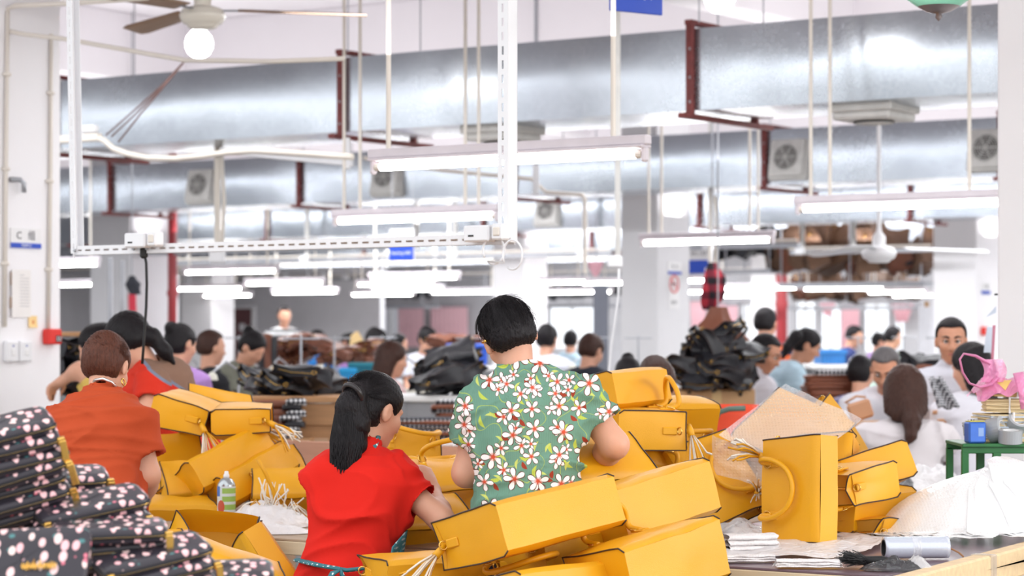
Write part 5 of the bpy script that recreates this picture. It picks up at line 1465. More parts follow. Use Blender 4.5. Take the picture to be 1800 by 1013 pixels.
# --- front heap, on a low cart in front of the table
hp_ = U(AB(P(980, 1000, 6.5))[0], 5.72)
table('low wooden bench under the front heap of yellow handbags', AB(P(700, 1000, 6.8))[0], AB(P(1290, 1000, 6.3))[0], 4.95, 5.8, 0.56, M_wood, M_edge, name='packing_bench', cat='bench')
wF, hF = D(.80, .40, .10), D(-.62, .80, .02)
BAGS = [
 # front heap
 ('big yellow handbag lying on its side at the front with a white tassel', D(0.137, 6.601, 0.936), D(0.726, 0.675, 0.132), D(-0.635, 0.732, -0.248), dict(dims=(0.453, 0.292, 0.149), seed=3, crumple=.006, puff=.008, top=.86, handles=(None, 'flop'), tassel=((-.205, 0, .27), (-.62, -.45, -.65)), fold_in=.012)),
 ('yellow handbag lying against the far end of the big tasselled one', D(0.459, 7.018, 0.946), D(0.693, 0.701, 0.170), D(-0.677, 0.714, -0.181), dict(dims=(0.413, 0.280, 0.165), seed=4, crumple=.008, puff=.01, top=.8, handles=(None, None), fold_in=.012)),
 ('yellow handbag lowest in the front heap, corner under the big tasselled one', D(0.162, 6.45, 0.737), D(0.696, 0.718, 0.008), D(-0.693, 0.674, -0.20), dict(dims=(0.372, 0.280, 0.145), seed=5, crumple=.006, top=.8, handles=(None, None))),
 ('yellow handbag low in the front heap next to the white cloths', P(1194, 990, 6.62), D(.728, .661, .185), D(-.651, .750, -.117), dict(dims=(.38, .27, .175), seed=6, crumple=.008, top=.8, handles=('side', None), fold_in=.01)),
 ('yellow handbag under the tassel of the big one, mostly out of sight', P(770, 1030, 6.75), D(.9, .4, .0), D(-.4, .9, .1), dict(dims=(.30, .26, .15), seed=7, crumple=.012, handles=(None, None))),
 ('yellow handbag pressed against the floral shirt with its handles laid over the heap', P(1052, 862, 7.42), D(.86, .5, .06), D(-.42, .55, .75), dict(dims=(.40, .20, .12), seed=8, crumple=.012, handles=('side', 'side'))),
 ('shaded yellow handbag showing in the gap under the big tasselled one', P(1040, 980, 6.92), D(.72, .69, .08), D(-.68, .7, -.1), dict(dims=(.36, .26, .15), seed=9, crumple=.008, handles=('side', None))),
 # upright handbag and the heap round it
 ('yellow handbag standing upright on its end on the purple table', D(1.012, 7.726, 0.928), D(0.022, 0.10, 0.989), D(-0.683, 0.724, -0.06), dict(dims=(0.344, 0.247, 0.108), seed=11, crumple=.004, puff=.004, top=.72, handles=('flop', 'side'), tassel=((.1, .0, .25), (-.75, -.4, .35)), fold_in=.02)),
 ('yellow handbag leaning under the clear bubble wrap', D(0.916, 8.470, 0.970), D(0.768, -0.522, -0.372), D(0.615, 0.435, 0.658), dict(dims=(0.347, 0.278, 0.120), seed=12, crumple=.006, top=.6, handles=(None, None))),
 ('yellow handbag sloping between the front heap and the upright one, loop handle out', D(0.590, 8.28, 0.872), D(0.47, -0.33, -0.78), D(0.81, 0.47, 0.34), dict(dims=(0.32, 0.265, 0.130), seed=13, crumple=.008, top=.6, handles=('flop', None), tassel=((.12, -.06, .22), (-.2, -.9, .2)))),
 ('yellow handbag lying open mouthed at the foot of the heap by the white bubble bags', P(1556, 898, 8.12), D(.70, .70, .03), D(-.70, .62, .10), dict(dims=(.34, .24, .13), seed=14, crumple=.012, top=.9, handles=(None, None), fold_in=.03)),
 ('yellow handbag with dark outlined end facing us right of the upright one', D(1.176, 8.18, 0.933), D(0.695, -0.715, 0.079), D(-0.706, -0.699, -0.117), dict(dims=(0.33, 0.25, 0.121), seed=15, crumple=.010, top=.85, handles=('up', 'up'), fold_in=.025)),
 ('yellow handbag with its flat base turned up toward the white blouse', D(1.344, 8.470, 0.965), D(0.210, -0.947, 0.243), D(-0.934, -0.268, -0.237), dict(dims=(0.317, 0.270, 0.130), seed=16, crumple=.008, top=.8, handles=('up', None))),
 ('yellow handbag behind the upright one with only its top corner showing', P(1500, 822, 8.35), D(.15, .45, .9), D(-.85, .3, -.1), dict(dims=(.22, .20, .12), seed=17, crumple=.008, handles=(None, None))),
 ('yellow handbag whose pointed tip rises behind the bubble wrap', P(1440, 818, 8.95), D(.50, .2, -.70), D(.35, .4, .75), dict(dims=(.36, .22, .09), seed=18, crumple=.008, handles=(None, None))),
 ('yellow handbag lying under the others at the bottom of the right heap', P(1540, 935, 8.2), D(.8, -.6, .0), D(-.6, -.75, .05), dict(dims=(.30, .22, .10), seed=19, crumple=.01, top=.9, handles=(None, None))),
 # heap behind the floral shirt
 ('topmost yellow handbag of the heap beside the floral shirt', D(0.45, 8.35, 1.245), D(0.569, 0.819, 0.03), D(-0.765, 0.559, -0.2), dict(dims=(0.357, 0.260, 0.131), seed=21, crumple=.008, top=.85, handles=(None, None), fold_in=.012)),
 ('yellow handbag with a ringed tab, second from the top of that heap', D(0.324, 8.272, 1.105), D(-0.184, 0.983, 0.012), D(0.983, 0.185, -0.019), dict(dims=(0.359, 0.237, 0.133), seed=22, crumple=.004, puff=.004, top=.95, handles=('side', 'side'), fold_in=.006, tassel=((-.15, 0.02, .25), (.2, -.5, -.9)))),
 ('yellow handbag peeping out flat behind the ringed one', P(1205, 745, 8.9), D(.95, .3, .0), D(-.2, .9, .3), dict(dims=(.26, .22, .14), seed=23, crumple=.008, handles=(None, None))),
 ('yellow handbag squeezed under the ringed one behind the arm of the floral shirt', P(1085, 835, 8.35), D(.9, .25, .0), D(-.05, .25, .95), dict(dims=(.40, .15, .20), seed=24, crumple=.014, handles=('side', 'side'))),
 ('yellow handbag deep in the heap below the ringed one', P(1195, 842, 8.7), D(.9, .3, .0), D(0, .2, .9), dict(dims=(.34, .16, .2), seed=25, crumple=.010, handles=('side', None))),
 ('yellow handbag standing behind the elbow of the floral shirt', P(1062, 790, 8.72), D(.8, .5, .0), D(-.1, .2, .95), dict(dims=(.28, .2, .16), seed=26, crumple=.010, handles=(None, None))),
 # between the red and the floral shirt
 ('yellow handbag open under the hands of the woman in red', P(745, 927, 8.3), D(.85, .5, .0), D(-.05, .1, 1), dict(dims=(.34, .24, .16), seed=31, crumple=.012, handles=('side', 'side'), open_=.01)),
 ('yellow handbag leaning behind the hands of the woman in red', P(708, 896, 8.9), D(.80, .45, -.12), D(.2, .25, .9), dict(dims=(.26, .30, .12), seed=32, crumple=.010, handles=('side', None))),
 ('yellow handbag lying low between the red and the floral shirts', P(790, 880, 7.95), D(.8, .55, .0), D(-.35, .5, .8), dict(dims=(.30, .15, .14), seed=33, crumple=.014, handles=('side', None), tassel=((.1, -.06, .1), (.3, -.5, -.8)))),
 ('shaded yellow handbag beneath the elbow of the woman in red', P(745, 944, 7.72), D(.8, .6, .02), D(-.3, .4, .85), dict(dims=(.34, .13, .14), seed=34, crumple=.014, handles=(None, None))),
 # heap beside the burnt orange shirt
 ('yellow handbag at the very top of the heap by the red and brown top', D(-1.154, 9.480, 1.056), D(0.932, 0.314, -0.183), D(-0.099, 0.704, 0.703), dict(dims=(0.272, 0.163, 0.141), seed=41, crumple=.006, top=.75, handles=(None, None), tassel=((.12, -.04, .0), (.8, -.5, -.2)))),
 ('yellow handbag with a tasselled end leaning on the burnt orange shirt', D(-1.345, 9.29, 1.15), D(0.12, 0.985, 0.05), D(0.96, -0.12, -0.26), dict(dims=(0.318, 0.213, 0.123), seed=42, crumple=.008, top=.8, handles=(None, None), fold_in=.008, tassel=((-.16, .0, .2), (.4, -.5, -.8)))),
 ('yellow handbag with a squared dark seamed end in the middle of the heap', D(-1.146, 9.27, 1.10), D(-0.07, 0.99, 0.05), D(0.997, 0.066, 0.02), dict(dims=(0.319, 0.225, 0.097), seed=43, crumple=.005, top=.9, handles=(None, None), fold_in=.006, tassel=((-.15, .0, .21), (.8, -.5, -.4)))),
 ('crumpled yellow handbag slanting across the middle of the heap', D(-1.042, 9.036, 0.971), D(0.619, 0.707, 0.341), D(-0.581, 0.705, -0.407), dict(dims=(0.39, 0.26, 0.13), seed=44, crumple=.022, top=.6, handles=(None, None))),
 ('yellow handbag with a long soft fold below the crumpled one', D(-0.942, 9.04, 0.91), D(0.569, 0.747, 0.343), D(-0.613, 0.664, -0.429), dict(dims=(0.368, 0.240, 0.124), seed=46, crumple=.018, top=.6, handles=(None, None))),
 ('yellow handbag wedged in the heap behind the orange sleeve', P(300, 845, 9.45), D(.85, .3, .05), D(-.1, .3, .9), dict(dims=(.26, .18, .16), seed=45, crumple=.010, handles=(None, None))),
 ('yellow handbag deep in the heap behind the soft fold', P(480, 860, 9.35), D(.75, .3, .15), D(-.3, .4, .8), dict(dims=(.28, .16, .13), seed=47, crumple=.014, handles=(None, None))),
 ('yellow handbag lying low behind the tassels', P(505, 888, 8.95), D(.93, .2, .02), D(-.15, .5, .8), dict(dims=(.27, .14, .13), seed=51, crumple=.010, handles=(None, None))),
 ('half flattened yellow handbag with a pointed flap behind the spray can', P(360, 880, 9.05), D(.85, .3, .1), D(-.25, .3, .85), dict(dims=(.30, .15, .14), seed=48, crumple=.022, top=.5, handles=(None, None))),
 ('limp yellow handbag lying flat on the table before the heap', P(318, 912, 8.75), D(.92, .25, .0), D(-.15, .9, .25), dict(dims=(.27, .18, .085), seed=49, crumple=.014, top=.6, handles=(None, None))),
 ('yellow handbag at the hand of the woman in burnt orange', P(285, 885, 9.15), D(.95, .2, .0), D(-.1, .8, .3), dict(dims=(.26, .16, .10), seed=50, crumple=.012, top=.5, handles=(None, None))),
 # beside the floral pouches
 ('open yellow handbag gaping toward us beside the floral pouches', P(372, 998, 7.95), D(.90, .36, -.08), D(-.05, -.62, .78), dict(dims=(.31, .16, .15), seed=61, crumple=.008, top=1.1, handles=(None, None), open_=.02, deep=.45)),
 ('yellow handbag panel slanting down toward the knee of the woman in red', P(482, 985, 7.45), D(.55, -.10, -.80), D(-.45, .85, -.2), dict(dims=(.25, .20, .09), seed=62, crumple=.005, handles=(None, None))),
 ('pale yellow handbag edge just above the floral pouches', P(405, 1018, 6.95), D(.88, .2, -.33), D(-.2, .8, .3), dict(dims=(.30, .18, .10), seed=63, crumple=.006, handles=(None, None))),
 ('small corner of a yellow handbag between pouches and gaping handbag', P(285, 990, 7.7), D(.9, .3, .0), D(-.1, .6, .7), dict(dims=(.16, .11, .12), seed=64, crumple=.005, handles=(None, None))),
]
BOBJ = {}
for lb, c, w, h, kw in BAGS:
    BOBJ[kw['seed']] = bag(lb, c, w, h, **kw)
# ------------------------------------------------------------------ floral pouches
def pouch_mat():
    m = mat('floral_pouch_print', srgb(40, 36, 42), 0.35, var=0, spec=0.4)
    g = G(m); p = g.nt.nodes['Principled BSDF']
    tc = g.n('ShaderNodeTexCoord').outputs['Object']
    col = (*srgb(52, 48, 56), 1)
    def blob(col, sc, off, st, e, w, c, keep):
        q = g.v('ADD', g.v('MULTIPLY', tc, (sc * st[0], sc * st[1], sc * st[2])), off)
        v = g.n('ShaderNodeTexVoronoi'); v.inputs['Scale'].default_value = 1; v.inputs['Randomness'].default_value = 0.9; g.put(v.inputs['Vector'], q)
        rc = g.sep(v.outputs['Color'])
        f = g.m('MULTIPLY', g.step(e, w, v.outputs['Distance']), g.m('LESS_THAN', rc[0], keep))
        if isinstance(c, list): cc = g.mix(rc[1], c[0], c[1])
        else: cc = c
        return g.mix(f, col, cc)
    col = blob(col, 44, (3, 1, 7), (1, 1.5, 1), 0.30, 0.08, srgb(74, 128, 130), 0.35)
    col = blob(col, 42, (0.4, 0.2, 0.9), (1.35, 1, 1), 0.40, 0.07, [srgb(250, 190, 196), srgb(255, 226, 220)], 0.74)
    col = blob(col, 60, (9, 4, 2), (1, 1, 1), 0.26, 0.06, srgb(226, 120, 140), 0.16)
    g.put(p.inputs['Base Color'], col)
    n = g.n('ShaderNodeTexNoise'); n.inputs['Scale'].default_value = 500; g.put(n.inputs['Vector'], tc)
    b = g.n('ShaderNodeBump'); b.inputs['Strength'].default_value = 0.1; b.inputs['Distance'].default_value = 0.003; g.put(b.inputs['Height'], n.outputs[0]); g.put(p.inputs['Normal'], b.outputs[0])
    return m
M_pouch = pouch_mat()
M_zipc = mat('black_zip_tape', srgb(26, 24, 28), 0.7)
def slab(L, Dp, T, r, puff, seed):
    """soft rounded slab: superellipse outline, bulging top and bottom"""
    m = MB(); N = 40; rows = 7
    out = []
    rr = random.Random(seed); ph = rr.uniform(0, 6)
    for i in range(N):
        a = 2 * pi * i / N; c_, s_ = cos(a), sin(a); e = 0.28
        out.append((abs(c_) ** e * (1 if c_ > 0 else -1) * L / 2, abs(s_) ** e * (1 if s_ > 0 else -1) * Dp / 2))
    prof = [(-1, 0.0), (-1, 0.5), (-1, 0.93), (-.62, 0.995), (0, 1.0), (.62, 0.995), (1, 0.93), (1, 0.5), (1, 0.0)]
    vs = []
    for z, k in prof:
        for (x, y) in out:
            zz = z * T / 2
            if abs(z) == 1: zz += (1 if z > 0 else -1) * puff * (1 - k ** 2) + 0.0015 * sin(x * 40 + ph) * (1 - k)
            vs.append((x * k, y * k, zz))
    fs = []
    for j in range(len(prof) - 1):
        for i in range(N):
            i2 = (i + 1) % N; fs.append((j * N + i, j * N + i2, (j + 1) * N + i2, (j + 1) * N + i))
    m.add(vs, fs)
    return m
def make_pouch(label, seed):
    t = thing('pouch', label, 'pouch', (0, 0, 0), 0, 'black floral zip pouches stacked at the front')
    L, Dp, T = .205, .108, .026
    slab(L, Dp, T, .01, 0.0012, seed).build('body', M_pouch, t, True, world=False)
    z = MB()
    pts = []
    for i in range(30):
        a = pi * 0.56 + 1.9 * pi * i / 29 * 0.72; c_, s_ = cos(a), sin(a); e = 0.28
        pts.append((abs(c_) ** e * (1 if c_ > 0 else -1) * (L / 2 + .0006), abs(s_) ** e * (1 if s_ > 0 else -1) * (Dp / 2 + .0006), 0))
    z.tube(pts, 0.0042, 6, flat=0.6).build('zip_tape', M_zipc, t, True, world=False)
    MB().tube([(x * 1.004, y * 1.008, 0) for x, y, _ in pts], 0.0019, 5).build('zip_teeth', M_brass, t, True, world=False)
    p = Vector(pts[27 if seed % 2 else 15])
    o = MB().box((p.x * 1.03, p.y * 1.03 - .003, 0), (.014, .011, .014), None, .002).build('zip_slider', M_brass, t, world=False)
    MB().box((p.x * 1.045, p.y * 1.03 - .008, -.02), (.013, .0035, .042), None, .0012).build('zip_pull', M_brass, o, world=False)
    return t
PV = [make_pouch('x', 1), make_pouch('x', 2)]
STK = 'carton under'
zb = 0.858
Mc = mat('brown_carton', srgb(186, 148, 108), 0.75, var=0.06, vscale=8)
cb = U(AB(P(150, 1010, 5.1))[0], AB(P(150, 1010, 5.1))[1])
cart = thing('carton_box', 'brown carton box carrying the stacks of floral pouches', 'box', (P(150, 0, 5.12).x, 5.12, 0), radians(-12))
MB().box((0, 0, 0.40), (0.74, 0.62, 0.80), None, 0.006).build('carton', Mc, cart, world=False)
for sg in (-1, 1): MB().box((0, sg * 0.156, 0.803), (0.735, 0.305, 0.005), None, 0.002).build('flap', Mc, cart, world=False)
MB().box((0, 0, 0.8068), (0.745, 0.05, 0.002)).build('tape', mat('carton_tape', srgb(200, 170, 120), 0.3), cart, world=False)
def pouch_stack(px, Y, ytop, n, yaw, jit, words, tilt=(13, 11), seed=0, sc=1.15):
    """n pouches, top one centred on the picture row ytop; the pile slumps towards us and to one side"""
    rr = random.Random(seed); top = P(px, ytop, Y)
    up = Euler((radians(tilt[0]), -radians(tilt[1]), radians(yaw))).to_matrix() @ Vector((0, 0, 1))
    for k in range(n):
        q = top - up * (k * 0.0268 * sc) + D(rr.uniform(-.012, .012), rr.uniform(-.012, .012), 0)
        if q.z < 0.81 + 0.03: break
        src = PV[(k + seed) % 2]
        e = (radians(tilt[0] + rr.uniform(-1.5, 1.5)), -radians(tilt[1] + rr.uniform(-2.5, 2.5)), radians(yaw + rr.uniform(-jit, jit)))
        dup(src, q, e, ORD[k] + ' ' + words, sc)
ORD = ['topmost floral pouch of', 'second floral pouch down in', 'third floral pouch down in', 'fourth floral pouch down in', 'fifth floral pouch down in', 'sixth floral pouch down in', 'seventh floral pouch down in', 'eighth floral pouch down in', 'ninth floral pouch down in', 'tenth floral pouch down in', 'eleventh floral pouch down in', 'twelfth floral pouch down in', 'thirteenth floral pouch down in', 'fourteenth floral pouch down in', 'fifteenth floral pouch down in', 'sixteenth floral pouch down in']
pouch_stack(0, 5.10, 760, 14, 20, 6, 'the tallest pouch stack at the picture edge', (15, 15), 1)
pouch_stack(84, 5.32, 842, 9, 12, 7, 'the pouch stack just before the orange shirt', (12, 4), 2)
pouch_stack(164, 5.14, 890, 7, 22, 5, 'the pouch stack beside the striped apron', (14, 10), 3)
pouch_stack(200, 5.02, 934, 5, 16, 5, 'the low pouch stack in front of the striped apron', (8, 3), 4)
pouch_stack(262, 4.98, 978, 4, 24, 5, 'the pouch stack under the gaping yellow handbag', (13, 9), 5)
pouch_stack(375, 5.05, 1012, 3, 14, 5, 'the lowest pouch stack next to the pale yellow handbag edge', (12, 3), 6)
# one tipped towards us in the corner
o = dup(PV[0], P(42, 990, 4.68), (radians(62), radians(-4), radians(-12)), 'floral pouch tipped on edge in the corner with its whole face toward us')
o.scale = (1.3, 1.3, 1)
gq = MB(); gq.tube([(.03 + .055 * (i / 40 - .5), -.012 + .006 * sin(i * 1.9) * (1 if i % 7 else 2), .0172) for i in range(41)], .0011, 4); gq.build('gold_script', M_brass, o, world=False)
for p_ in PV:
    for c in list(p_.children):
        for d_ in list(c.children): bpy.data.objects.remove(d_)
        bpy.data.objects.remove(c)
    bpy.data.objects.remove(p_)
# two pouches showing a pale blue inside
M_pale = mat('pale_blue_lining', srgb(206, 216, 230), 0.6)

# ------------------------------------------------------------------ spray can, tassels in a plastic bag
def on(px, py_base, z=TZ):      # point on the table top seen at px, py
    Y = (CAMH - z) * F / (py_base - HOR); q = P(px, py_base, Y); q.z = z; return q
c = on(398, 915); t = thing('spray_can', 'spray can with green and white label and white nozzle by the tassels', 'can', c)
Mt = Matrix.Translation(c) @ Matrix.Scale(1.0, 4)
MB().lathe([(0, 0), (.031, 0), (.033, .004), (.033, .128), (.031, .134), (.022, .148), (.014, .154), (.0, .154)], 24, Mt).build('can', mat('can_metal', srgb(176, 182, 186), 0.25, 0.8), t, True)
def can_label():
    m = mat('can_label', srgb(214, 220, 210), 0.4, var=0); g = G(m); s = g.sep(g.n('ShaderNodeTexCoord').outputs['Object'])
    f = g.m('FRACT', g.m('MULTIPLY', s[2], 34.0)); gr = g.m('MULTIPLY', g.m('GREATER_THAN', f, 0.35), g.m('GREATER_THAN', s[0], -0.012))
    col = g.mix(gr, srgb(206, 214, 214), srgb(150, 186, 90))
    rd = g.m('LESS_THAN', g.v('LENGTH', g.v('SUBTRACT', g.comb(s[0], g.m('MULTIPLY', s[2], 0.55), 0.0), (-0.016, 0.028, 0))), 0.013)
    col = g.mix(rd, col, srgb(196, 84, 60))
    bl = g.m('MULTIPLY', g.m('GREATER_THAN', s[2], 0.088), g.m('LESS_THAN', s[0], -0.02))
    col = g.mix(bl, col, srgb(60, 110, 190)); g.put(g.nt.nodes['Principled BSDF'].inputs['Base Color'], col); return m
MB().lathe([(.0334, .008), (.0336, .01), (.0336, .122), (.0334, .124)], 24, Mt).build('label', can_label(), t, True)
MB().lathe([(0, .152), (.011, .152), (.011, .165), (.008, .168), (.007, .178), (0, .179)], 14, Mt).build('nozzle', M_white, t, True)

c = on(482, 925); t = thing('tassel_bundle', 'bundle of cream and yellow leather tassels standing up by the spray can', 'tassel', c)
rr = random.Random(4)
for i in range(56):
    a = rr.uniform(0, 6.28); sp = rr.uniform(0.01, 0.075); up = rr.uniform(0.03, 0.135)
    b = c + D(rr.uniform(-.04, .04), rr.uniform(-.03, .05), 0.035)
    if i % 2 == 0:  # spilling sideways
        e = b + D(cos(a) * .1, sin(a) * .06, rr.uniform(-.02, .02)); mid = b.lerp(e, .5) + D(0, 0, rr.uniform(.03, .06))
    else:
        e = b + D(cos(a) * sp, sin(a) * sp, up); mid = b.lerp(e, .5) + D(rr.uniform(-.018, .018), 0, .008)
    MB().tube([b, mid, e], 0.0028, 4, flat=0.4).build('tassel_strip', L_white if i % 4 else L_yel, t, True)
MB().tube([c + D(.01, 0, .04), c + D(-.0, -.01, .12), c + D(-.03, -.02, .19), c + D(-.055, -.02, .235)], 0.007, 6, flat=0.4).build('loop_strap', L_yel, t, True)
MB().tube([c + D(-.07 + .05 * cos(x), .0, .045 + .04 * sin(x)) for x in [i * .35 for i in range(12)]], 0.003, 5).build('cord_loop', L_white, t, True)
# crumpled clear plastic
def film_mat(name, c, alpha, rough=0.12):
    m = mat(name, c, rough, var=0, alpha=alpha, spec=0.8)
    g = G(m); p = g.nt.nodes['Principled BSDF']; tc = g.n('ShaderNodeTexCoord').outputs['Object']
    v = g.n('ShaderNodeTexNoise'); v.inputs['Scale'].default_value = 22; v.inputs['Detail'].default_value = 2; v.inputs['Distortion'].default_value = 1.2; g.put(v.inputs['Vector'], tc)
    b = g.n('ShaderNodeBump'); b.inputs['Strength'].default_value = 0.6; b.inputs['Distance'].default_value = 0.02; g.put(b.inputs['Height'], v.outputs[0]); g.put(p.inputs['Normal'], b.outputs[0])
    return m
M_film = film_mat('clear_film', (0.93, 0.93, 0.95), 0.42)
M_film2 = film_mat('milky_film', (0.97, 0.95, 0.97), 0.82, 0.3)
M_blackfilm = film_mat('dark_film', (0.05, 0.05, 0.055), 0.8)
M_pink = film_mat('pink_film', srgb(246, 150, 200), 0.7, 0.3)
def crumple(name, label, cat, c, size, m, seed, amp=0.35, parent=None, flat_bottom=True, n=26, thick=0.0):
    """crumpled heap of film: a creased shell over the surface under it"""
    so = Vector((seed * 3.1, seed * 7.7, seed * 1.3)); t = parent or thing(name, label, cat, c)
    def fn(u_, v_):
        x, y = u_ * 2 - 1, v_ * 2 - 1
        r = max(abs(x), abs(y)); l = math.hypot(x, y)
        if l > 1e-6: x, y = x * r / l, y * r / l
        k = r
        q = Vector((x, y, 0)) * 2.3 + so
        a = mnoise.noise(q); b = mnoise.noise(q * 2.7); d = abs(mnoise.noise(q * 1.6 + Vector((9, 0, 0))))
        z = (1 - k ** 2.2) * (0.75 + amp * a + .25 * b) + amp * 0.5 * (0.35 - d) * (1 - k ** 6)
        rad = 1 + 0.18 * mnoise.noise(Vector((x, y, 3)) * 2 + so)
        return c + D(x * rad * size[0], y * rad * size[1], max(0.003, z * size[2]))
    MB().grid(fn, n, n).build('film', m, t, True, thick=thick)
    return t
c = on(468, 944)
crumple('plastic_bag', 'crumpled clear plastic bag under the cream tassels at the table edge', 'bag', on(470, 925), (.17, .15, .095), M_film2, 3)
crumple('plastic_sheet', 'pad of flattened clear wrapping along the table edge by the red shirt', 'wrapping', on(475, 938), (.15, .08, .035), M_film2, 5)

# ------------------------------------------------------------------ purple table: cloths, films, roll, brush
PT = TZ + 0.004
c = on(1392, 975)
def sheet(name, label, cat, corners, m, seed, amp=0.012, lift=0.004, n=22, thick=0.0, parent=None, pn=None):
    t = parent or thing(name, label, cat, sum(corners, Vector()) / 4); so = Vector((seed, seed * 2.3, 0))
    def fn(u_, v_):
        p = corners[0].lerp(corners[1], u_).lerp(corners[3].lerp(corners[2], u_), v_)
        q = Vector((p.x, p.y, 0)) * 9 + so
        return p + D(.012 * mnoise.noise(q * .8), .012 * mnoise.noise(q * .9 + so), lift + amp * (0.6 + mnoise.noise(q) + 0.5 * abs(mnoise.noise(q * 2.2))))
    MB().grid(fn, n, n).build(pn or 'film', m, t, True, thick=thick); return t
sheet('plastic_sheet', 'pale translucent plastic sheet lying before the upright handbag', 'wrapping', [on(1240, 985), on(1500, 985), on(1580, 952), on(1300, 930)], M_film2, 2.1, 0.014)
crumple('plastic_bag', 'rumpled clear plastic bag between the front heap and the upright handbag', 'bag', on(1300, 948), (.13, .15, .07), M_film, 8)
sheet('plastic_sheet', 'thin plastic sheet at the foot of the open mouthed handbag', 'wrapping', [on(1470, 950), on(1590, 958), on(1600, 938), on(1480, 930)], M_film2, 5.1, 0.010)
M_cot = mat('white_terry_cloth', srgb(236, 232, 232), 0.9, var=0.04, vscale=30, bump=0.5, bscale=160)
def folded(label, px, py, size, yaw, seed, name='folded_cloth'):
    c = on(px, py); c.z = PT; t = thing(name, label, 'cloth', c); R = Matrix.Translation(c) @ Matrix.Rotation(radians(yaw), 4, 'Z')
    for L in range(3):
        def fn(u_, v_):
            a = u_ * 2 * pi; x = size[0] / 2 * (2 * v_ - 1); th = size[2] / 3
            y = size[1] / 2 * cos(a) * (1 - .06 * L) + 0.01 * mnoise.noise(Vector((x * 14, seed + L, 0)))
            z = th * (L + .5) + th * .62 * sin(a) + 0.004 * mnoise.noise(Vector((x * 30, cos(a) * 3, seed + L)))
            return R @ D(x + .006 * mnoise.noise(Vector((a, seed, L))), y, max(z, 0.001))
        MB().grid(fn, 18, 16).build('cloth_layer', M_cot, t, True)
    rr = random.Random(seed)
    for i in range(16):
        x = rr.choice((-1, 1)) * size[0] / 2; y = rr.uniform(-.5, .5) * size[1]; z = rr.uniform(.15, .8) * size[2]
        q = R @ D(x, y, z); e = R @ D(x * (1 + rr.uniform(.03, .14)), y + rr.uniform(-.01, .01), max(.002, z - rr.uniform(0, .015)))
        MB().tube([q, q.lerp(e, .5) + D(0, 0, .003), e], .0008, 3).build('fringe', M_cot, t)
    return t
folded('white frayed cloth folded thick beside the front heap', 1318, 970, (.16, .09, .05), 14, 1)
folded('white frayed cloth lying flat under the thick folded one', 1310, 990, (.17, .05, .02), 6, 2)
folded('long white frayed cloth nearest the black brush', 1420, 1000, (.18, .06, .022), -4, 3)
# roll of plastic film
M_roll = mat('silvery_film_roll', srgb(206, 212, 226), 0.18, 0.25, var=0.06, vscale=40, stretch=(1, 30, 30))
ax0 = on(1553, 985); ax1 = on(1668, 985); ax0.z = ax1.z = PT
d_ = (ax1 - ax0); d_.z = 0; d_.y += 0.02; L_ = d_.length; d_.normalize(); R0 = 0.033
ax0.z = ax1.z = PT + R0
t = thing('film_roll', 'roll of silvery plastic film lying at the front of the purple table', 'roll', ax0.lerp(ax1, .5) - D(0, 0, R0))
q = d_.to_track_quat('Z', 'Y').to_matrix().to_4x4(); q.translation = ax0
MB().lathe([(.0245, 0.001), (R0, 0), (R0 * 1.01, .01), (R0 * .99, L_ * .5), (R0 * 1.0, L_ - .01), (R0 * .99, L_), (.0245, L_ - .001)], 28, q).build('film_coil', M_roll, t, True)
MB().lathe([(.021, 0.0), (.0245, -.001), (.0245, L_ + .001), (.021, L_), (.021, 0.0)], 20, q).build('core', M_black, t, True)
MB().tube([ax1, ax1 + d_ * .03 + D(0, 0, -.015), ax1 + d_ * .045 + D(0, 0, -.028)], .003, 5).build('string', mat('brown_string', srgb(150, 110, 80), .8), t)
MB().lathe([(R0 * 1.02, L_ * .42), (R0 * 1.03, L_ * .43), (R0 * 1.03, L_ * .54), (R0 * 1.02, L_ * .55)], 28, q).build('wrap_band', M_film, t, True)
# black brush
c = on(1505, 1000); c.z = PT
t = thing('bristle_brush', 'black bristle brush lying before the film roll', 'brush', c)
MB().tube([c + D(.02, 0, .018), c + D(.07, -.01, .02), c + D(.10, -.02, .018)], [.014, .014, .01], 10).build('grip', M_black, t, True)
rr = random.Random(12); mb = MB()
for i in range(230):
    b = c + D(rr.uniform(-.005, .03), rr.uniform(-.025, .025), rr.uniform(.008, .03)); a = rr.gauss(0, .5)
    e = b + D(-.055 * cos(a) * rr.uniform(.5, 1.1), .05 * sin(a), rr.uniform(-.005, .022)); e.z = max(e.z, PT + .001)
    mb.tube([b, e], .0009, 3, caps=False)
_tag(mb.build('bristles', M_black, t), kind='stuff')
crumple('plastic_scrap', 'crumpled dark see-through plastic beside the film roll', 'wrapping', on(1570, 1004), (.095, .05, .04), M_blackfilm, 11)
crumple('plastic_scrap', 'crumpled clear plastic against the front of the film roll', 'wrapping', on(1610, 1003), (.05, .04, .045), M_film, 12)
c = on(1614, 965); c.z = PT + .0015
t = thing('rubber_ring', 'flat yellow rubber ring on the purple table top', 'ring', c)
MB().ring(c, .022, .0024, VZ, 24, 6).build('ring_band', mat('yellow_rubber', srgb(224, 170, 40), .5), t, True)
# black disc under the open mouthed handbag
c = on(1512, 938); c.z = PT
t = thing('tape_spool', 'black tape spool lying under the open mouthed yellow handbag', 'spool', c)
MB().lathe([(.02, 0), (.055, 0), (.056, .004), (.056, .01), (.055, .014), (.02, .014), (.02, 0)], 28, Matrix.Translation(c)).build('spool', M_black, t, True)

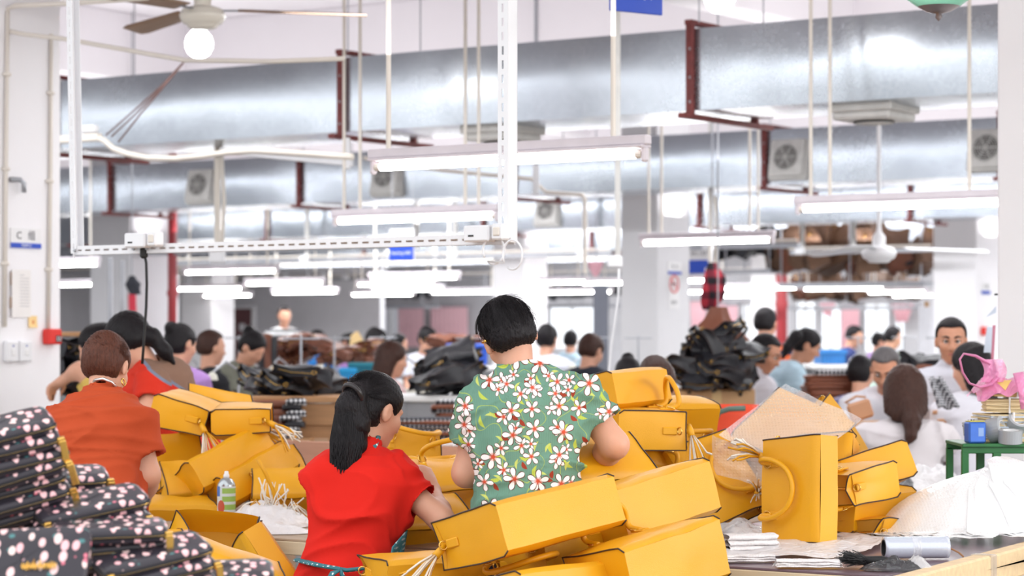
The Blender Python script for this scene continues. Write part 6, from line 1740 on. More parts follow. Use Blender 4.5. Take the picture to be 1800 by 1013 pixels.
# ------------------------------------------------------------------ bubble wrap over the leaning handbag
def bubble_mat(name, c, alpha, sc, st=0.8):
    m = mat(name, c, 0.14, var=0, alpha=alpha, spec=0.9)
    g = G(m); p = g.nt.nodes['Principled BSDF']; tc = g.n('ShaderNodeTexCoord').outputs['Object']
    v = g.n('ShaderNodeTexVoronoi'); v.inputs['Scale'].default_value = sc; v.inputs['Randomness'].default_value = 0.12; g.put(v.inputs['Vector'], tc)
    b = g.n('ShaderNodeBump'); b.inputs['Strength'].default_value = st; b.inputs['Distance'].default_value = 0.006; b.invert = True
    g.put(b.inputs['Height'], g.m('MINIMUM', v.outputs['Distance'], 0.5)); g.put(p.inputs['Normal'], b.outputs[0])
    return m
M_bub = bubble_mat('clear_bubble_wrap', (0.95, 0.94, 0.95), 0.38, 95)
M_bubw = bubble_mat('white_bubble_wrap', (0.97, 0.97, 0.98), 0.97, 110, 0.35)
q = [P(1262, 768, 8.24), P(1384, 826, 8.20), P(1440, 812, 8.22), P(1512, 742, 8.42), P(1384, 679, 8.72)]
def wrapf(u_, v_):
    a, b_, c_, d_ = P(1262, 770, 8.26), P(1400, 836, 8.12), P(1514, 742, 8.30), P(1380, 680, 8.62)
    p = a.lerp(b_, u_).lerp(d_.lerp(c_, u_), v_)
    n = (b_ - a).cross(d_ - a).normalized()
    if n.y > 0: n = -n
    return p + n * (0.012 + .012 * mnoise.noise(D(u_ * 3, v_ * 3, 1)) + .02 * sin(pi * u_) * sin(pi * v_))
t = thing('bubble_wrap', 'clear bubble wrap sheet draped over the leaning yellow handbag', 'wrapping', P(1380, 760, 8.3))
MB().grid(wrapf, 24, 20).build('sheet', M_bub, t, True)
MB().grid(lambda u_, v_: wrapf(u_, 0) + D(-.02 + .05 * u_, .02 + .02 * v_, -.13 * v_ * (1 - .3 * u_)) + D(.006 * mnoise.noise(D(u_ * 9, v_ * 6, 4)), .012 * mnoise.noise(D(u_ * 8, v_ * 5, 7)), 0), 20, 8).build('hanging_edge', M_bub, t, True)

# ------------------------------------------------------------------ fanned pile of white bubble wrap bags
base = on(1600, 950)
G_B = 'white bubble wrap bags fanned on the purple table'
PIV = D(P(1765, 0, 8.12).x, 8.12, PT)
for i in range(22):
    k = i / 21; ph = radians(-14 + 128 * k + 5 * sin(i * 2.3)); dr = D(-cos(ph), -sin(ph), 0); pr = D(-dr.y, dr.x, 0)
    Lg = (.47 if k < .45 else .47 - .16 * (k - .45) / .55) + .03 * sin(i * 1.7); wd = .105 + .012 * sin(i * 3.1)
    def bagf(u_, v_, i=i, dr=dr, pr=pr, Lg=Lg, wd=wd, k=k):
        x = -.05 + (Lg + .05) * u_; w = (v_ * 2 - 1) * wd * (.35 + .65 * min(1, u_ * 2))
        q = PIV + dr * x + pr * w
        sx = math.hypot((q.x - PIV.x) / .46, (q.y - PIV.y - .06) / .42)
        dome = .178 * max(0, 1 - min(1, sx) ** 2.1) + .02 * max(0, 1 - sx * .6)
        z = PT + .003 + dome + .0026 * i * (1 - .55 * u_) + .006 * mnoise.noise(D(u_ * 4, v_ * 3, i * .7)) + .012 * (u_ > .7) * mnoise.noise(D(v_ * 6, i * 2.1, 1)) * (u_ - .7) * 3
        return D(q.x, q.y + .006 * mnoise.noise(D(v_ * 9, i, 2)), max(z, PT + .0015 + .0006 * i))
    t = thing('bubble_bag', (['first', 'second', 'third', 'fourth', 'fifth', 'sixth', 'seventh', 'eighth', 'ninth', 'tenth', 'eleventh'][i] + ' white bubble wrap bag from the lower end of the fan on the purple table') if i < 11 else (['eleventh', 'tenth', 'ninth', 'eighth', 'seventh', 'sixth', 'fifth', 'fourth', 'third', 'second', 'first'][i - 11] + ' white bubble wrap bag from the top of the fan on the purple table'), 'wrapping', bagf(.5, .5), 0, G_B)
    MB().grid(bagf, 14, 8).build('bag_sheet', M_bubw, t, True)
    MB().tube([bagf(1, j / 8) for j in range(9)], .0016, 4).build('mouth_edge', M_bubw, t, True)

# ------------------------------------------------------------------ green metal stand and what stands on it
GY = 8.6
M_grn = mat('green_stand_paint', srgb(46, 112, 62), 0.4, var=0.12, vscale=12)
zt = P(1700, 783, GY).z
p0 = P(1690, 783, GY); t = thing('metal_stand', 'small green angle iron stand on the table before the white pillar', 'stand', (p0.x + .35, GY + .15, TZ))
MB().box((p0.x + .35, GY + .15, zt), (.70, .34, .012), None, .002).build('shelf', M_grn, t)
for yy in (GY, GY + .30):
    MB().box((p0.x + .35, yy, zt - .012), (.70, .012, .036), None, .003).build('rail', M_grn, t)
for xx in (.013, .126, .69):
    for yy in (GY, GY + .30):
        MB().box((p0.x + xx, yy + .004, (zt + TZ) / 2 - .01), (.026 if xx < .1 else .03, .02, zt - TZ - .02), None, .003).build('leg', M_grn, t)
zs = zt + .007
def SP(px, dy=0.0): q = P(px, 0, GY + dy); q.z = zs; return q
c = SP(1714, .02); t = thing('glue_tin', 'small blue tin on the corner of the green stand', 'tin', c, radians(12))
Mt = Matrix.Translation(c) @ Matrix.Rotation(radians(12), 4, 'Z')
MB().box((0, 0, .038), (.066, .05, .076), Mt, .006).build('tin', mat('tin_blue', srgb(58, 108, 200), .35, .2, var=.1, vscale=20), t)
MB().box((0, 0, .0775), (.058, .042, .004), Mt, .002).build('tin_lid', mat('lid_yellow', srgb(214, 200, 80), .5), t)
MB().box((.012, -.0255, .04), (.02, .001, .03), Mt).build('label', mat('tin_label', srgb(140, 170, 220), .5), t)
M_tape = mat('grey_tape', srgb(168, 172, 176), .3, var=.04)
def tape(label, c, axis, R=.038, w=.045):
    axis = Vector(axis).normalized(); q = axis.to_track_quat('Z', 'Y').to_matrix().to_4x4(); q.translation = c
    t = thing('tape_roll', label, 'tape', c - D(0, 0, R))
    MB().lathe([(.029, -w / 2), (R, -w / 2), (R, w / 2), (.029, w / 2)], 28, q).build('tape_coil', M_tape, t)
    MB().lathe([(.029, -w / 2), (.0265, -w / 2), (.0265, w / 2), (.029, w / 2)], 24, q).build('core', M_paper, t)
tape('wide grey tape roll standing on edge beside the blue tin', SP(1752, .06) + D(0, 0, .046), (.75, -.5, .25), .046, .05)
tape('grey tape roll lying flat at the front of the green stand', SP(1776, -.0) + D(0, 0, .024), (.0, -.12, 1), .042, .046)
tape('grey tape roll leaning on the lying one', SP(1788, .08) + D(0, 0, .07), (.2, -.7, .7), .040, .046)
# stack of kraft paper sheets tied with white string
M_kr = mat('manila_paper', srgb(226, 204, 160), .7, var=.05, vscale=6)
rr = random.Random(3)
bx = P(1762, 0, GY + .15).x
def bundle(label, x, y, z0, n, w, d, h1, yaw, ms):
    t = thing('paper_bundle', label, 'paper', (x, y, z0), radians(yaw))
    for i in range(n):
        dx, dy = rr.uniform(-.006, .006), rr.uniform(-.006, .006)
        mb = MB()
        bend = rr.uniform(-.002, .003)
        mb.grid(lambda u_, v_: (dx + (u_ - .5) * w, dy + (v_ - .5) * d, i * h1 + bend * (2 * u_ - 1) ** 2), 4, 2)
        mb.build('paper_sheet', ms[i % len(ms)], t, world=False, thick=h1 * .82)
    H_ = n * h1
    MB().tube([(.01, -d / 2 - .006, -.002), (.01, -d / 2 - .006, H_ + .002), (.01, d / 2 + .006, H_ + .002), (.01, d / 2 + .006, -.002)], .004, 5, closed=True).build('string', M_paper, t, world=False)
    return H_
h_ = bundle('thick bundle of manila sheets tied with white string on the green stand', bx, GY + .17, zs + .004, 16, .15, .2, .0062, 8, [M_kr, M_kr, M_pale])
h2 = bundle('second bundle of manila sheets lying on the thick tied one', bx + .01, GY + .17, zs + h_ + .01, 8, .15, .2, .006, -6, [M_kr])
h3 = bundle('top bundle of manila sheets with a folded corner under the pink bag', bx + .012, GY + .17, zs + h_ + h2 + .018, 8, .14, .19, .006, 10, [mat('manila_dark', srgb(214, 182, 120), .7, var=.06)])
c = D(bx - .01, GY + .06, zs + h_ + h2 + h3 + .012)
t = thing('paper_note', 'yellow folded paper corner hanging over the top manila bundle', 'paper', c)
m_ = MB(); m_.add([c + D(-.035, .02, .014), c + D(.03, .02, .016), c + D(0, -.012, -.02), c + D(-.03, .012, .012), c + D(.025, .012, .014)], [(0, 1, 4, 3), (3, 4, 2)]); m_.build('flap', mat('note_yellow2', srgb(240, 206, 120), .7), t, thick=.0015)
# rolled kraft tube at the end
c = SP(1797, .12); t = thing('paper_tube', 'upright roll of tan paper at the end of the green stand', 'roll', c)
MB().lathe([(.02, 0), (.032, 0), (.034, .06), (.031, .12), (.02, .12)], 20, Matrix.Translation(c)).build('tube', M_kr, t, True)
# pink plastic bag drooped over the paper
c = D(bx, GY + .15, zs + h_ + h2 + h3 + .02)
t = thing('plastic_bag', 'pink plastic carrier bag draped over the manila bundles, handle out', 'bag', c)
def pk(u_, v_):
    x = (u_ - .5) * .24; y = (v_ - .5) * .24
    e = max(abs(u_ - .5), abs(v_ - .5)) * 2
    return c + D(x * (1 - .1 * e), y, .012 + .012 * mnoise.noise(D(x * 20, y * 20, 2)) - .055 * max(0, e - .55) / .45 * (1 + .6 * mnoise.noise(D(x * 15, y * 15, 5))))
MB().grid(pk, 22, 22).build('film', M_pink, t, True)
# handle: a flat loop hanging out to the left
hl = [P(x, y, GY + .05) for x, y in ((1740, 640), (1715, 626), (1694, 622), (1687, 632), (1692, 655), (1704, 674), (1722, 681), (1742, 676), (1752, 662))]
MB().tube(hl, [.022, .018, .012, .011, .012, .013, .016, .022, .026], 8, flat=0.3, up=(0, 1, 0)).build('handle', M_pink, t, True)
MB().grid(lambda u_, v_: P(1722 + 40 * u_ + 8 * sin(v_ * 3), 632 + 40 * v_, GY + .04 + .02 * u_ + .008 * sin(u_ * 14 + v_ * 6)), 12, 8).build('gathered_side', M_pink, t, True)
MB().tube([P(x, y, GY + .02) for x, y in ((1790, 655), (1796, 690), (1797, 720))], [.02, .012, .006], 8, flat=.3).build('hanging_strip', M_pink, t, True)
# odds under and beside the stand
crumple('plastic_scrap', 'bright pink scrap of film lying by the green stand', 'wrapping', D(P(1652, 0, 8.7).x, 8.7, PT), (.075, .05, .05), mat('hot_pink_film', srgb(240, 96, 190), .35, alpha=.75), 21)
c = P(1640, 835, 9.0); c.z = TZ + .004
for i, (px, w_, cc, lb) in enumerate(((1640, .32, M_film2, 'heap of clear wrapping sheets behind the white bubble wrap bags'), (1598, .22, M_blackfilm, 'dark plastic film showing beside the yellow handbag base'))):
    q = on(px, 862); q.z = PT; crumple('plastic_sheet', lb, 'wrapping', q + D(0, .12, 0), (w_ * .6, .16, .115 - .03 * i), cc, 31 + i)
c = P(1722, 830, GY + .1); c.z = TZ + .004
t = thing('paper_pad', 'pale pink and white pads standing inside the green stand', 'paper', c)
for i in range(3): MB().box((c.x + .04 + .07 * i, c.y + .05, TZ + .055), (.055, .12, .10), None, .003).build('pad', mat('pad_pink', srgb(236, 216, 220), .7) if i % 2 else M_paper, t)
MB().box((c.x - .03, c.y + .06, TZ + .06), (.035, .1, .11), None, .003).build('red_book', mat('pad_red', srgb(170, 40, 60), .6), t)
c = P(1785, 822, GY - .16); c.z = P(1785, 826, GY - .16).z
t = thing('plastic_clip', 'orange red plastic piece resting on the white bubble wrap bags', 'plastic piece', c)
MB().tube([c + D(-.035, 0, 0), c + D(-.01, .01, .006), c + D(.02, 0, .0), c + D(.05, .01, -.004)], [.008, .01, .012, .01], 8, flat=.5).build('clip', mat('orange_plastic', srgb(236, 90, 40), .4), t, True)
# ------------------------------------------------------------------ things on the white pillar at the right
WY = 10.35
t = thing('pillar_conduit', 'white conduit running up the pillar with the keys', 'conduit', P(1783, 590, WY))
MB().tube([P(1783, -20, WY), P(1783, 700, WY)], .012, 8).build('pipe', M_cream, t, True)
for yy in (235, 540): MB().box(P(1783, yy, WY + .02), (.05, .04, .02), None, .004).build('clip', M_cream, t)
t = thing('key_ring', 'keys hanging on a ring from a black wire before the white pillar', 'keys', P(1782, 540, WY - .1))
kq = lambda x, y: P(x, y, WY - .1)
MB().ring(kq(1782, 542), .011, .0014, (0, 1, 0), 18, 5).build('split_ring', M_steel, t, True)
MB().tube([kq(1781, 518), kq(1781, 525), kq(1782, 532)], .004, 6).build('hook', M_steel, t)
MB().box(kq(1782, 552), (.014, .006, .022), None, .003).build('key_head', M_black, t)
MB().box(kq(1781, 566), (.006, .003, .034), None, .001).build('key_blade', M_steel, t)
MB().box(kq(1784, 566), (.005, .003, .03), None, .001).build('key_blade', M_brass, t)
t = thing('black_wire', 'thin black wire stretched across the white pillar', 'wire', kq(1770, 515))
MB().tube([P(1748, 518, WY - .08), P(1775, 516, WY - .1), P(1800, 512, WY - .08), P(1830, 508, WY - .06)], .004, 6).build('wire', M_black, t)
t = thing('warning_label', 'small white label with red and blue marks low on the white pillar', 'label', P(1795, 615, 10.36))
MB().box(P(1796, 615, 10.42), (.05, .004, .07), None, .001).build('sheet', M_paper, t)
MB().box(P(1797, 611, 10.415), (.016, .004, .006)).build('red_mark', M_alarm, t); MB().box(P(1796, 616, 10.415), (.026, .004, .006)).build('blue_mark', M_blue, t)
t = thing('wall_lamp', 'round clear emergency lamp half cut at the edge of the white pillar', 'lamp', P(1797, 88, 10.2))
MB().lathe([(0, .02), (.02, .018), (.034, .008), (.038, 0), (.038, -.03), (0, -.03)], 20, Matrix.Translation(P(1800, 88, 10.2)) @ Matrix.Rotation(pi / 2, 4, 'X')).build('lamp_head', mat('clear_lamp', srgb(220, 222, 228), .15, .1), t, True)
MB().box(P(1802, 140, 10.3), (.05, .05, .13), None, .008).build('lamp_case', mat('lamp_case', srgb(196, 206, 222), .4), t)
MB().tube([P(1801, 95, 10.3), P(1801, 120, 10.3)], .008, 6).build('stem', M_white, t)
t = thing('wall_papers', 'papers and a pink ribbon hanging at the edge of the white pillar', 'paper', P(1742, 600, 10.6))
MB().grid(lambda u_, v_: P(1735 + 14 * u_ - 6 * v_, 575 + 45 * v_, 10.7 + .02 * u_), 4, 6).build('sheet', M_pale, t, thick=.001)
MB().grid(lambda u_, v_: P(1745 + 5 * u_ - 3 * v_, 572 + 60 * v_, 10.65), 2, 6).build('ribbon', mat('ribbon_pink', srgb(206, 130, 150), .6), t, thick=.001)
MB().grid(lambda u_, v_: P(1733 + 18 * u_, 558 - 20 * u_ + 12 * v_ * u_, 10.68), 3, 3).build('folded_sheet', M_pale, t, thick=.001)
M, q = side_face(col7, 1727, 582, 0.0)
t = thing('fire_alarm', 'small red alarm box on the far grey pillar', 'alarm', q)
MB().box((0, 0, .03), (.12, .1, .06), M, .01).build('case', M_alarm, t); MB().box((0, 0, .062), (.05, .04, .004), M).build('window', M_paper, t)
M, q = side_face(col7, 1732, 507, 0.004)
t = thing('group_sign', 'small white sign with blue stripe on the far grey pillar', 'sign', q)
MB().box((0, 0, 0), (.26, .14, .006), M, .002).build('board', M_paper, t); MB().box((0, -.05, .004), (.258, .04, .004), M).build('blue_stripe', M_blue, t)
text('F  \u7ec4', .06, M @ Matrix.Translation((0, .015, .004)), M_ink, 'lettering', t)
# ------------------------------------------------------------------ sewing rows and stores further back
L_blk = leather('black_leather', srgb(34, 34, 40))
L_brn = leather('brown_leather', srgb(128, 76, 56))
L_tan = leather('tan_leather', srgb(186, 138, 104))
M_mach = mat('machine_enamel', srgb(214, 212, 200), 0.35, var=0.04)
M_ttop = mat('pale_laminate', srgb(226, 226, 226), 0.4, var=0.04)
M_leg = mat('grey_leg_paint', srgb(150, 152, 156), 0.5, 0.3)
M_motor = mat('motor_dark', srgb(60, 64, 68), 0.5)
def machine(label):
    """sewing station: table 1.05 x 0.55, machine on top, operator side -y"""
    t = thing('sewing_machine', label, 'sewing machine', (0, 0, 0), 0, 'sewing machines in the rows behind')
    MB().box((0, 0, .755), (1.05, .55, .035), None, .006).build('tabletop', M_ttop, t, world=False)
    for sx in (-1, 1):
        MB().box((sx * .44, 0, .37), (.05, .04, .74), None, .004).build('leg', M_leg, t, world=False)
        MB().box((sx * .44, 0, .02), (.05, .5, .04), None, .004).build('foot', M_leg, t, world=False)
    MB().box((0, .05, .22), (.86, .04, .04), None, .004).build('crossbar', M_leg, t, world=False)
    MB().lathe([(0, -.12), (.07, -.11), (.08, -.05), (.08, .1), (.05, .12), (0, .12)], 14, Matrix.Translation((.1, .05, .6)) @ Matrix.Rotation(pi / 2, 4, 'Y')).build('motor', M_motor, t, True, world=False)
    MB().box((.02, .0, .79), (.46, .18, .035), None, .008).build('bed', M_mach, t, world=False)
    S = SDF(); S.box((.20, 0, .90), (.055, .05, .12), None, .02, .03); S.box((.02, 0, 1.0), (.22, .042, .05), None, .02, .03); S.box((-.18, 0, .96), (.04, .04, .085), None, .015, .03)
    S.build('arm', M_mach, t, 0.012)
    MB().lathe([(0, -.02), (.06, -.018), (.065, 0), (.06, .018), (0, .02)], 18, Matrix.Translation((.285, 0, .99)) @ Matrix.Rotation(pi / 2, 4, 'Y')).build('handwheel', M_motor, t, True, world=False)
    MB().tube([(-.18, -.0, .88), (-.18, 0, .80)], .006, 6).build('needle_bar', M_steel, t, world=False)
    st = MB().tube([(.3, .2, .77), (.3, .2, 1.42)], .008, 6).build('thread_stand', M_steel, t, world=False)
    MB().tube([(.18, .2, 1.40), (.42, .2, 1.40)], .006, 6).build('thread_arm', M_steel, st, world=False)
    for sx, c in ((-.07, (.95, .95, .95)), (.07, srgb(200, 170, 90))):
        MB().lathe([(0, 0), (.035, 0), (.018, .12), (0, .12)], 12, Matrix.Translation((.3 + sx, .2, .775))).build('thread_cone', mat('thread_%d' % int(c[0] * 100), c, .7), st, True, world=False)
    MB().tube([(-.05, .05, 1.05), (-.05, .08, 1.2), (-.12, .03, 1.26), (-.17, -.04, 1.2)], .007, 6).build('lamp_neck', M_steel, t, world=False)
    MB().lathe([(.035, 0), (.028, .03), (.01, .05), (0, .05)], 10, Matrix.Translation((-.175, -.045, 1.15))).build('lamp_shade', M_mach, t, True, world=False)
    return t
_m0 = None
MS = [
 ('sewing machine before the pillar with the maroon board, at its grey stand', 425, 14.6, -20), ('sewing machine with a brown panel in the middle left rows', 520, 17.5, 10),
 ('sewing machine beside the tan board', 600, 20.5, -15), ('sewing machine of the young woman with long dark hair', 745, 16.8, -12), ('sewing machine beside the teal crate', 640, 24.5, 20),
 ('sewing machine in front of the pink curtain', 765, 26.0, 15), ('sewing machine left of the blue crate', 790, 21.5, -20), ('sewing machine under the bright window behind the floral shirt', 1000, 22.5, 10),
 ('sewing machine by the dark post at the bright window', 1045, 19.5, -25), ('sewing machine between the brown stack and the back windows', 1465, 21.0, 12), ('sewing machine under the brown leather rack', 1530, 24.0, -18),
 ('sewing machine near the standing man', 1615, 19.0, 20), ('sewing machine by the far red pipe', 1400, 27.0, 5), ('sewing machine at the far grey wall', 480, 28.0, 0), ('sewing machine beside the lilac shirt', 360, 19.0, 15)]
for lb, px, Y, rz in MS:
    p = P(px, 0, Y); p.z = 0
    if _m0 is None: _m0 = machine(lb); _m0.location = p; _m0.rotation_euler = (0, 0, radians(rz))
    else: dup(_m0, p, radians(rz), lb)

# templates for heaped black and brown bags
def soft_bag(label, m, seed, dims, group, name='leather_bag'):
    global L_yel
    keep = L_yel; L_yel = m
    t, R = bag(label, D(0, 0, -dims[1] / 2), D(1, 0, 0), D(0, 0, 1), dims=dims, seed=seed, crumple=.04, top=.5, handles=('flop', None), tabs=True, inner=m)
    L_yel = keep
    for c in t.children: c.data.transform(Matrix.Translation((0, 0, -dims[1] / 2))) if False else None
    t.name = name; t['group'] = group
    return t
def cleanup(t):
    for c in list(t.children):
        for d_ in list(c.children): bpy.data.objects.remove(d_)
        bpy.data.objects.remove(c)
    bpy.data.objects.remove(t)
tb1 = soft_bag('x', L_blk, 71, (.32, .22, .10), 'g'); tb2 = soft_bag('x', L_blk, 72, (.28, .20, .09), 'g')
tw1 = soft_bag('x', L_brn, 73, (.30, .22, .09), 'g')
NTH = ['first', 'second', 'third', 'fourth', 'fifth', 'sixth', 'seventh', 'eighth', 'ninth', 'tenth', 'eleventh', 'twelfth']
def heap(tpls, pts, what, where, group, seed, layers=3, upright=0.35, sc=1.0, side='near'):
    """bags lying about; each is named by its layer and its place along the layer"""
    rr = random.Random(seed); ps = sorted(pts, key=lambda p: p.z); n = len(ps)
    L = max(1, min(layers, n // 2)); names = {1: ['row'], 2: ['bottom layer', 'top layer'], 3: ['bottom layer', 'middle layer', 'top layer'], 4: ['bottom layer', 'second layer', 'third layer', 'top layer']}[L]
    for li in range(L):
        row = sorted(ps[n * li // L:n * (li + 1) // L], key=lambda p: p.x)
        for k, p in enumerate(row):
            e = (1.35 + rr.uniform(-1, 1) * upright, rr.uniform(-.35, .35), rr.uniform(0, 6.28))
            lb = what + ' ' + NTH[k] + ' along the ' + names[li] + ' ' + where
            o = dup(rr.choice(tpls), p, e, lb, sc * rr.uniform(.85, 1.1)); o['group'] = group
def hp_pts(x0, x1, y0, y1, Y, n, seed, jy=.2, tri=True):
    rr = random.Random(seed); out = []
    for i in range(n):
        v = ((i + rr.random()) / n); x = x0 + (x1 - x0) * ((i * 0.618 + rr.uniform(-.1, .1)) % 1)
        if tri: x = (x0 + x1) / 2 + (x - (x0 + x1) / 2) * (1 - .55 * v)
        out.append(P(x, y1 + (y0 - y1) * v, Y + rr.uniform(-jy, jy)))
    return out
heap([tb1, tb2], hp_pts(1222, 1292, 608, 678, 15.4, 26, 5, tri=False), 'black leather bag,', 'of the heap beside the middle pillar', 'black leather bags heaped by the middle pillar', 1, 4, 0.6)
heap([tb1, tb2], hp_pts(458, 596, 668, 688, 13.6, 16, 6), 'black leather bag,', 'on the wooden work table', 'black leather bags on the wooden work table', 2, 2, 0.2, .9)
heap([tb2, tb1], hp_pts(768, 825, 640, 684, 14.9, 8, 7), 'black leather bag,', 'in the bundle on the white sewing table', 'black leather bags on the white sewing table', 3, 2, .5)
heap([tb1, tb2], hp_pts(1602, 1636, 640, 668, 16.0, 5, 8), 'black leather bag,', 'behind the standing man', 'black leather bags behind the standing man', 4, 2, .5)
heap([tb1, tb2], hp_pts(112, 155, 608, 690, 15.2, 12, 9, tri=False), 'black leather bag,', 'on the dark shelf beside the near pillar', 'black leather bags on the dark shelf', 5, 3)
heap([tw1], hp_pts(568, 640, 614, 634, 19.0, 8, 10), 'brown leather bag,', 'of the pile before the teal crate', 'brown leather bags before the teal crate', 6, 2)
heap([tw1], hp_pts(488, 532, 592, 640, 19.5, 9, 11, tri=False), 'brown leather bag,', 'of the pile in the middle left rows', 'brown leather bags in the sewing rows', 7, 3)
# carton under the black heap
def carton(label, px, y0, y1, Y, w, d, rz=0, m=Mc, name='carton_box'):
    z1, z0 = P(px, y0, Y).z, max(0, P(px, y1, Y).z); p = P(px, 0, Y)
    t = thing(name, label, 'box', (p.x, p.y + d / 2, z0), radians(rz)); h = z1 - z0
    MB().box((0, 0, h / 2), (w, d, h), None, .008).build('carton', m, t, world=False)
    for sg in (-1, 1): MB().box((0, sg * d * .25, h + .004), (w * .99, d * .485, .006), None, .002).build('flap', m, t, world=False)
    MB().box((0, -d / 2 - .001, h * .85), (.06, .002, h * .3)).build('tape', mat('carton_tape', (1, 1, 1)), t, world=False)
    return t
carton('brown carton box under the heap of black leather bags', 1250, 686, 800, 15.2, .5, .5, 8)
carton('second carton box low beside the middle pillar', 1235, 735, 900, 14.2, .45, .4, -5)
# hanging brown leather and chequered cloth
def drape(name, label, cat, pts, w, m, seed, parts='cloth'):
    t = thing(name, label, cat, pts[0]); N = len(pts); so = D(seed, 0, 0)
    def fn(u_, v_):
        f = v_ * (N - 1); i = min(int(f), N - 2); p = pts[i].lerp(pts[i + 1], f - i); ww = w[i] + (w[i + 1] - w[i]) * (f - i)
        a = u_ * 2 * pi
        r_ = ww * (1 + .25 * mnoise.noise(D(cos(a) * 1.5, sin(a) * 1.5, v_ * 3) + so) + .12 * sin(a * 5 + seed))
        return p + D(cos(a) * r_, sin(a) * r_ * .5, 0)
    MB().grid(fn, 24, 14).build(parts, m, t, True)
    q = pts[0]; MB().tube([Vector(q), Vector((q.x, q.y, ZC))], .006, 6).build('hanger_cord', M_steel, t); return t
drape('leather_hide', 'brown leather hides hanging in a bunch beside the middle pillar', 'leather', [P(1262, 540, 16.2), P(1258, 565, 16.2), P(1255, 600, 16.2), P(1250, 612, 16.2)], [.05, .10, .20, .14], L_brn, 2, 'hide')
C_rplaid = check_mat('red_black_plaid', srgb(150, 40, 52), srgb(90, 26, 38), srgb(24, 20, 26), 9)
drape('hanging_cloth', 'red and black plaid cloth hanging from the grey power rail', 'cloth', [P(1252, 462, 18.5), P(1256, 490, 18.5), P(1252, 520, 18.5), P(1245, 545, 18.5)], [.03, .08, .09, .04], C_rplaid, 4)
drape('hanging_cloth', 'dark cloth hanging at the lamp by the far grey pillar', 'cloth', [P(232, 485, 20.0), P(234, 500, 20.0), P(238, 518, 20.0)], [.02, .06, .04], mat('dark_cloth', srgb(52, 54, 62), .8), 6)
drape('hanging_cloth', 'pink cloth tied at the far grey power rail before the pillar', 'cloth', [P(1048, 460, 24.0), P(1046, 470, 24.0), P(1047, 486, 24.0)], [.07, .06, .02], mat('pink_cloth', srgb(240, 184, 196), .8), 7)
# stack of brown panels
def flat_stack(px, y0, y1, Y, w, d, n, ms, label, group, seed, name='leather_piece', cat='leather'):
    rr = random.Random(seed); zt, zb_ = P(px, y0, Y).z, P(px, y1, Y).z; h = (zt - zb_) / n; first = None; x = P(px, 0, Y).x
    for i in range(n):
        t = thing(name, (label if n == 1 else NTH[n - 1 - i] + ' ' + label), cat, (x + rr.uniform(-.02, .02), Y + rr.uniform(-.02, .02), zb_ + h * i), rr.uniform(-.12, .12), group)
        mb = MB(); bw = rr.uniform(.2, .6) * h
        def fn(u_, v_, s_=0):
            a = u_ * 2 * pi; e = .35; c_, s2 = cos(a), sin(a)
            return D(abs(c_) ** e * (1 if c_ > 0 else -1) * w / 2 * (1 - .03 * abs(v_ * 2 - 1)), abs(s2) ** e * (1 if s2 > 0 else -1) * d / 2 * (1 - .03 * abs(v_ * 2 - 1)), h * .92 * v_ + bw * (1 - c_ * c_))
        mb.grid(fn, 28, 3)
        o = len(mb.v); nn = 29
        mb.f.append(tuple(range(nn - 1))[::-1]); mb.f.append(tuple(range(3 * nn, 4 * nn - 1)))
        mb.build('panel', ms[i % len(ms)], t, True, world=False)
flat_stack(1462, 660, 715, 15.4, .34, .3, 9, [L_brn], 'brown panel down in the tall stack beside the light blue shirt', 'brown leather panels in the tall stack', 1)
flat_stack(1463, 652, 660, 15.3, .28, .25, 1, [C_ging], 'gingham lining folded on top of the brown leather stack', None, 2, 'folded_lining', 'cloth')
flat_stack(475, 708, 772, 13.2, .22, .2, 5, [L_brn], 'brown panel down in the stack under the wooden work table', 'brown leather panels under the wooden work table', 3)
flat_stack(516, 704, 772, 13.1, .11, .16, 7, [C_ging, C_ging, L_blk], 'gingham lining piece down in the pile by the wooden cabinet', 'gingham linings under the wooden work table', 4, 'folded_lining', 'cloth')
flat_stack(740, 735, 772, 13.6, .5, .3, 6, [C_ging, L_brn, C_ging], 'gingham or brown piece down in the low pile under the white sewing table', 'pieces piled under the white sewing table', 5, 'folded_lining', 'cloth')
flat_stack(795, 705, 772, 14.0, .22, .25, 9, [C_ging, L_brn], 'gingham or brown piece down in the higher pile under the white sewing table', 'gingham pieces higher under the white sewing table', 6, 'folded_lining', 'cloth')
flat_stack(1664, 706, 744, 12.5, .12, .16, 5, [L_tan, L_brn], 'folded tan leather strap down in the stack beside the blue tin', 'folded tan leather straps by the green stand', 7, 'strap_bundle')
flat_stack(1630, 655, 692, 13.0, .12, .12, 1, [L_brn], 'brown leather panel held up behind the white blouse', None, 8)
p = P(1644, 692, 12.2); t = thing('gingham_bag', 'black and white gingham bag behind the shoulder of the white blouse', 'bag', p - D(0, 0, .1))
MB().grid(lambda u_, v_: p + D((u_ - .5) * (.05 + .05 * (1 - v_)) + .07 * (1 - v_), .03 * sin(u_ * pi), (v_ - .5) * .15 + .01 * sin(u_ * 9)), 8, 8).build('bag_cloth', check_mat('fine_gingham', srgb(226, 226, 230), srgb(120, 120, 126), srgb(40, 40, 46), 75), t, True, thick=.02)
p = P(1706, 712, GY + .1); p.z = zs + .055; t = thing('sample_card', 'card of grey dotted fabric leaning beside the manila bundles', 'card', p - D(0, 0, .04))
MB().box(p, (.06, .006, .055), Matrix.Translation(p) @ Euler((.3, -.25, .2)).to_matrix().to_4x4() @ Matrix.Translation(-p), .001).build('card', stripes_mat('dot_grey', srgb(206, 206, 210), srgb(40, 40, 46), 95, dots=True, gap=.33), t)
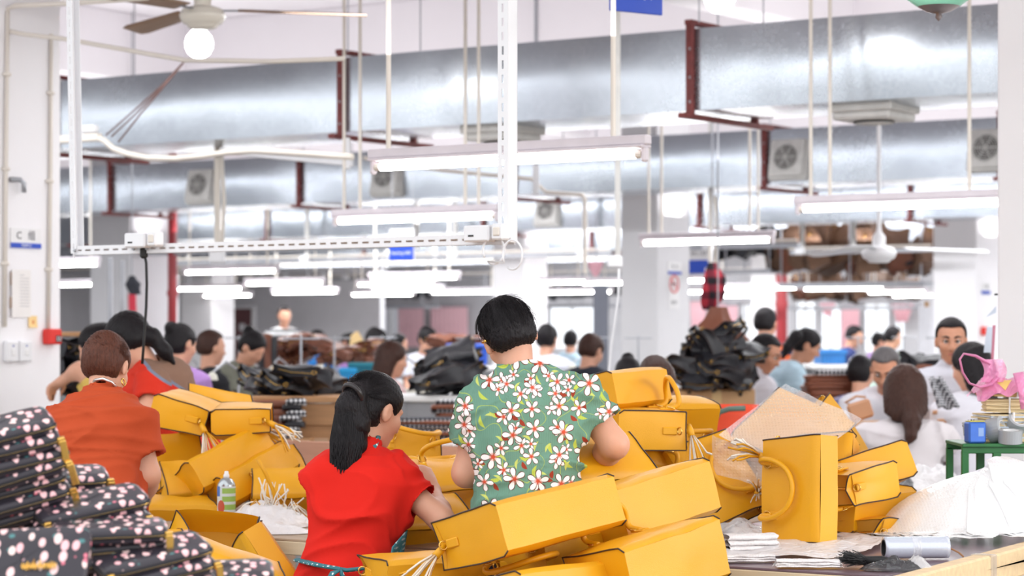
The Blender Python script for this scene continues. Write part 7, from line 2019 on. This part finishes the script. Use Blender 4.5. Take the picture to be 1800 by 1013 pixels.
# brown shopper strap in front of the blouse
p = P(1512, 722, 12.6); t = thing('leather_bag', 'flat tan leather bag held beside the white blouse', 'bag', p - D(0, 0, .05))
MB().box(p, (.125, .034, .10), Matrix.Translation(p) @ Matrix.Rotation(radians(-18), 4, 'Y') @ Matrix.Translation(-p), .012).build('bag_body', L_tan, t)
MB().tube([p + D(-.05, 0, .03), p + D(-.08, 0, .04), p + D(-.02, 0, .075), p + D(.03, 0, .07)], .006, 6, flat=.5).build('strap', L_tan, t, True)
# wooden work table and cabinet
def simple_table(label, px0, px1, ytop, Y, d, mtop, mleg, cab=False, name='work_table'):
    a, b = P(px0, ytop, Y), P(px1, ytop, Y); w = b.x - a.x; z = a.z
    t = thing(name, label, 'table', ((a.x + b.x) / 2, Y + d / 2, 0))
    MB().box((0, 0, z - .018), (w, d, .036), None, .005).build('tabletop', mtop, t, world=False)
    for sx in (-1, 1):
        for sy in (-1, 1): MB().box((sx * (w / 2 - .05), sy * (d / 2 - .05), (z - .036) / 2), (.06, .06, z - .036), None, .004).build('leg', mleg, t, world=False)
    MB().box((0, -d / 2 + .04, z - .1), (w - .1, .02, .12), None, .003).build('apron_board', mleg, t, world=False)
    if cab:
        c = MB().box((w / 2 - .26, 0, z / 2 - .03), (.36, d - .1, z - .1), None, .005).build('cabinet', mleg, t, world=False)
        MB().box((w / 2 - .26, -d / 2 + .035, z / 2 - .06), (.26, .02, z - .34), None, .004).build('cabinet_door', mat('cabinet_recess', srgb(196, 160, 130), .6), c, world=False)
    return t
M_oak = mat('oak_brown', srgb(172, 128, 88), .6, var=.12, vscale=5, stretch=(1, 8, 8))
simple_table('wooden work table with the heap of black leather bags on it', 440, 618, 697, 13.2, .8, M_oak, M_oak, True)
simple_table('white topped sewing table with a black bundle behind the seated woman in red', 690, 840, 696, 14.6, .7, M_ttop, M_leg)
simple_table('long work table before the light blue woman', 1380, 1520, 715, 14.8, .9, M_oak, M_leg)
simple_table('work table behind the green stand and the white blouse', 1590, 1860, 700, 13.2, .6, M_oak, M_leg)
simple_table('bench under the heap by the middle pillar', 1060, 1300, 718, 14.8, .9, M_oak, M_leg)
simple_table('table with blue crates in the middle rows', 575, 700, 672, 18.4, .8, M_ttop, M_leg)
simple_table('table carrying the blue crate behind the floral shirt', 770, 900, 645, 20.2, .8, M_ttop, M_leg)
simple_table('table of the brown leather bags in the sewing rows', 440, 560, 650, 19.0, .9, M_ttop, M_leg)
simple_table('low shelf board under the white topped sewing table', 690, 830, 773, 13.35, .9, M_oak, M_leg)
simple_table('low bench in front of the wooden work table', 445, 545, 773, 12.95, .35, M_oak, M_leg)
simple_table('table under the blue crate behind the brown leather stack', 1425, 1505, 641, 19.4, .6, M_ttop, M_leg)
simple_table('table with black bags behind the standing man', 1585, 1655, 676, 15.8, .6, M_ttop, M_leg)
simple_table('work table in front of the white blouse, mostly hidden', 1490, 1700, 746, 12.4, .6, M_oak, M_leg)
# crates
def crate(label, px, y0, y1, Y, w, d, m, m2=None):
    z1, z0 = P(px, y0, Y).z, P(px, y1, Y).z; h = z1 - z0; p = P(px, 0, Y)
    t = thing('plastic_crate', label, 'crate', (p.x, Y + d / 2, z0), .08); th = .012
    for sg in (-1, 1):
        MB().box((0, sg * (d / 2 - th / 2), h / 2), (w, th, h), None, .004).build('long_side', m, t, world=False)
        MB().box((sg * (w / 2 - th / 2), 0, h / 2), (th, d, h), None, .004).build('short_side', m, t, world=False)
    MB().box((0, 0, .008), (w - .02, d - .02, .016)).build('crate_base', m, t, world=False)
    MB().box((0, -d / 2 - .004, h - .02), (w + .02, .02, .03), None, .005).build('rim', m2 or m, t, world=False)
    for i in range(6): MB().box((-w / 2 + w * (i + .5) / 6, -d / 2 - .003, h * .45), (.012, .012, h * .8), None, .003).build('rib', m, t, world=False)
M_cb = mat('crate_blue', srgb(44, 92, 200), .4, var=.05); M_cl = mat('crate_sky', srgb(30, 164, 226), .4, var=.05); M_ct = mat('crate_teal', srgb(24, 128, 144), .45, var=.05); M_cp = mat('crate_grey', srgb(186, 188, 206), .5)
crate('teal crate above the deep blue one in the sewing rows', 640, 638, 658, 18.5, .26, .35, M_ct)
crate('sky blue crate next to the teal one', 609, 647, 668, 18.35, .12, .3, M_cl)
crate('deep blue crate under the teal one', 630, 659, 672, 18.4, .28, .35, M_cb)
crate('pale grey crate beside the sky blue one', 582, 650, 672, 18.6, .14, .3, M_cp)
crate('large blue crate with brown leather on top behind the floral shirt', 818, 604, 641, 20.3, .34, .4, M_cb)
crate('blue crate behind the brown leather stack', 1463, 615, 640, 19.5, .2, .3, mat('crate_mid_blue', srgb(40, 120, 190), .45))
heap([tw1], [P(798, 602, 20.5), P(820, 598, 20.6), P(842, 603, 20.5)], 'brown leather bag,', 'in the large blue crate', 'brown leather bags in the large blue crate', 12, 1)
# tan board, brown and black panel, dark panel
def board(name, label, cat, pts, Y0, Y1, m, th=.02, part='board'):
    t = thing(name, label, cat, P(*pts[0], Y0)); 
    q = [P(x, y, Y0 + (Y1 - Y0) * i / (len(pts) - 1)) for i, (x, y) in enumerate(pts)]
    mb = MB(); mb.add(q, [tuple(range(len(q)))]); mb.build(part, m, t, thick=th); return t
board('tan_board', 'tan cardboard sheet standing askew among the sewing rows', 'board', [(612, 628), (617, 590), (628, 582), (656, 630)], 20.9, 21.0, mat('tan_card', srgb(206, 176, 124), .7, var=.05))
board('leather_sheet', 'brown leather panel with black borders held up in the sewing rows', 'leather', [(460, 650), (457, 596), (464, 586), (476, 588), (484, 600), (480, 648)], 18.9, 19.0, L_brn, .03)
for x0, x1 in ((456, 463), (478, 486)): board('leather_strip', 'black border strip of the brown panel, ' + ('nearer the bun' if x0 < 460 else 'nearer the brown bags'), 'leather', [(x0, 650), (x0, 594), (x1, 590), (x1, 650)], 18.8, 18.85, L_blk, .02)
# maroon framed board on the pillar
M, q = front_face(col5, 350, 560); 
p = PB(284, 585, 22.5)
t = thing('notice_board', 'maroon board in a white metal frame between the grey pillars', 'board', p, -TH)
w_, h_ = .5, 1.0
Lr = mat('maroon_glass', srgb(120, 76, 78), .25, var=.1, vscale=2)
MB().box((0, 0, -h_ * .1), (w_, .03, h_), None, .004).build('panel', Lr, t, world=False)
for sg in (-1, 1): MB().box((sg * w_ / 2, -.01, -h_ * .1), (.05, .05, h_ + .05), None, .006).build('frame_side', M_white, t, world=False)
MB().box((0, -.01, h_ * .4), (w_ + .05, .05, .05), None, .006).build('frame_top', M_white, t, world=False)
for sg in (-1, 1): MB().box((sg * w_ * .45, .03, -h_ * .75), (.04, .04, p.z * 2), None, .004).build('stand_leg', M_steel, t, world=False)
p = PB(233, 555, 20.285)
t = thing('red_banner', 'narrow red paper banner hanging on the far grey pillar', 'banner', p, -TH)
MB().grid(lambda u_, v_: ((u_ - .5) * .12, .006 * sin(v_ * 5), (v_ - .5) * .5), 3, 8).build('paper', mat('banner_red', srgb(226, 64, 84), .6), t, thick=.002, world=False)
MB().tube([(-.06, 0, .25), (.06, 0, .25)], .006, 6).build('top_rod', M_steel, t, world=False)
# shelf at the left, dark
p = P(132, 590, 15.2)
t = thing('storage_shelf', 'shelf with a wooden board beside the near pillar, filled with black bags', 'shelf', (p.x, p.y, 0))
for z in (P(0, 588, 15.2).z, .9, .45): MB().box((p.x, p.y, z), (.55, .5, .03), None, .004).build('shelf_board', M_oak, t)
for sx in (-1, 1):
    for sy in (-1, 1): MB().box((p.x + sx * .26, p.y + sy * .23, .95), (.03, .03, 1.9), None, .003).build('post', M_steel, t)
# overhead racks with dark and brown goods, and their bags
def rack(label, x0, x1, y, b, tpl, n, seed, lab2, grp, hgt=1.5):
    z = PB((x0 + x1) / 2, y, b).z; a0, a1 = AB(PB(x0, y, b))[0], AB(PB(x1, y, b))[0]
    t = thing('overhead_rack', label, 'rack', U((a0 + a1) / 2, b, z), -TH); w = a1 - a0
    MB().box((0, 0, -.02), (w, .5, .03), None, .004).build('rack_board', M_steel, t, world=False)
    for sg in (-1, 1):
        MB().box((0, sg * .25, 0), (w, .03, .05), None, .003).build('rack_rail', M_steel, t, world=False)
        for sx in (-1, 0, 1): MB().tube([(sx * w * .48, sg * .25, 0), (sx * w * .48, sg * .25, ZC - z)], .012, 6).build('hanger', M_steel, t, world=False)
    rr = random.Random(seed)
    for i in range(n):
        a = a0 + (a1 - a0) * (i + .5) / n
        e = (rr.uniform(-.5, .5), rr.uniform(-.4, .4), rr.uniform(0, 6.28)); s_ = hgt * rr.uniform(.8, 1.15); q = U(a, b + rr.uniform(-.1, .1), z + .14 * s_)
        o = dup(rr.choice(tpl), q, e, lab2 + ', ' + NTH[i % 12] + (' ' if i < 12 else ' more ') + 'along the row', s_); o['group'] = grp
tw2 = soft_bag('x', mat('dark_tan_leather', srgb(112, 82, 62), .6, var=.15, vscale=5), 74, (.42, .34, .18), 'g')
rack('overhead rack piled with brown and black leather before the back windows', 1385, 1640, 500, 27.5, [tw2, tw2, tb1, tw1], 14, 3, 'leather bag on the overhead rack before the back windows', 'leather bags on the overhead rack')
rack('overhead rack with black goods beside the short power rail', 1215, 1372, 478, 27.5, [tb1, tb2], 7, 4, 'black leather bag on the overhead rack by the middle pillar', 'black leather bags on the rack by the pillar')
rack('far overhead rack with brown goods just over the windows', 1390, 1610, 541, 41.5, [tw2, tw2, tw1], 12, 5, 'brown leather bag on the far rack just over the windows', 'brown leather bags on the far rack')
rack('far overhead rack with black goods over the grey wall', 480, 760, 540, 40.0, [tb1, tb2], 14, 6, 'black leather bag on the far rack over the grey wall', 'black leather bags on the far rack over the grey wall')
rack('far overhead rack with black goods over the bright window', 940, 1085, 538, 42.0, [tb1, tb2], 7, 7, 'black leather bag on the far rack over the bright window', 'black leather bags on the far rack over the bright window')
for x in (tb1, tb2, tw1, tw2): cleanup(x)
# curtains
M_cur = mat('pink_curtain', srgb(240, 196, 204), .8, var=.06, vscale=3, trans=0.0)
def curtain(label, x0, x1, y0, y1, b, n=6, tie=0.0):
    z1, z0 = PB(x0, y0, b).z, PB(x0, y1, b).z; a0, a1 = AB(PB(x0, 590, b))[0], AB(PB(x1, 590, b))[0]
    t = thing('curtain', label, 'curtain', U((a0 + a1) / 2, b, z0))
    def fn(u_, v_):
        k = 1 - tie * (1 - v_) ; uu = .5 + (u_ - .5) * k
        return U(a0 + (a1 - a0) * uu, b + .05 * sin(u_ * n * 2 * pi) * (.4 + .6 * (1 - v_)), z0 + (z1 - z0) * v_)
    MB().grid(fn, n * 8, 6).build('curtain_cloth', M_cur, t, True)
    MB().tube([U(a0 - .1, b + .01, z1 + .02), U(a1 + .1, b + .01, z1 + .02)], .015, 6).build('curtain_rod', M_steel, t)
for x0, x1, y0, y1, tie, lb in ((642, 662, 535, 606, 0, 'rosy curtain beside the narrow bright window in the middle'), (700, 745, 540, 610, 0, 'wide pale pink curtain left of the floral shirt, near the bright slit'), (757, 822, 540, 608, 0, 'pale pink curtain drawn across behind the blue crate'),
    (1213, 1242, 530, 608, .3, 'pink curtain tied beside the middle pillar'), (1252, 1275, 534, 566, .5, 'scrap of pink curtain behind the hanging hides'), (1272, 1297, 538, 610, 0, 'dusty pink curtain by the narrow window'), (1440, 1470, 533, 556, .7, 'pink curtain knotted short in the middle of the back window'), (1479, 1511, 538, 612, 0, 'plain pinkish curtain between the back windows'), (1566, 1606, 535, 566, .5, 'pink curtain gathered at the end of the back windows')):
    curtain(lb, x0, x1, y0, y1, BW - .25, max(2, int((x1 - x0) / 8)), tie)
# dark post beside the window, white rolls
p = P(1056, 0, 30.0); zt = P(0, 500, 30).z
t = thing('dark_screen', 'tall dark grey screen standing beside the bright window', 'screen', (p.x, 30, 0)); MB().box((p.x, 30, zt / 2), (.19, .06, zt), None, .006).build('panel', mat('screen_grey', srgb(84, 86, 96), .6), t); MB().box((p.x, 30, .03), (.24, .3, .06), None, .006).build('foot', M_leg, t)
p = P(1629, 0, 22.0); z0, z1 = P(0, 622, 22).z, P(0, 540, 22).z
t = thing('fabric_roll', 'white fabric roll standing upright before the far grey pillar', 'roll', (p.x, 22, 0)); MB().lathe([(.02, .02), (.07, 0), (.072, z1), (.02, z1), (.02, .02)], 20, Matrix.Translation((p.x, 22, 0))).build('fabric', mat('roll_white', srgb(236, 236, 242), .7), t, True)
MB().lathe([(.02, 0), (.02, z1 + .05), (.014, z1 + .05)], 12, Matrix.Translation((p.x, 22, 0))).build('core', Mc, t, True)
# orange basket with a green and grey grip
p = P(1276, 745, 10.8); z1, z0 = P(0, 712, 10.8).z, P(0, 790, 10.8).z
t = thing('plastic_basket', 'orange red plastic basket behind the yellow handbags', 'basket', (p.x, 10.8, z0)); M_or = mat('basket_orange', srgb(238, 76, 40), .4, var=.04)
MB().grid(lambda u_, v_: D(p.x + (.13 + .02 * v_) * (abs(cos(u_ * 2 * pi)) ** .5) * (1 if cos(u_ * 2 * pi) > 0 else -1), 10.8 + .12 * (abs(sin(u_ * 2 * pi)) ** .5) * (1 if sin(u_ * 2 * pi) > 0 else -1), z0 + (z1 - z0) * v_), 36, 4).build('basket_wall', M_or, t, True, thick=.006)
MB().box((p.x, 10.8, z0 + .005), (.24, .22, .01), None, .003).build('basket_floor', M_or, t)
MB().tube([P(1258, 738, 10.6), P(1264, 725, 10.6), P(1282, 719, 10.6), P(1310, 718, 10.6)], .012, 8).build('grip', mat('grip_green', srgb(90, 110, 100), .5), t, True)
p0 = P(1276, 800, 10.8)
t = thing('stool', 'small wooden stool under the orange red basket', 'stool', (p0.x, 10.8, 0))
MB().box((p0.x, 10.8, z0 - .015), (.34, .3, .03), None, .005).build('seat', M_oak, t)
for sx in (-1, 1):
    for sy in (-1, 1): MB().box((p0.x + sx * .14, 10.8 + sy * .12, (z0 - .03) / 2), (.035, .035, z0 - .03), None, .003).build('leg', M_oak, t)
# boards closing the back of the tables
t = thing('wooden_tray', 'long reddish wooden tray along the back of the tables between the women', 'tray', U(AB(P(520, 790, 10.0))[0], 8.55, TZ), -TH)
M_rw = mat('reddish_wood', srgb(196, 146, 120), .55, var=.1, vscale=5, stretch=(1, 9, 9))
c0 = AB(P(480, 780, 9.9))
for x0, x1, y0, y1 in ((500, 590, 776, 812), (680, 806, 784, 812)):
    a = PB(x0, y0, 8.62); b = PB(x1, y0, 8.62); ab0, ab1 = AB(a)[0], AB(b)[0]; zt = PB((x0 + x1) / 2, y0, 8.62).z
    MB().ubox(ab0, ab1, 8.62, 8.645, TZ - .03, zt, .003).build('tray_side', M_rw, t)
MB().ubox(AB(PB(500, 800, 8.62))[0], AB(PB(806, 800, 8.62))[0], 8.55, 8.645, TZ - .03, TZ - .005, .003).build('tray_base', M_rw, t)
a = PB(765, 778, 8.75)
t = thing('white_board', 'white board lying on the wooden tray behind the bags', 'board', a, -TH); MB().box((0, 0, 0), (.36, .22, .02), None, .004).build('panel', M_white, t, world=False); MB().box((0, -.1, -.06), (.34, .02, .1), None, .003).build('edge', M_rw, t, world=False)
# stool under the seated woman
j = red['J']
t = thing('stool', 'wooden stool under the seated woman in red', 'stool', (j['pel'].x, j['pel'].y, 0)); zt = j['pel'].z - .155
MB().box((j['pel'].x, j['pel'].y, zt - .015), (.34, .28, .03), None, .006).build('seat', M_oak, t)
for sx in (-1, 1):
    for sy in (-1, 1): MB().box((j['pel'].x + sx * .14, j['pel'].y + sy * .11, (zt - .03) / 2), (.035, .035, zt - .03), None, .003).build('leg', M_oak, t)
